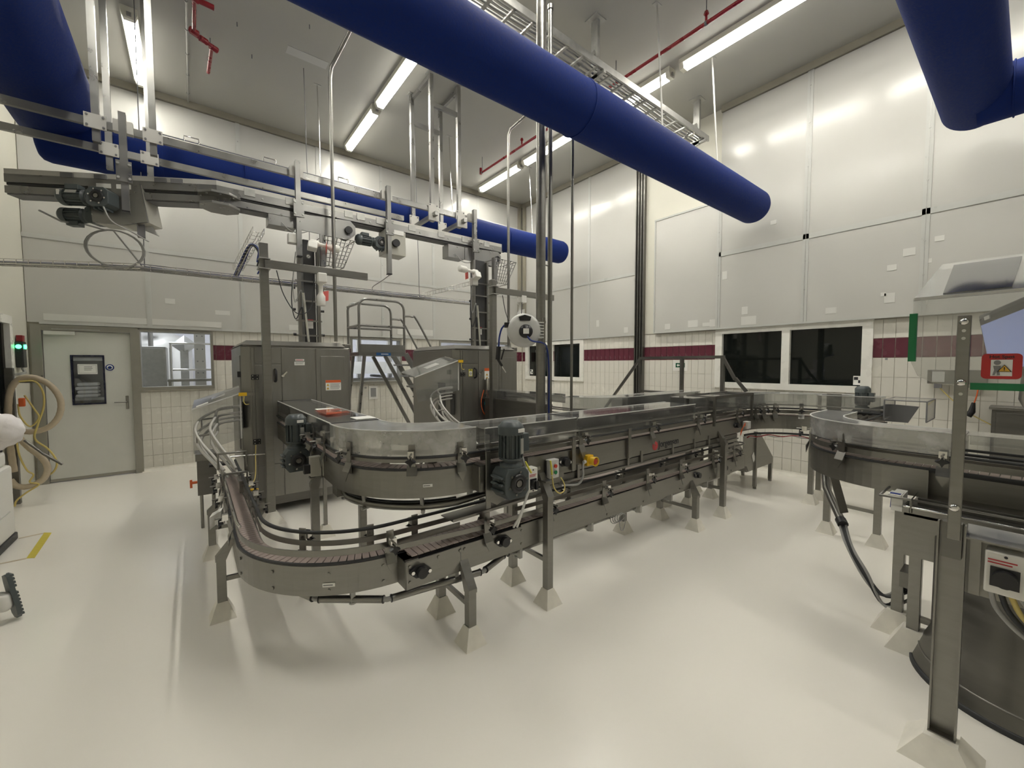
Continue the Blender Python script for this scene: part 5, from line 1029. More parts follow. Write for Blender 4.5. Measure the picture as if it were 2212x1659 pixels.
# ------------- upper conveyor
UC = thing('upper_conveyor', 'raised steel slat conveyor with clear covers, motor and red maker logo', 'conveyor', (1.89, 2.2, 0))
ZU = 1.03
uc = [(0.775, 5.07), (0.775, 4.2), (0.775, 3.5), (0.775, 2.80)] + arc(1.35, 2.80, 0.575, 180, 270, 20)[1:] + [(1.62, 2.225), (2.05, 2.225)]
slats(UC, uc, ZU, 120); wear(UC, uc, ZU)
ucm = [p for p in uc if p[0] < 1.36] + [(1.39, 2.225)]
plate(UC, ucm, 0.062, 0.85, 1.015); plate(UC, uc, -0.062, 0.85, 1.015)
MB().sweep(ucm, [(0.056, 1.018), (0.070, 1.018), (0.070, 1.030), (0.056, 1.030)]).build('edge_trim', 'rubber', UC)
us = [(1.375, 2.145), (5.20, 2.145)]; ua = arc(5.20, 1.50, 0.645, 90, 0, 18); ub = [(5.845, 1.50), (5.845, 1.20), (5.845, 0.95)]
uall = us + ua[1:] + ub[1:]
slats(UC, uall, ZU, 178, 0.06); wear(UC, uall, ZU)
plate(UC, uall, 0.066, 0.86, 1.02); plate(UC, uall, -0.066, 0.86, 1.02)
MB().box(1.37, 1.38, 2.079, 2.215, 0.86, 1.02).build('end_plate', 'steel', UC, 0.002); MB().box(1.375, 1.46, 2.075, 2.21, 1.02, 1.026).build('end_cover', 'dark_steel', UC)
MB().prism([(1.44, 2.074, 0.86), (1.44, 2.074, 0.79), (1.50, 2.074, 0.755), (1.62, 2.074, 0.80), (1.62, 2.074, 0.86)], (0, 0.01, 0)).build('motor_plate', 'steel', UC)
MB().prism([(1.95, 2.074, 0.87), (1.95, 2.074, 0.80), (2.06, 2.074, 0.80), (2.10, 2.074, 0.84), (2.10, 2.074, 0.87)], (0, 0.01, 0)).build('cable_plate', 'steel', UC)
for l, z in ((0.054, 1.075), (0.054, 1.125)): MB().sweep(ucm + [(2.05, 2.225)], [(l, z - 0.012), (l + 0.006, z - 0.012), (l + 0.006, z + 0.012), (l, z + 0.012)]).build('guide_rail', 'steel', UC)
tube_rail(UC, uc, 0.066, 1.095, 0.009); tube_rail(UC, uc, -0.064, 1.105, 0.010); tube_rail(UC, [(1.5, 2.22), (2.3, 2.205)] + uall[1:], -0.066, 1.10, 0.010)
tube_rail(UC, [(1.45, 2.145)] + uall[1:], 0.070, 1.155, 0.009, 'steel')
tube_rail(UC, [(2.35, 2.145), (3.9, 2.145)], 0.072, 1.095, 0.009)
MB().sweep([(1.4, 2.17), (2.2, 2.145)] + uall[1:], [(0.058, 1.05), (0.064, 1.05), (0.064, 1.08), (0.058, 1.08)]).build('guide_rail', 'steel', UC)
MB().sweep(uall, [(-0.064, 1.05), (-0.058, 1.05), (-0.058, 1.08), (-0.064, 1.08)]).build('guide_rail', 'steel', UC)
for ang in (200, 238, 264): bracket(UC, 1.35 + 0.643 * math.cos(math.radians(ang)), 2.80 + 0.643 * math.sin(math.radians(ang)), math.radians(ang), 1.05)
for ang in (215, 250): bracket(UC, 1.35 + 0.51 * math.cos(math.radians(ang)), 2.80 + 0.51 * math.sin(math.radians(ang)), math.radians(ang + 180), 1.05)
for y in (3.02, 3.35, 4.0): bracket(UC, 0.71, y, PI, 1.05)
for x in (2.28, 3.20, 4.02, 4.9): bracket(UC, x, 2.079, -PI / 2, 1.05)
for x in (2.0, 2.9, 3.6, 4.6): bracket(UC, x, 2.212, PI / 2, 1.05)
for ang in (75, 62, 48, 20): bracket(UC, 5.20 + 0.577 * math.cos(math.radians(ang)), 1.50 + 0.577 * math.sin(math.radians(ang)), math.radians(ang + 180), 1.05)
for x in (1.42, 2.185, 2.86): MB().box(x - 0.018, x + 0.018, 2.052, 2.060, 0.755 if x < 2 else 0.865, 1.115).build('cover_post', 'steel', UC, 0.002)
for x in (1.78, 2.25, 2.86, 3.05, 3.55, 3.95, 4.25): MB().box(x - 0.012, x + 0.012, 2.066, 2.076, 0.80, 0.90).build('conduit_strap', 'steel', UC)
MB().bar((1.74, 2.055, 0.935), (1.82, 2.02, 0.955), 0.012, 0.022).build('latch_arm', 'steel', UC); MB().box(1.735, 1.80, 2.05, 2.062, 0.99, 1.03).build('latch_plate', 'steel', UC)
# covers
tun = [(0.885, 5.06), (0.885, 2.90)]
c = cover(UC, tun, 0.168, -0.165, 1.10, 1.25, 'acrylic'); endframe(c, (0.885, 2.90), (0, -1), (-0.165, 0.168), 1.10, 1.255); endframe(c, (0.885, 5.05), (0, -1), (-0.165, 0.168), 1.10, 1.255)
MB().prism([(0.80, 3.35, 1.262), (1.0, 3.42, 1.262), (1.0, 3.52, 1.262), (0.90, 3.50, 1.262), (0.90, 3.62, 1.262), (1.0, 3.66, 1.262), (1.0, 3.76, 1.262), (0.80, 3.72, 1.262)], (0, 0, 0.004)).build('orange_film', 'orange_acrylic', c); MB().box(0.83, 0.97, 3.78, 3.86, 1.261, 1.265).build('cover_label', 'paper', c); MB().box(0.9, 1.04, 2.93, 3.08, 1.261, 1.265).build('cover_label', 'paper', c)
cc = [(0.885, 2.88), (0.885, 2.80)] + arc(1.35, 2.80, 0.465, 180, 270, 20)[1:] + [(1.40, 2.335)]
cover(UC, cc, 0.175, -0.155, 1.105, 1.25, 'milky_acrylic', name='curved_cover')
c = cover(UC, [(1.41, 2.235), (2.23, 2.235)], 0.16, -0.155, 1.105, 1.25); endframe(c, (2.23, 2.235), (1, 0), (-0.155, 0.16), 1.24, 1.256)
c = cover(UC, [(2.245, 2.235), (3.10, 2.235), (3.95, 2.235)], 0.165, -0.165, 1.10, 1.245)
cover(UC, [(3.97, 2.2), (4.25, 2.18), (5.22, 2.145)], 0.10, -0.16, 1.13, 1.30, edge=False)
fr = MB()
for x in (4.28, 5.20):
    for y in (2.035, 2.33): fr.box(x - 0.012, x + 0.012, y - 0.012, y + 0.012, 1.0, 1.31)
for y in (2.035, 2.33): fr.box(4.28, 5.20, y - 0.012, y + 0.012, 1.285, 1.315)
for x in (4.28, 4.75, 5.20): fr.box(x - 0.010, x + 0.010, 2.035, 2.33, 1.29, 1.312)
fr.build('cover_frame', 'dark_steel', UC)
cv = [(5.24, 2.15)] + ua[1:] + [(5.845, 1.50), (5.845, 0.98)]
cover(UC, cv, -0.115, 0.115, 1.13, 1.29, 'acrylic', name='curved_cover')
# chute of the far end: square clear box with dark frame
bx = MB()
for (a, b) in (((5.60, 0.93), (6.12, 0.93)), ((5.60, 0.62), (6.12, 0.62))):
    bx.cyl((*a, 1.28), (*b, 1.28), 0.006, n=6); bx.cyl((*a, 1.08), (*b, 1.08), 0.006, n=6)
for p in ((5.60, 0.93), (6.12, 0.93), (5.60, 0.62), (6.12, 0.62)): bx.cyl((*p, 1.08), (*p, 1.28), 0.006, n=6)
for x in (5.60, 6.12): bx.cyl((x, 0.62, 1.28), (x, 0.93, 1.28), 0.006, n=6)
b = bx.build('box_frame', 'stain_grey', UC)
MB().box(5.60, 6.12, 0.928, 0.932, 1.08, 1.28).box(5.60, 6.12, 0.618, 0.622, 1.08, 1.28).box(5.60, 6.12, 0.62, 0.93, 1.278, 1.283).build('box_pane', 'acrylic', b)
gearmotor(UC, (5.98, 1.18, 1.06), (0, 0, 1), (-1, 0, 0), 0.85, fins=12, plates=False)
MB().box(5.93, 5.95, 1.36, 1.50, 1.0, 1.30).build('motor_guard', 'steel', UC); MB().prism([(5.99, 1.30, 1.02), (5.99, 0.80, 1.02), (5.99, 0.72, 1.20), (5.99, 0.95, 1.21), (5.99, 1.30, 1.08)], (0.02, 0, 0)).build('motor_shield', 'stain_grey', UC)
# motors and controls
gearmotor(UC, (1.52, 1.955, 0.935), (0, 0, 1), (0, -1, 0), 0.93)
gearmotor(UC, (0.605, 3.45, 0.93), (0, 0, 1), (0, -1, 0), 0.86, fins=14)
sw = MB().box(1.685, 1.768, 1.985, 2.05, 0.815, 0.975).build('isolator_switch', 'white_plastic', UC, 0.006, label='white isolator box with black rotary knob')
MB().box(1.70, 1.755, 1.981, 1.986, 0.835, 0.905).build('switch_plate', 'black_plastic', sw); MB().cyl((1.728, 1.981, 0.87), (1.728, 1.955, 0.87), 0.027, n=18).box(1.72, 1.736, 1.945, 1.96, 0.842, 0.898).build('rotary_knob', 'black_plastic', sw)
lines(MB(), (1.697, 1.985, 0.932), (1, 0, 0), (0, 0, 1), 0.06, 2, 0.010, 0.004, (0, -1, 0)).build('print', 'logo_red', sw)
for z in (0.826, 0.963): MB().cyl((1.727, 1.985, z), (1.727, 1.982, z), 0.005, n=8).build('screw', 'ink', sw)
st = MB().box(1.918, 2.004, 2.025, 2.075, 0.858, 0.988).build('push_button_station', 'light_grey_plastic', UC, 0.005, label='grey box with red and green push buttons'); MB().box(1.912, 2.0, 2.06, 2.079, 0.85, 0.98).build('back_plate', 'black_plastic', st)
for z, m in ((0.945, 'red_button'), (0.902, 'green')): MB().cyl((1.961, 2.025, z), (1.961, 2.016, z), 0.018, n=18).build('button_ring', 'chrome', st); MB().cyl((1.961, 2.016, z), (1.961, 2.011, z), 0.013, n=16).build('button', m, st)
es = MB().box(2.305, 2.375, 2.03, 2.075, 0.885, 0.965).build('emergency_stop', 'yellow', UC, 0.006, label='yellow emergency stop box with red button'); MB().lathe([(0.030, 0), (0.036, 0.05), (0.031, 0.052), (0.026, 0.012)], (2.345, 2.03, 0.925), (0, -1, 0), 22).build('collar', 'yellow', es); MB().cyl((2.345, 2.03, 0.925), (2.345, 1.985, 0.925), 0.021, n=18).build('stop_button', 'red_button', es)
MB().cyl((2.285, 2.05, 0.915), (2.305, 2.05, 0.92), 0.014, n=10).build('gland', 'white_plastic', es)
bearing(UC, 2.10, 2.079, 0.945, 1.0); bearing(UC, 4.88, 2.079, 0.95, 0.9)
jb = MB().box(5.02, 5.10, 2.0, 2.06, 0.90, 0.985).build('junction_box', 'light_grey_plastic', UC, 0.005)
for k in range(3): MB().tube(smooth([(5.02, 2.03, 0.94 + 0.015 * k), (4.97, 2.03, 0.93), (4.95, 2.05, 0.87 - 0.02 * k)], 5), 0.004, 5).build('lead', 'orange', jb)
MB().box(0.63, 0.70, 3.10, 3.16, 0.86, 1.0).box(0.705, 0.775, 3.08, 3.15, 0.86, 1.0).build('switch_box', 'machine_grey', UC, 0.004); MB().box(0.59, 0.63, 3.11, 3.15, 0.885, 0.945).build('rotary_knob', 'black_plastic', UC)
MB().box(0.74, 0.86, 2.86, 2.98, 0.755, 0.85).build('cable_box', 'steel', UC, 0.004)
for k, (a, b) in enumerate((((1.70, 2.0, 0.82), (1.60, 2.03, 0.60)), ((1.69, 1.99, 0.83), (1.62, 2.02, 0.60)))): MB().tube(smooth([(1.64, 1.99, 1.06), (1.655, 1.975, 0.98), (1.68, 1.975, 0.86), a, ((a[0] + b[0]) / 2 - 0.03, 1.98, 0.70), b], 6), 0.008, 8).build('motor_cable', 'white_cable', UC)
MB().tube(smooth([(1.655, 1.98, 1.03), (1.67, 1.965, 0.99), (1.69, 1.96, 0.955)], 5), 0.007, 8).build('cable_flag', 'label_yellow', UC); MB().tube(smooth([(1.915, 2.02, 0.99), (1.92, 2.015, 0.94), (1.925, 2.015, 0.89)], 5), 0.006, 8).build('cable_flag', 'label_yellow', UC)
MB().tube(smooth([(1.93, 2.02, 0.88), (1.94, 2.01, 0.80), (1.98, 2.0, 0.755), (2.04, 2.01, 0.76), (2.06, 2.03, 0.80), (2.055, 2.06, 0.84)], 6), 0.005, 6).build('lead', 'yellow_cable', UC)
MB().tube(smooth([(2.285, 2.05, 0.915), (2.255, 2.03, 0.89), (2.245, 2.02, 0.82), (2.19, 2.02, 0.775), (2.08, 2.05, 0.78)], 6), 0.008, 8).build('lead', 'grey_cable', UC)
# maker logo
lo = MB().cyl((3.262, 2.076, 0.915), (3.262, 2.073, 0.915), 0.040, n=32).build('logo_disc', 'logo_red', UC, label='red round maker emblem')
MB().tube([(3.262 + r * math.cos(a), 2.0728, 0.915 + r * math.sin(a)) for a, r in [(i * 0.35, 0.006 + 0.0016 * i) for i in range(14)]], 0.0022, 5).build('emblem_swirl', 'steel', lo)
lt = text('Jorgensen', 0.086, (3.318, 2.0735, 0.893), (1, 0, 0), (0, 0, 1), 'ink', UC, 'logo_lettering', bold=0.001)
lines(MB(), (3.50, 2.075, 0.868), (1, 0, 0), (0, 0, 1), 0.16, 1, 0.01, 0.008, (0, -1, 0), 0).build('logo_subline', 'ink_grey', UC)
a = math.radians(246); lbp = Vector((1.35 + 0.643 * math.cos(a), 2.80 + 0.643 * math.sin(a), 0.925)); tg = Vector((-math.sin(a), math.cos(a), 0))
lb = MB().frame(lbp, tg, Vector((math.cos(a), math.sin(a), 0)), (0, 0, 1), 0.028, 0.0015, 0.009).build('type_label', 'paper', UC); lines(MB(), lbp - tg * 0.025 + Vector((math.cos(a), math.sin(a), 0)) * 0.001, tg, (0, 0, 1), 0.045, 1, 0.01, 0.006, (math.cos(a), math.sin(a), 0)).build('print', 'ink_grey', lb)
# drip tray, conduit, legs
MB().prism([(1.20, 2.11, 0.705), (1.20, 2.26, 0.70), (2.0, 2.27, 0.72), (2.0, 2.11, 0.725)], (0, 0, 0.006)).build('drip_tray', 'dark_steel', UC); MB().bar((1.20, 2.11, 0.712), (2.0, 2.11, 0.732), 0.006, 0.016).build('tray_lip', 'steel', UC)
MB().tube([(0.80, 2.95, 0.80)] + [(p[0], p[1], 0.775) for p in arc(1.38, 2.83, 0.60, 187, 262, 14)] + [(1.55, 2.24, 0.79), (2.0, 2.2, 0.80)], 0.024, 12).build('cable_conduit', 'steel', UC)
MB().tube([(0.80, 2.97, 0.815)] + [(p[0], p[1], 0.80) for p in arc(1.38, 2.83, 0.595, 187, 262, 14)], 0.011, 8).build('conduit_cable', 'rubber', UC)
for ang in (205, 242): MB().bar((1.38 + 0.60 * math.cos(math.radians(ang)), 2.83 + 0.6 * math.sin(math.radians(ang)), 0.745), (1.36 + 0.60 * math.cos(math.radians(ang)), 2.81 + 0.6 * math.sin(math.radians(ang)), 0.85), 0.02, 0.02).cyl((1.38 + 0.63 * math.cos(math.radians(ang)), 2.83 + 0.63 * math.sin(math.radians(ang)), 0.745), (1.38 + 0.57 * math.cos(math.radians(ang)), 2.83 + 0.57 * math.sin(math.radians(ang)), 0.745), 0.013, n=8).build('conduit_clip', 'galvanised', UC)
MB().box(2.05, 4.95, 2.085, 2.20, 0.795, 0.85).build('cable_duct', 'dark_steel', UC, 0.004); MB().box(2.05, 4.95, 2.070, 2.078, 0.785, 0.80).build('duct_lip', 'steel', UC)
leg(UC, 1.886, 2.012, 0.75, (1.886, 2.075), 0.87); leg(UC, 1.881, 2.395, 0.85); crossbar(UC, (1.884, 2.012), (1.881, 2.395), 0.30)
leg(UC, 4.487, 2.024, 0.80, (4.487, 2.075), 0.90); leg(UC, 4.47, 2.41, 0.86); crossbar(UC, (4.487, 2.024), (4.47, 2.41), 0.30); leg(UC, 5.02, 2.416, 0.86)
leg(UC, 0.66, 3.14, 0.80, (0.71, 3.14), 0.90); leg(UC, 1.0, 3.16, 0.86); crossbar(UC, (0.66, 3.14), (1.0, 3.16), 0.22); leg(UC, 0.965, 4.16, 0.86, w=0.016)
leg(UC, 5.73, 1.575, 0.86); leg(UC, 5.99, 1.567, 0.86); crossbar(UC, (5.73, 1.575), (5.99, 1.567), 0.45)
for (x, y0, y1) in ((1.884, 2.0, 2.42), (4.48, 2.0, 2.43), (5.02, 2.1, 2.44)): MB().box(x - 0.03, x + 0.03, y0, y1, 0.848, 0.858).build('cross_support', 'steel', UC)
MB().box(0.63, 1.03, 3.12, 3.18, 0.84, 0.85).build('cross_support', 'steel', UC); MB().box(0.72, 1.0, 4.14, 4.18, 0.84, 0.85).build('cross_support', 'steel', UC)
MB().tube([(p[0], p[1], 0.80) for p in arc(5.20, 1.50, 0.60, 92, 10, 12)], 0.012, 8).build('conduit_cable', 'rubber', UC)
for k in range(2): MB().tube(smooth([(p[0], p[1], 0.775 - 0.012 * k + 0.012 * math.sin(i * 1.9 + k)) for i, p in enumerate(arc(5.20, 1.50, 0.57 + 0.03 * k, 92, 10, 9))], 3), 0.006, 6).build('conduit_cable', ('red_paint', 'grey_cable')[k], UC)

# ------------- return conveyor at the right, curving towards the table machine
RC = thing('return_conveyor', 'steel slat conveyor with smoky curved cover turning towards the table machine', 'conveyor', (4.85, 1.0, 0))
rc_ = [(5.72, 1.02), (4.8, 1.02), (4.0, 1.02)] + arc(4.0, 0.52, 0.50, 90, 180, 18)[1:] + [(3.5, 0.0), (3.5, -1.2)]
slats(RC, rc_, ZU, 150); wear(RC, rc_, ZU); plate(RC, rc_[:-2] + [(3.5, 0.36)], 0.062, 0.845, 1.015, m='steel'); plate(RC, rc_, -0.062, 0.845, 1.015)
MB().sweep(rc_, [(0.056, 1.018), (0.070, 1.018), (0.070, 1.030), (0.056, 1.030)]).build('edge_trim', 'rubber', RC)
for l in (0.056, -0.062): MB().sweep(rc_, [(l, 1.05), (l + 0.006, 1.05), (l + 0.006, 1.085), (l, 1.085)]).build('guide_rail', 'steel', RC)
tube_rail(RC, rc_[8:], 0.066, 1.115, 0.009); tube_rail(RC, rc_, -0.066, 1.115, 0.009); tube_rail(RC, rc_[12:], 0.062, 1.16, 0.008)
for ang in (100, 152): bracket(RC, 4.0 + 0.567 * math.cos(math.radians(ang)), 0.52 + 0.567 * math.sin(math.radians(ang)), math.radians(ang), 1.05)
for y in (0.30, -0.25): bracket(RC, 3.433, y, PI, 1.05)
cvr = [(4.35, 1.02), (4.0, 1.02)] + arc(4.0, 0.52, 0.50, 90, 180, 18)[1:] + [(3.5, 0.22)]
cover(RC, cvr, 0.075, -0.13, 1.115, 1.245, 'milky_acrylic', name='curved_cover'); cover(RC, [(3.5, 0.215), (3.5, -1.0)], 0.075, -0.13, 1.17, 1.245, edge=False)
leg(RC, 4.86, 1.196, 0.78); leg(RC, 4.84, 0.817, 0.84); crossbar(RC, (4.86, 1.196), (4.84, 0.817), 0.30); MB().box(4.81, 4.89, 0.79, 1.23, 0.83, 0.845).build('cross_support', 'steel', RC)
dv = [(4.35, 1.10, 0.82), (3.95, 0.98, 0.66), (3.62, 0.80, 0.52)]
MB().tube(dv, 0.026, 12).build('cable_conduit', 'dark_steel', RC); MB().bar((3.62, 0.86, 0.85), (3.66, 0.80, 0.58), 0.012, 0.05).build('conduit_strap', 'steel', RC)
MB().cyl((3.64, 0.815, 0.53), (3.60, 0.79, 0.51), 0.033, n=12).build('edge_grommet', 'black_plastic', RC)
for k in range(4): MB().tube(smooth([(3.63, 0.805 + 0.012 * (k - 1.5), 0.525), (3.52, 0.72 + 0.01 * k, 0.40), (3.44, 0.62, 0.28 - 0.02 * k), (3.40 + 0.01 * k, 0.52, 0.12 + 0.06 * (k % 2)), (3.42, 0.40, 0.22 + 0.05 * k)], 6), 0.009, 7).build('conduit_cable', ('grey_cable', 'rubber', 'rubber', 'grey_cable')[k], RC)

# ------------- conveyors of the second cabinet behind
BC = thing('rear_conveyor', 'steel conveyor with deep side trough leaving the second cabinet behind the covers', 'conveyor', (3.8, 2.8, 0))
bc = [(3.27, 4.68), (3.27, 3.30)] + arc(3.77, 3.30, 0.50, 180, 270, 14)[1:] + [(4.5, 2.80), (5.25, 2.80)]
MB().sweep(bc, [(-0.045, 1.01), (0.045, 1.01), (0.045, 1.03), (-0.045, 1.03)]).build('belt', 'chain', BC, kind='stuff')
plate(BC, bc, 0.062, 0.86, 1.02); plate(BC, bc, -0.062, 0.86, 1.02)
MB().box(3.14, 3.15, 3.30, 4.62, 0.70, 1.19).build('trough_side', 'dark_steel', BC); MB().box(3.135, 3.16, 3.30, 4.62, 1.19, 1.20).build('trough_lip', 'steel', BC); MB().box(3.15, 3.22, 3.30, 4.62, 0.70, 0.71).build('trough_floor', 'dark_steel', BC)
for l, z in ((0.066, 1.09), (-0.066, 1.09), (0.066, 1.15), (-0.066, 1.15)): tube_rail(BC, bc, l, z, 0.008, 'steel')
cover(BC, [(3.27, 4.6), (3.27, 3.35)], 0.12, -0.14, 1.20, 1.30, edge=False)
cover(BC, bc[3:], 0.11, -0.13, 1.14, 1.29, 'acrylic')
for (x, y, an) in ((3.9, 2.867, PI / 2), (4.5, 2.867, PI / 2), (3.9, 2.733, -PI / 2), (4.5, 2.733, -PI / 2), (5.1, 2.867, PI / 2)): bracket(BC, x, y, an, 1.05)
for x in (3.95, 4.35, 4.75): MB().box(x - 0.03, x + 0.03, 2.92, 2.93, 1.02, 1.26).build('cover_post', 'dark_steel', BC)
for (x, y) in ((3.45, 3.55), (3.45, 4.25), (4.2, 2.93), (5.1, 2.93), (4.2, 2.66), (5.1, 2.66)): leg(BC, x, y, 0.86)
t2 = thing('low_rear_conveyor', 'low steel conveyor curving from the second cabinet guide rods', 'conveyor', (3.0, 2.54, 0))
lc2 = [(2.54, 4.40), (2.54, 3.0)] + arc(3.0, 3.0, 0.46, 180, 270, 12)[1:] + [(4.0, 2.54), (4.95, 2.54)]
MB().sweep(lc2, [(-0.045, 0.565), (0.045, 0.565), (0.045, 0.585), (-0.045, 0.585)]).build('belt', 'chain', t2, kind='stuff'); plate(t2, lc2, 0.06, 0.41, 0.572); plate(t2, lc2, -0.06, 0.41, 0.572)
tube_rail(t2, lc2, -0.06, 0.66, 0.009); tube_rail(t2, lc2, 0.06, 0.66, 0.009, 'steel')
for (x, y) in ((2.44, 3.9), (2.44, 3.2), (3.3, 2.44), (4.3, 2.62)): leg(t2, x, y, 0.42)
# ------------- crossover stair rails and reject chute
t = thing('crossover_stair', 'grey steel crossover stair with handrails behind the conveyors', 'stair', (5.5, 3.15, 0))
X5 = 5.50
for x in (X5,):
    for y in (3.78, 3.09, 2.52): MB().box(x - 0.022, x + 0.022, y - 0.022, y + 0.022, 0, 1.745).build('post', 'dark_steel', t)
    MB().box(x - 0.02, x + 0.02, 2.50, 3.80, 1.725, 1.765).build('handrail', 'dark_steel', t); MB().box(x - 0.014, x + 0.014, 2.52, 3.78, 1.22, 1.25).build('knee_rail', 'dark_steel', t)
    MB().bar((x, 3.78, 1.74), (x, 4.55, 0.80), 0.035, 0.035).build('stair_handrail', 'dark_steel', t); MB().bar((x, 2.52, 1.74), (x, 2.36, 1.45), 0.035, 0.035).bar((x, 2.36, 1.47), (x, 2.22, 1.30), 0.035, 0.035).build('stair_handrail', 'dark_steel', t)
    MB().bar((x, 3.78, 1.05), (x, 4.75, 0.02), 0.04, 0.10).build('stringer', 'dark_steel', t); MB().bar((x, 3.76, 1.25), (x, 4.28, 0.62), 0.03, 0.03).build('knee_brace', 'dark_steel', t)
    MB().box(x - 0.02, x + 0.02, 4.53, 4.57, 0.15, 0.82).build('post', 'dark_steel', t)
MB().box(X5, X5 + 0.72, 2.50, 3.80, 0.98, 1.02).build('deck', 'dark_steel', t, 0.003)
for i in range(4): MB().box(X5, X5 + 0.72, 3.86 + i * 0.2, 4.06 + i * 0.2, 0.78 - i * 0.21, 0.80 - i * 0.21).build('tread', 'dark_steel', t)
t = thing('reject_bin', 'stainless reject bin with sloping sides on slim legs below the far bend', 'bin', (6.1, 2.35, 0))
RB = [(5.82, 2.22), (6.39, 2.24), (5.82, 2.60), (6.39, 2.60)]
for (x, y) in RB: MB().box(x - 0.02, x + 0.02, y - 0.02, y + 0.02, 0.03, 0.76 if x < 6 else 0.26).build('leg', 'steel', t); MB().cyl((x, y, 0), (x, y, 0.03), 0.022, n=10).build('foot', 'steel', t)
MB().box(5.60, 6.42, 2.23, 2.62, 0.25, 0.30).build('tray', 'steel', t, 0.004)
MB().prism([(5.45, 2.22, 0.50), (5.62, 2.22, 0.26), (6.42, 2.22, 0.26), (6.42, 2.22, 0.34), (5.95, 2.22, 0.74), (5.45, 2.22, 0.74)], (0, 0.006, 0)).build('side_sheet', 'steel', t)
MB().prism([(5.45, 2.60, 0.50), (5.62, 2.60, 0.26), (6.42, 2.60, 0.26), (6.42, 2.60, 0.34), (5.95, 2.60, 0.74), (5.45, 2.60, 0.74)], (0, 0.006, 0)).build('side_sheet', 'steel', t)
MB().bar((5.45, 2.41, 0.50), (5.62, 2.41, 0.26), 0.38, 0.006).build('slope_sheet', 'steel', t); MB().prism([(5.70, 2.218, 0.46), (5.76, 2.218, 0.36), (5.82, 2.218, 0.40), (5.76, 2.218, 0.50)], (0, -0.003, 0)).build('label', 'paper', t)
# ---------------------------------------------------------------- table machine at the right
TM = thing('table_machine', 'stainless table machine with drum, channel post and clear guard', 'machine', (3.0, 0.0, 0))
MB().box(3.2, 3.78, -1.3, 0.43, 0.78, 0.80).build('table_top', 'steel', TM, 0.003)
MB().box(3.2, 3.206, 0.285, 0.43, 0.55, 0.825).build('corner_sheet', 'steel', TM); MB().box(3.2, 3.40, 0.43, 0.436, 0.55, 0.825).build('end_sheet', 'steel', TM)
MB().box(3.2, 3.206, -1.3, 0.285, 0.74, 0.825).build('front_sheet', 'steel', TM); MB().box(3.42, 3.6, -1.3, 0.40, 0.80, 0.845).build('belt_bed', 'dark_steel', TM, 0.004)
for y in (0.36, 0.05, -0.4): MB().box(3.24, 3.34, y - 0.05, y + 0.05, 0.80, 0.81).build('access_plate', 'dark_steel', TM)
def wire(p, r=0.007, m='steel'): return MB().tube(p, r, 8).build('rim_wire', m, TM)
wire([(3.2, -1.3, 0.875), (3.2, 0.40, 0.875), (3.70, 0.40, 0.875), (3.70, -1.3, 0.875)]); wire([(3.2, 0.40, 0.875), (3.18, 0.53, 0.875), (3.68, 0.53, 0.875), (3.70, 0.40, 0.875)]); wire([(3.2, -1.3, 0.832), (3.2, 0.432, 0.832)], 0.006, 'chrome')
for (x, y) in ((3.2, 0.40), (3.2, -0.2), (3.2, -0.8), (3.70, 0.40), (3.70, -0.6)): MB().cyl((x, y, 0.80), (x, y, 0.875), 0.007, n=8).build('rim_post', 'steel', TM)
MB().prism([(3.22, 0.438, 0.79), (3.36, 0.438, 0.79), (3.40, 0.44, 0.88), (3.24, 0.44, 0.88)], (0, 0.05, 0)).build('scale_display', 'white_plastic', TM, label='small white display with blue screen'); MB().prism([(3.235, 0.4895, 0.80), (3.29, 0.4895, 0.80), (3.315, 0.4905, 0.865), (3.255, 0.4905, 0.865)], (0, 0.004, 0)).build('display_screen', 'blue', TM)
MB().box(3.215, 3.32, 0.445, 0.50, 0.874, 0.884).build('display_top', 'white_plastic', TM); MB().box(3.23, 3.26, 0.45, 0.495, 0.884, 0.887).build('display_key', 'blue', TM)
def pfoot(x, y, s, h, t):
    MB().add([(x - s, y - s, 0), (x + s, y - s, 0), (x + s, y + s, 0), (x - s, y + s, 0), (x - s * 0.42, y - s * 0.42, h), (x + s * 0.42, y - s * 0.42, h), (x + s * 0.42, y + s * 0.42, h), (x - s * 0.42, y + s * 0.42, h)], [(0, 3, 2, 1), (4, 5, 6, 7), (0, 1, 5, 4), (1, 2, 6, 5), (2, 3, 7, 6), (3, 0, 4, 7)]).build('foot', 'plinth', t)
for (x, y) in ((3.40, 0.465), (3.232, 0.372), (3.74, -1.2), (3.24, -1.2)): MB().box(x - 0.027, x + 0.027, y - 0.027, y + 0.027, 0.10, 0.79).build('leg', 'steel', TM, 0.003); pfoot(x, y, 0.105, 0.125, TM)
MB().box(3.24, 3.39, 0.395, 0.44, 0.34, 0.43).build('leg_tie', 'dark_steel', TM); MB().box(3.23, 3.26, -1.2, 0.37, 0.17, 0.20).build('crossbar', 'steel', TM)
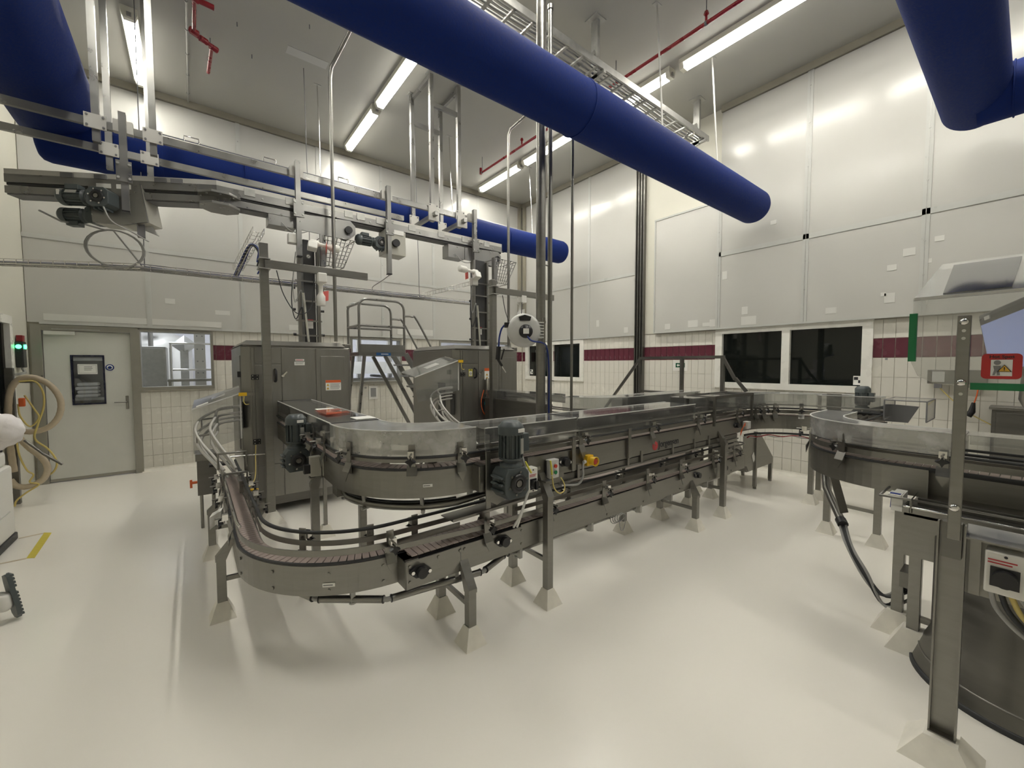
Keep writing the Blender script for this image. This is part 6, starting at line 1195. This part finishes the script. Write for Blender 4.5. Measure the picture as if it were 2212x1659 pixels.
# front channel post with flat bar
MB().box(2.445, 2.452, 0.139, 0.221, 0.10, 1.0).build('channel_web', 'steel', TM); MB().box(2.415, 2.452, 0.215, 0.221, 0.10, 1.0).build('channel_flange', 'steel', TM); MB().box(2.415, 2.452, 0.139, 0.145, 0.10, 1.0).build('channel_flange', 'steel', TM)
MB().box(2.41, 2.452, 0.139, 0.221, 0.085, 0.10).build('base_plate', 'steel', TM); pfoot(2.43, 0.18, 0.12, 0.095, TM)
MB().box(2.398, 2.406, 0.154, 0.192, 0.94, 1.84).build('flat_bar', 'steel', TM, 0.003); MB().box(2.404, 2.446, 0.150, 0.206, 0.86, 1.005).build('clamp_plate', 'dark_steel', TM)
for (y, z, r) in ((0.173, 1.815, 0.014), (0.173, 1.575, 0.014), (0.174, 1.07, 0.015)): MB().lathe([(r, 0), (r, 0.006), (r * 0.6, 0.012), (0, 0.013)], (2.398, y, z), (-1, 0, 0), 18).build('bolt', 'chrome', TM)
for z in (1.78, 1.75, 1.53): MB().cyl((2.3985, 0.173, z), (2.3965, 0.173, z), 0.006, n=12).build('bar_hole', 'tape_patch', TM)
for z in (0.965, 0.88): MB().cyl((2.444, 0.178, z), (2.438, 0.178, z), 0.012, n=6).build('bolt', 'steel', TM)
# switch plate on the post
MB().box(2.47, 2.476, -0.6, 0.144, 0.715, 0.965).build('switch_plate', 'machine_grey', TM); MB().box(2.452, 2.478, 0.10, 0.130, 0.72, 0.96).build('plate_flange', 'steel', TM)
MB().prism([(2.47, 0.14, 0.965), (2.47, 0.14, 1.0), (2.40, 0.14, 0.962), (2.40, 0.14, 0.955)], (0, -0.75, 0)).build('hood_lip', 'steel', TM)
for z in (0.94, 0.86): MB().cyl((2.468, 0.118, z), (2.462, 0.118, z), 0.010, n=12).build('plate_hole', 'stain_grey', TM)
sw = MB().box(2.395, 2.465, -0.015, 0.088, 0.768, 0.932).build('isolator_switch', 'white_plastic', TM, 0.006, label='white isolator box with black rotary knob'); MB().box(2.389, 2.396, 0.0, 0.073, 0.80, 0.875).build('switch_face', 'black_plastic', sw); MB().cyl((2.389, 0.036, 0.837), (2.365, 0.036, 0.837), 0.032, n=18).build('rotary_knob', 'black_plastic', sw)
lines(MB(), (2.3945, 0.080, 0.900), (0, -1, 0), (0, 0, 1), 0.08, 2, 0.011, 0.005, (-1, 0, 0)).build('print', 'logo_red', sw); MB().cyl((2.395, 0.036, 0.918), (2.392, 0.036, 0.918), 0.005, n=8).build('screw', 'ink', sw)
for k in range(4): MB().tube(smooth([(2.42, 0.07 - 0.025 * k, 0.77), (2.42, 0.05 - 0.03 * k, 0.70), (2.43, -0.02 - 0.03 * k, 0.62), (2.45, -0.14 - 0.02 * k, 0.55), (2.5, -0.3, 0.50)], 6), 0.009, 7).build('cable', ('grey_cable', 'rubber', 'yellow_cable', 'grey_cable')[k], TM)
# drum
MB().lathe([(0.43, 0.02), (0.41, 0.07), (0.36, 0.20), (0.36, 0.70), (0.34, 0.72), (0, 0.72)], (3.22, -0.06, 0), n=64).build('drum', 'dark_steel', TM, label='dark stainless drum below the table'); MB().lathe([(0.44, 0.0), (0.44, 0.022), (0.432, 0.026)], (3.22, -0.06, 0), n=64).build('drum_base', 'rubber', TM)
MB().tube([(3.22 + 0.402 * math.cos(a), -0.06 + 0.402 * math.sin(a), 0.09) for a in [i * 2 * PI / 64 for i in range(64)]], 0.005, 6, closed=True).build('drum_bead', 'steel', TM)
# clear guard with green edge strips, sloped roof
poly = [(0.322, 1.92), (0.322, 1.655), (0.30, 1.60), (0.25, 1.568), (0.15, 1.555), (-0.75, 1.555), (-0.75, 1.92)]
gp = MB().prism([(2.416, y, z) for y, z in poly], (0.006, 0, 0)).build('guard_pane', 'acrylic', TM)
MB().box(2.410, 2.428, 0.308, 0.332, 1.66, 1.862).build('edge_strip', 'green', TM, label='green edge strip'); MB().box(2.410, 2.428, -0.75, 0.150, 1.548, 1.575).build('edge_strip', 'green', TM, label='green edge strip')
MB().prism([(2.416, 0.322, 1.92), (3.2, 0.322, 2.18), (3.2, -0.75, 2.18), (2.416, -0.75, 1.92)], (0, 0, 0.006)).build('roof_pane', 'acrylic', TM); MB().box(2.41, 2.424, -0.75, 0.322, 1.916, 1.928).build('roof_edge', 'light_grey_plastic', TM)
MB().prism([(2.45, 0.24, 1.938), (3.10, 0.27, 2.155), (3.10, 0.05, 2.155), (2.45, 0.06, 1.938)], (0, 0, 0.003)).build('roof_film', 'tinted_acrylic', TM)
MB().bar((2.43, -0.55, 1.56), (2.43, -0.55, 1.0), 0.05, 0.008).build('flat_bar', 'steel', TM)
sg = thing('warning_sign', 'red hot spot warning sign with yellow triangle on the clear guard', 'sign', (2.41, 0.075, 1.6))
def rrect(y0, y1, z0, z1, r, x, n=5):
    P = []
    for cy, cz, a0 in ((y0 + r, z0 + r, 180), (y1 - r, z0 + r, 270), (y1 - r, z1 - r, 0), (y0 + r, z1 - r, 90)): P += [(x, cy + r * math.cos(math.radians(a0 + k * 90 / n)), cz + r * math.sin(math.radians(a0 + k * 90 / n))) for k in range(n + 1)]
    return P
MB().prism(rrect(0.024, 0.124, 1.592, 1.688, 0.014, 2.412), (0.003, 0, 0)).build('board', 'sign_red', sg)
MB().box(2.4105, 2.412, 0.047, 0.100, 1.603, 1.665).build('picture_field', 'paper', sg)
text('Hot Spot', 0.0165, (2.4115, 0.074, 1.671), (0, -1, 0), (0, 0, 1), 'ink', sg, 'lettering', align='CENTER', bold=0.0003)
MB().cyl((2.4105, 0.084, 1.654), (2.4085, 0.084, 1.654), 0.009, n=16).prism([(2.4105, 0.094, 1.642), (2.4105, 0.075, 1.642), (2.4105, 0.078, 1.625), (2.4105, 0.076, 1.606), (2.4105, 0.083, 1.606), (2.4105, 0.085, 1.62), (2.4105, 0.089, 1.606), (2.4105, 0.095, 1.606), (2.4105, 0.091, 1.626)], (-0.002, 0, 0)).build('figure', 'ink_grey', sg)
tri = MB().prism([(2.4085, 0.084, 1.619), (2.4085, 0.048, 1.619), (2.4085, 0.066, 1.646)], (-0.002, 0, 0)).build('triangle', 'ink', sg); MB().prism([(2.406, 0.0805, 1.621), (2.406, 0.0515, 1.621), (2.406, 0.066, 1.643)], (-0.001, 0, 0)).build('triangle_face', 'sign_yellow', sg); MB().box(2.404, 2.405, 0.0648, 0.0672, 1.627, 1.637).box(2.404, 2.405, 0.0648, 0.0672, 1.6235, 1.6255).build('exclamation_mark', 'ink', sg)
# operator screen
hm = thing('operator_screen', 'tilted dark framed operator screen behind the clear guard', 'screen', (2.85, 0.1, 1.6))
A, B, D = Vector((2.90, 0.168, 1.873)), Vector((2.60, 0.033, 1.917)), Vector((2.85, 0.118, 1.694)); ux = (B - A).normalized(); uy = (D - A); uy = (uy - ux * uy.dot(ux)).normalized(); un = uy.cross(ux).normalized(); 
if un.dot(Vector((-1, 0, 0))) < 0: un = -un
W_, H_ = 0.42, 0.30; cc_ = A + ux * (W_ / 2) + uy * (H_ / 2)
MB().frame(cc_ - un * 0.03, ux, uy, un, W_ / 2, H_ / 2, 0.03).build('case', 'motor_paint', hm, 0.008); MB().frame(cc_ + un * 0.003, ux, uy, un, W_ / 2 - 0.022, H_ / 2 - 0.022, 0.004).build('bezel', 'black_plastic', hm); MB().frame(cc_ + un * 0.008 + uy * 0.012, ux, uy, un, W_ / 2 - 0.035, H_ / 2 - 0.040, 0.003).build('display', 'screen', hm)
MB().frame(A + ux * 0.09 + uy * 0.028 + un * 0.009, ux, uy, un, 0.02, 0.008, 0.002).build('maker_plate', 'paper', hm)
e = cc_ + uy * 0.15; MB().tube([e - un * 0.03, (e.x + 0.12, e.y - 0.02, 1.5), (3.15, -0.1, 1.2), (3.25, -0.1, 0.82)], 0.025, 10).build('stand_arm', 'steel', hm); MB().cyl((3.25, -0.1, 0.802), (3.25, -0.1, 0.83), 0.06, n=18).build('stand_base', 'steel', hm)
# wall bits at the right
t = thing('cable_box', 'flat steel cable box on the right wall with hanging plug leads', 'box', (XB - 0.08, 0.55, 1.41))
MB().box(XB - 0.14, XB, 0.30, 0.76, 1.42, 1.58).build('body', 'steel', t, 0.004); MB().box(XB - 0.145, XB - 0.14, 0.62, 0.72, 1.44, 1.56).build('socket', 'pink_tag', t).data.materials[0] = MATS['light_grey_plastic']
MB().box(XB - 0.16, XB - 0.10, 0.64, 0.70, 1.37, 1.42).build('socket_cover', 'stain_grey', t)
MB().tube(smooth([(XB - 0.13, 0.66, 1.38), (XB - 0.13, 0.56, 1.25), (XB - 0.12, 0.42, 1.10), (XB - 0.12, 0.2, 0.95)], 6), 0.006, 6).build('lead', 'yellow_cable', t); MB().tube(smooth([(XB - 0.13, 0.36, 1.42), (XB - 0.13, 0.37, 1.3), (XB - 0.13, 0.39, 1.2)], 5), 0.006, 6).build('lead', 'orange', t); MB().tube([(XB - 0.13, 0.39, 1.22), (XB - 0.13, 0.40, 1.12), (XB - 0.13, 0.43, 1.07)], [0.015, 0.03, 0.035], 10).build('plug', 'black_plastic', t)
t = thing('wall_cabinet', 'dark grey steel cabinet standing against the right wall', 'cabinet', (XB - 0.2, 0.0, 0))
MB().box(XB - 0.32, XB - 0.06, -0.45, 0.25, 0.44, 1.17).build('body', 'dark_steel', t, 0.006); MB().box(XB - 0.34, XB - 0.05, -0.47, 0.27, 1.17, 1.20).build('roof', 'steel', t, 0.004); MB().box(XB - 0.326, XB - 0.32, -0.42, 0.22, 0.47, 1.14).build('door', 'dark_steel', t, 0.003)
for y in (-0.40, 0.20): MB().box(XB - 0.30, XB - 0.26, y - 0.02, y + 0.02, 0, 0.44).build('leg', 'steel', t)
t = thing('exit_sign', 'green escape route sign with white arrow on a pale plate', 'sign', (XB - 0.01, 3.92, 1.53))
MB().box(XB - 0.006, XB, 3.775, 4.06, 1.53, 1.725).build('back_plate', 'white_plastic', t); MB().box(XB - 0.009, XB - 0.006, 3.83, 4.005, 1.592, 1.672).build('green_field', 'sign_green', t)
MB().prism([(XB - 0.009, 3.985, 1.632), (XB - 0.009, 3.955, 1.66), (XB - 0.009, 3.955, 1.641), (XB - 0.009, 3.925, 1.641), (XB - 0.009, 3.925, 1.623), (XB - 0.009, 3.955, 1.623), (XB - 0.009, 3.955, 1.604)], (-0.002, 0, 0)).build('arrow', 'paper', t)
MB().box(XB - 0.011, XB - 0.009, 3.84, 3.895, 1.60, 1.664).build('door_symbol', 'paper', t)
tag(MB().box(XB - 0.002, XB, 1.135, 1.16, 1.70, 1.725).build('vent_mark', 'ink_grey'), 'tiny grey code plate on the tiles below the red band', 'plate')
t = thing('wall_notice', 'white framed notice hanging on the tiles behind the ladder', 'notice', (2.92, YA - 0.02, 0.93))
MB().box(2.83, 3.01, YA - 0.02, YA, 0.94, 1.21).build('frame', 'white_plastic', t, 0.004); MB().box(2.865, 2.975, YA - 0.024, YA - 0.02, 0.99, 1.17).build('picture', 'ink_grey', t)
solo(MB().cyl((2.77, YA - 0.015, 1.18), (2.77, YA, 1.18), 0.02, n=14), 'wall_plug', 'galvanised', 'small round plug on the tiles next to the framed notice', 'plug')
# ---------------------------------------------------------------- left edge: hoses, signal lamp, vacuum unit, tape
t = thing('signal_lamp', 'dark signal lamp with red cap and lit green lens on the side wall', 'signal lamp', (XL + 0.05, 7.93, 1.62))
MB().box(XL, XL + 0.07, 7.86, 8.0, 1.62, 1.95).build('body', 'black_plastic', t, 0.012); MB().box(XL + 0.01, XL + 0.065, 7.885, 7.975, 1.95, 2.03).build('red_cap', 'red_paint', t, 0.006); MB().cyl((XL + 0.07, 7.93, 1.885), (XL + 0.082, 7.93, 1.885), 0.028, n=18).build('green_lens', 'green_lamp', t); MB().cyl((XL + 0.035, 7.855, 1.885), (XL + 0.035, 7.848, 1.885), 0.026, n=18).build('green_lens', 'green_lamp', t)
MB().tube([(XL + 0.04, 7.93, 1.62), (XL + 0.06, 7.93, 1.56), (XL + 0.05, 7.75, 1.54), (XL + 0.03, 7.62, 1.54)], 0.016, 8).build('bracket', 'galvanised', t)
HP = thing('hose_stand', 'grey steel post with hook plate holding the coiled hoses', 'stand', (-1.70, 7.40, 0))
MB().box(-1.735, -1.665, 7.37, 7.43, 0, 1.62).build('post', 'dark_steel', HP, 0.004); MB().box(-1.72, -1.44, 7.385, 7.415, 1.44, 1.475).build('hook_arm', 'dark_steel', HP); MB().box(-1.45, -1.435, 7.385, 7.415, 1.44, 1.53).build('hook_tip', 'dark_steel', HP)
V = lambda L, y: [(a, y + 0.012 * math.sin(i), b) for i, (a, b) in enumerate(L)]
t = thing('suction_hose', 'thick beige ribbed suction hose hanging in big loops by the door', 'hose', (-1.55, 7.33, 0.2))
hp = smooth(V([(-1.69, 0.40), (-1.71, 0.75), (-1.71, 1.10), (-1.68, 1.36), (-1.60, 1.49), (-1.48, 1.50), (-1.36, 1.40), (-1.29, 1.22), (-1.31, 1.03), (-1.40, 0.90), (-1.53, 0.86), (-1.66, 0.90), (-1.72, 0.98)], 7.32), 7)
MB().tube(hp, [0.031 + 0.0018 * (i % 2) for i in range(len(hp))], 12).build('upper_loop', 'hose', t)
hp = smooth(V([(-1.70, 1.05), (-1.64, 0.85), (-1.55, 0.68), (-1.46, 0.56), (-1.41, 0.42), (-1.45, 0.29), (-1.56, 0.225), (-1.66, 0.24), (-1.71, 0.32)], 7.25), 8)
MB().tube(hp, [0.031 + 0.0018 * (i % 2) for i in range(len(hp))], 12).build('lower_loop', 'hose', t)
MB().tube([(-1.57, 7.20, 0.78), (-1.42, 7.17, 0.60), (-1.27, 7.14, 0.46)], 0.014, 10).build('suction_wand', 'dark_steel', t)
t = thing('yellow_cable_coil', 'tangled yellow cable hung over the suction hose with orange plug', 'cable', (-1.5, 7.22, 0.1))
MB().tube(smooth(V([(-1.60, 1.46), (-1.48, 1.46), (-1.42, 1.33), (-1.42, 1.15), (-1.47, 0.95), (-1.50, 0.78), (-1.40, 0.64), (-1.34, 0.48), (-1.37, 0.36), (-1.46, 0.30)], 7.27), 6), 0.010, 8).build('strand', 'yellow_cable', t)
MB().tube(smooth(V([(-1.56, 1.30), (-1.50, 1.15), (-1.46, 1.03), (-1.53, 0.93), (-1.60, 1.06), (-1.61, 1.20)], 7.25), 6), 0.009, 8).build('strand', 'yellow_cable', t)
MB().tube(smooth(V([(-1.64, 0.85), (-1.62, 0.60), (-1.57, 0.42), (-1.52, 0.36), (-1.55, 0.28), (-1.48, 0.24), (-1.58, 0.16), (-1.66, 0.08), (-1.68, 0.012)], 7.22), 6), 0.009, 8).build('strand', 'yellow_cable', t)
MB().box(-1.605, -1.555, 7.22, 7.26, 1.17, 1.27).build('plug', 'orange', t, 0.008)
t = thing('vacuum_unit', 'white boxy vacuum unit on a black base behind the person', 'vacuum', (-1.53, 5.6, 0))
MB().box(-1.71, -1.37, 5.34, 5.90, 0.06, 0.72).build('body', 'white_plastic', t, 0.03, seg=3); MB().box(-1.715, -1.362, 5.33, 5.91, 0.0, 0.07).build('base', 'rubber', t, 0.01); MB().box(-1.69, -1.39, 5.40, 5.84, 0.72, 0.86).build('lid', 'white_plastic', t, 0.03, seg=3); MB().box(-1.372, -1.362, 5.45, 5.75, 0.30, 0.31).build('trim_line', 'light_grey_plastic', t)
MB().tube([(-1.40, 5.5, 0.86), (-1.40, 5.5, 0.93), (-1.40, 5.75, 0.93), (-1.40, 5.75, 0.86)], 0.012, 8).build('handle', 'black_plastic', t)
solo(MB().prism([(-1.206, 5.952, 0.0), (-1.146, 5.904, 0.0), (-1.118, 5.215, 0.0), (-1.172, 5.244, 0.0)], (0, 0, 0.0015)), 'floor_tape', 'floor_tape', 'yellow tape strip stuck on the floor beside the vacuum unit', 'tape')
for (a, b, w, lab) in (((-1.33, 5.236), (-1.17, 5.244), 0.03, 'faded tape line at the near end of the yellow strip'), ((-1.36, 5.90), (-1.20, 5.94), 0.03, 'faded tape line at the far end of the yellow strip')):
    solo(MB().bar((a[0], a[1], 0.0008), (b[0], b[1], 0.0008), w, 0.0012), 'floor_tape', 'hose', lab, 'tape')
# ---------------------------------------------------------------- person in coverall, walking out at the left edge
PX, PY = -1.30, 4.15
PE = thing('person', 'person in white coverall, blue gloves and white boots walking away beside the vacuum unit', 'person', (PX, PY, 0))
def skinned(name, verts, edges, m, parent, sub=2, root=0):
    org = ORG[parent.name]; me = bpy.data.meshes.new(name)
    me.from_pydata([tuple(Vector(v[:3]) - Vector(org)) for v in verts], edges, []); o = bpy.data.objects.new(name, me); COL.objects.link(o); o.parent = parent; ORG[o.name] = org
    md = o.modifiers.new('skin', 'SKIN'); md.use_smooth_shade = True; md.branch_smoothing = 0.6
    for i, v in enumerate(verts): me.skin_vertices[0].data[i].radius = (v[3], v[4] if len(v) > 4 else v[3])
    me.skin_vertices[0].data[root].use_root = True
    s = o.modifiers.new('sub', 'SUBSURF'); s.levels = sub; s.render_levels = sub
    me.materials.append(MATS[m]); return o
BVv = [(PX, PY, 0.97, 0.15, 0.13), (PX - 0.02, PY, 1.12, 0.145, 0.125), (PX - 0.04, PY, 1.30, 0.165, 0.135), (PX - 0.06, PY, 1.43, 0.13, 0.11), (PX - 0.07, PY, 1.50, 0.062), (PX - 0.08, PY, 1.55, 0.055),
       (PX + 0.02, PY - 0.17, 1.43, 0.08), (PX + 0.18, PY - 0.20, 1.36, 0.078), (PX + 0.36, PY - 0.20, 1.265, 0.083), (PX + 0.385, PY - 0.15, 1.225, 0.075), (PX + 0.28, PY - 0.02, 1.16, 0.068), (PX + 0.20, PY + 0.06, 1.13, 0.056),
       (PX - 0.10, PY + 0.18, 1.43, 0.08), (PX - 0.20, PY + 0.26, 1.25, 0.072), (PX - 0.26, PY + 0.27, 1.13, 0.065), (PX - 0.40, PY + 0.20, 1.05, 0.055), (PX - 0.47, PY + 0.17, 1.02, 0.05),
       (PX + 0.0, PY - 0.10, 0.86, 0.115), (PX - 0.14, PY - 0.11, 0.52, 0.085), (PX + 0.10, PY - 0.12, 0.36, 0.075),
       (PX - 0.08, PY + 0.11, 0.86, 0.115), (PX - 0.18, PY + 0.13, 0.50, 0.085), (PX - 0.14, PY + 0.14, 0.26, 0.075)]
BE = [(0, 1), (1, 2), (2, 3), (3, 4), (4, 5), (3, 6), (6, 7), (7, 8), (8, 9), (9, 10), (10, 11), (3, 12), (12, 13), (13, 14), (14, 15), (15, 16), (0, 17), (17, 18), (18, 19), (0, 20), (20, 21), (21, 22)]
body = skinned('coverall', BVv, BE, 'coverall', PE, 3)
cl = bpy.data.textures.new('creases', 'CLOUDS'); cl.noise_scale = 0.07; cl.noise_depth = 3
dm = body.modifiers.new('creases', 'DISPLACE'); dm.texture = cl; dm.strength = 0.05; dm.mid_level = 0.5
hd = MB().lathe([(0.0, -0.115), (0.045, -0.108), (0.066, -0.07), (0.074, -0.02), (0.078, 0.03), (0.07, 0.075), (0.045, 0.105), (0.0, 0.118)], (PX - 0.10, PY, 1.665), n=24); hd.v = [(PX - 0.10 + (x - PX + 0.10) * 1.18, y, z) for (x, y, z) in hd.v]
head = hd.build('head', 'skin', PE)
hc = Vector((PX - 0.10, PY, 1.665)); MB().prism([hc + Vector((-0.085, -0.016, -0.03)), hc + Vector((-0.085, 0.016, -0.03)), hc + Vector((-0.088, 0.006, 0.015)), hc + Vector((-0.088, -0.006, 0.015))], (-0.022, 0, -0.004)).build('nose', 'skin', head, 0.004)
for s in (-1, 1): MB().lathe([(0, -0.010), (0.008, -0.006), (0.010, 0), (0.008, 0.006), (0, 0.010)], hc + Vector((-0.084, 0.03 * s, 0.012)), n=10).build('eye', 'white_plastic', head); MB().lathe([(0, -0.022), (0.012, -0.015), (0.016, 0.006), (0.008, 0.026), (0, 0.028)], hc + Vector((0.0, 0.08 * s, -0.005)), n=10).build('ear', 'skin', head)
MB().tube([hc + Vector((-0.082, -0.022, -0.060)), hc + Vector((-0.089, 0, -0.062)), hc + Vector((-0.082, 0.022, -0.060))], 0.005, 6).build('mouth', 'pink_tag', head)
ho_ = MB().lathe([(0.095, -0.12), (0.100, -0.05), (0.098, 0.03), (0.088, 0.085), (0.055, 0.125), (0.0, 0.138)], hc + Vector((0.022, 0, 0)), n=24); ho_.build('hood', 'coverall', PE)
def glove(w, d, up, parent):
    w, d, up = Vector(w), Vector(d).normalized(), Vector(up).normalized(); s = d.cross(up).normalized(); vs = [(*w, 0.030, 0.026), (*(w + d * 0.045), 0.036, 0.02), (*(w + d * 0.085), 0.036, 0.018)]; es = [(0, 1), (1, 2)]
    g = skinned('glove', vs, es, 'glove', parent)
    for i, (off, L) in enumerate(((-0.029, 0.070), (-0.010, 0.080), (0.010, 0.075), (0.028, 0.058))):
        b = w + d * 0.085 + s * off; skinned('finger', [(*b, 0.0095), (*(b + d * L * 0.5 - up * 0.008), 0.009), (*(b + d * L * 0.8 - up * 0.028), 0.0085), (*(b + d * L * 0.88 - up * 0.05), 0.0075)], [(0, 1), (1, 2), (2, 3)], 'glove', g)
    b = w + d * 0.03 - s * 0.03; skinned('thumb', [(*b, 0.011), (*(b + d * 0.03 - s * 0.028 - up * 0.01), 0.010), (*(b + d * 0.058 - s * 0.034 - up * 0.022), 0.009)], [(0, 1), (1, 2)], 'glove', g)
glove((PX + 0.185, PY + 0.075, 1.125), (-0.75, 0.55, -0.25), (0, 0, 1), PE); glove((PX - 0.49, PY + 0.165, 1.01), (-0.9, -0.2, -0.2), (0, 0, 1), PE)
def boot(heel, toe, ankle, upn, parent):
    heel, toe, ankle, upn = Vector(heel), Vector(toe), Vector(ankle), Vector(upn).normalized(); d = (toe - heel).normalized(); side = d.cross(upn).normalized()
    b = skinned('boot', [(*(heel + upn * 0.055 + d * 0.05), 0.050, 0.052), (*(heel + upn * 0.055 + d * 0.14), 0.050, 0.046), (*(heel + upn * 0.047 + d * 0.225), 0.046, 0.040), (*(heel + upn * 0.12 + d * 0.055), 0.055), (*ankle, 0.072)], [(0, 1), (1, 2), (0, 3), (3, 4)], 'boot', parent)
    sole = MB(); out = [(0.0, -0.034), (0.05, -0.040), (0.13, -0.042), (0.20, -0.05), (0.26, -0.042), (0.285, -0.018), (0.285, 0.018), (0.26, 0.042), (0.20, 0.05), (0.13, 0.042), (0.05, 0.040), (0.0, 0.034), (-0.012, 0.0)]
    sole.prism([heel + d * a + side * c for a, c in out], upn * 0.022)
    for a in [0.0 + 0.024 * k for k in range(12)]:
        if not 0.09 < a < 0.12: sole.frame(heel + d * a - upn * 0.004, d, side, upn, 0.007, 0.036, 0.006)
    sole.build('sole', 'motor_paint', b)
boot((PX + 0.325, PY - 0.13, 0.30), (PX + 0.362, PY - 0.13, 0.03), (PX + 0.12, PY - 0.12, 0.345), (-0.86, -0.5, -0.12), PE)
boot((PX + 0.03, PY + 0.14, 0.012), (PX - 0.25, PY + 0.14, 0.012), (PX - 0.09, PY + 0.14, 0.27), (0, 0, 1), PE)
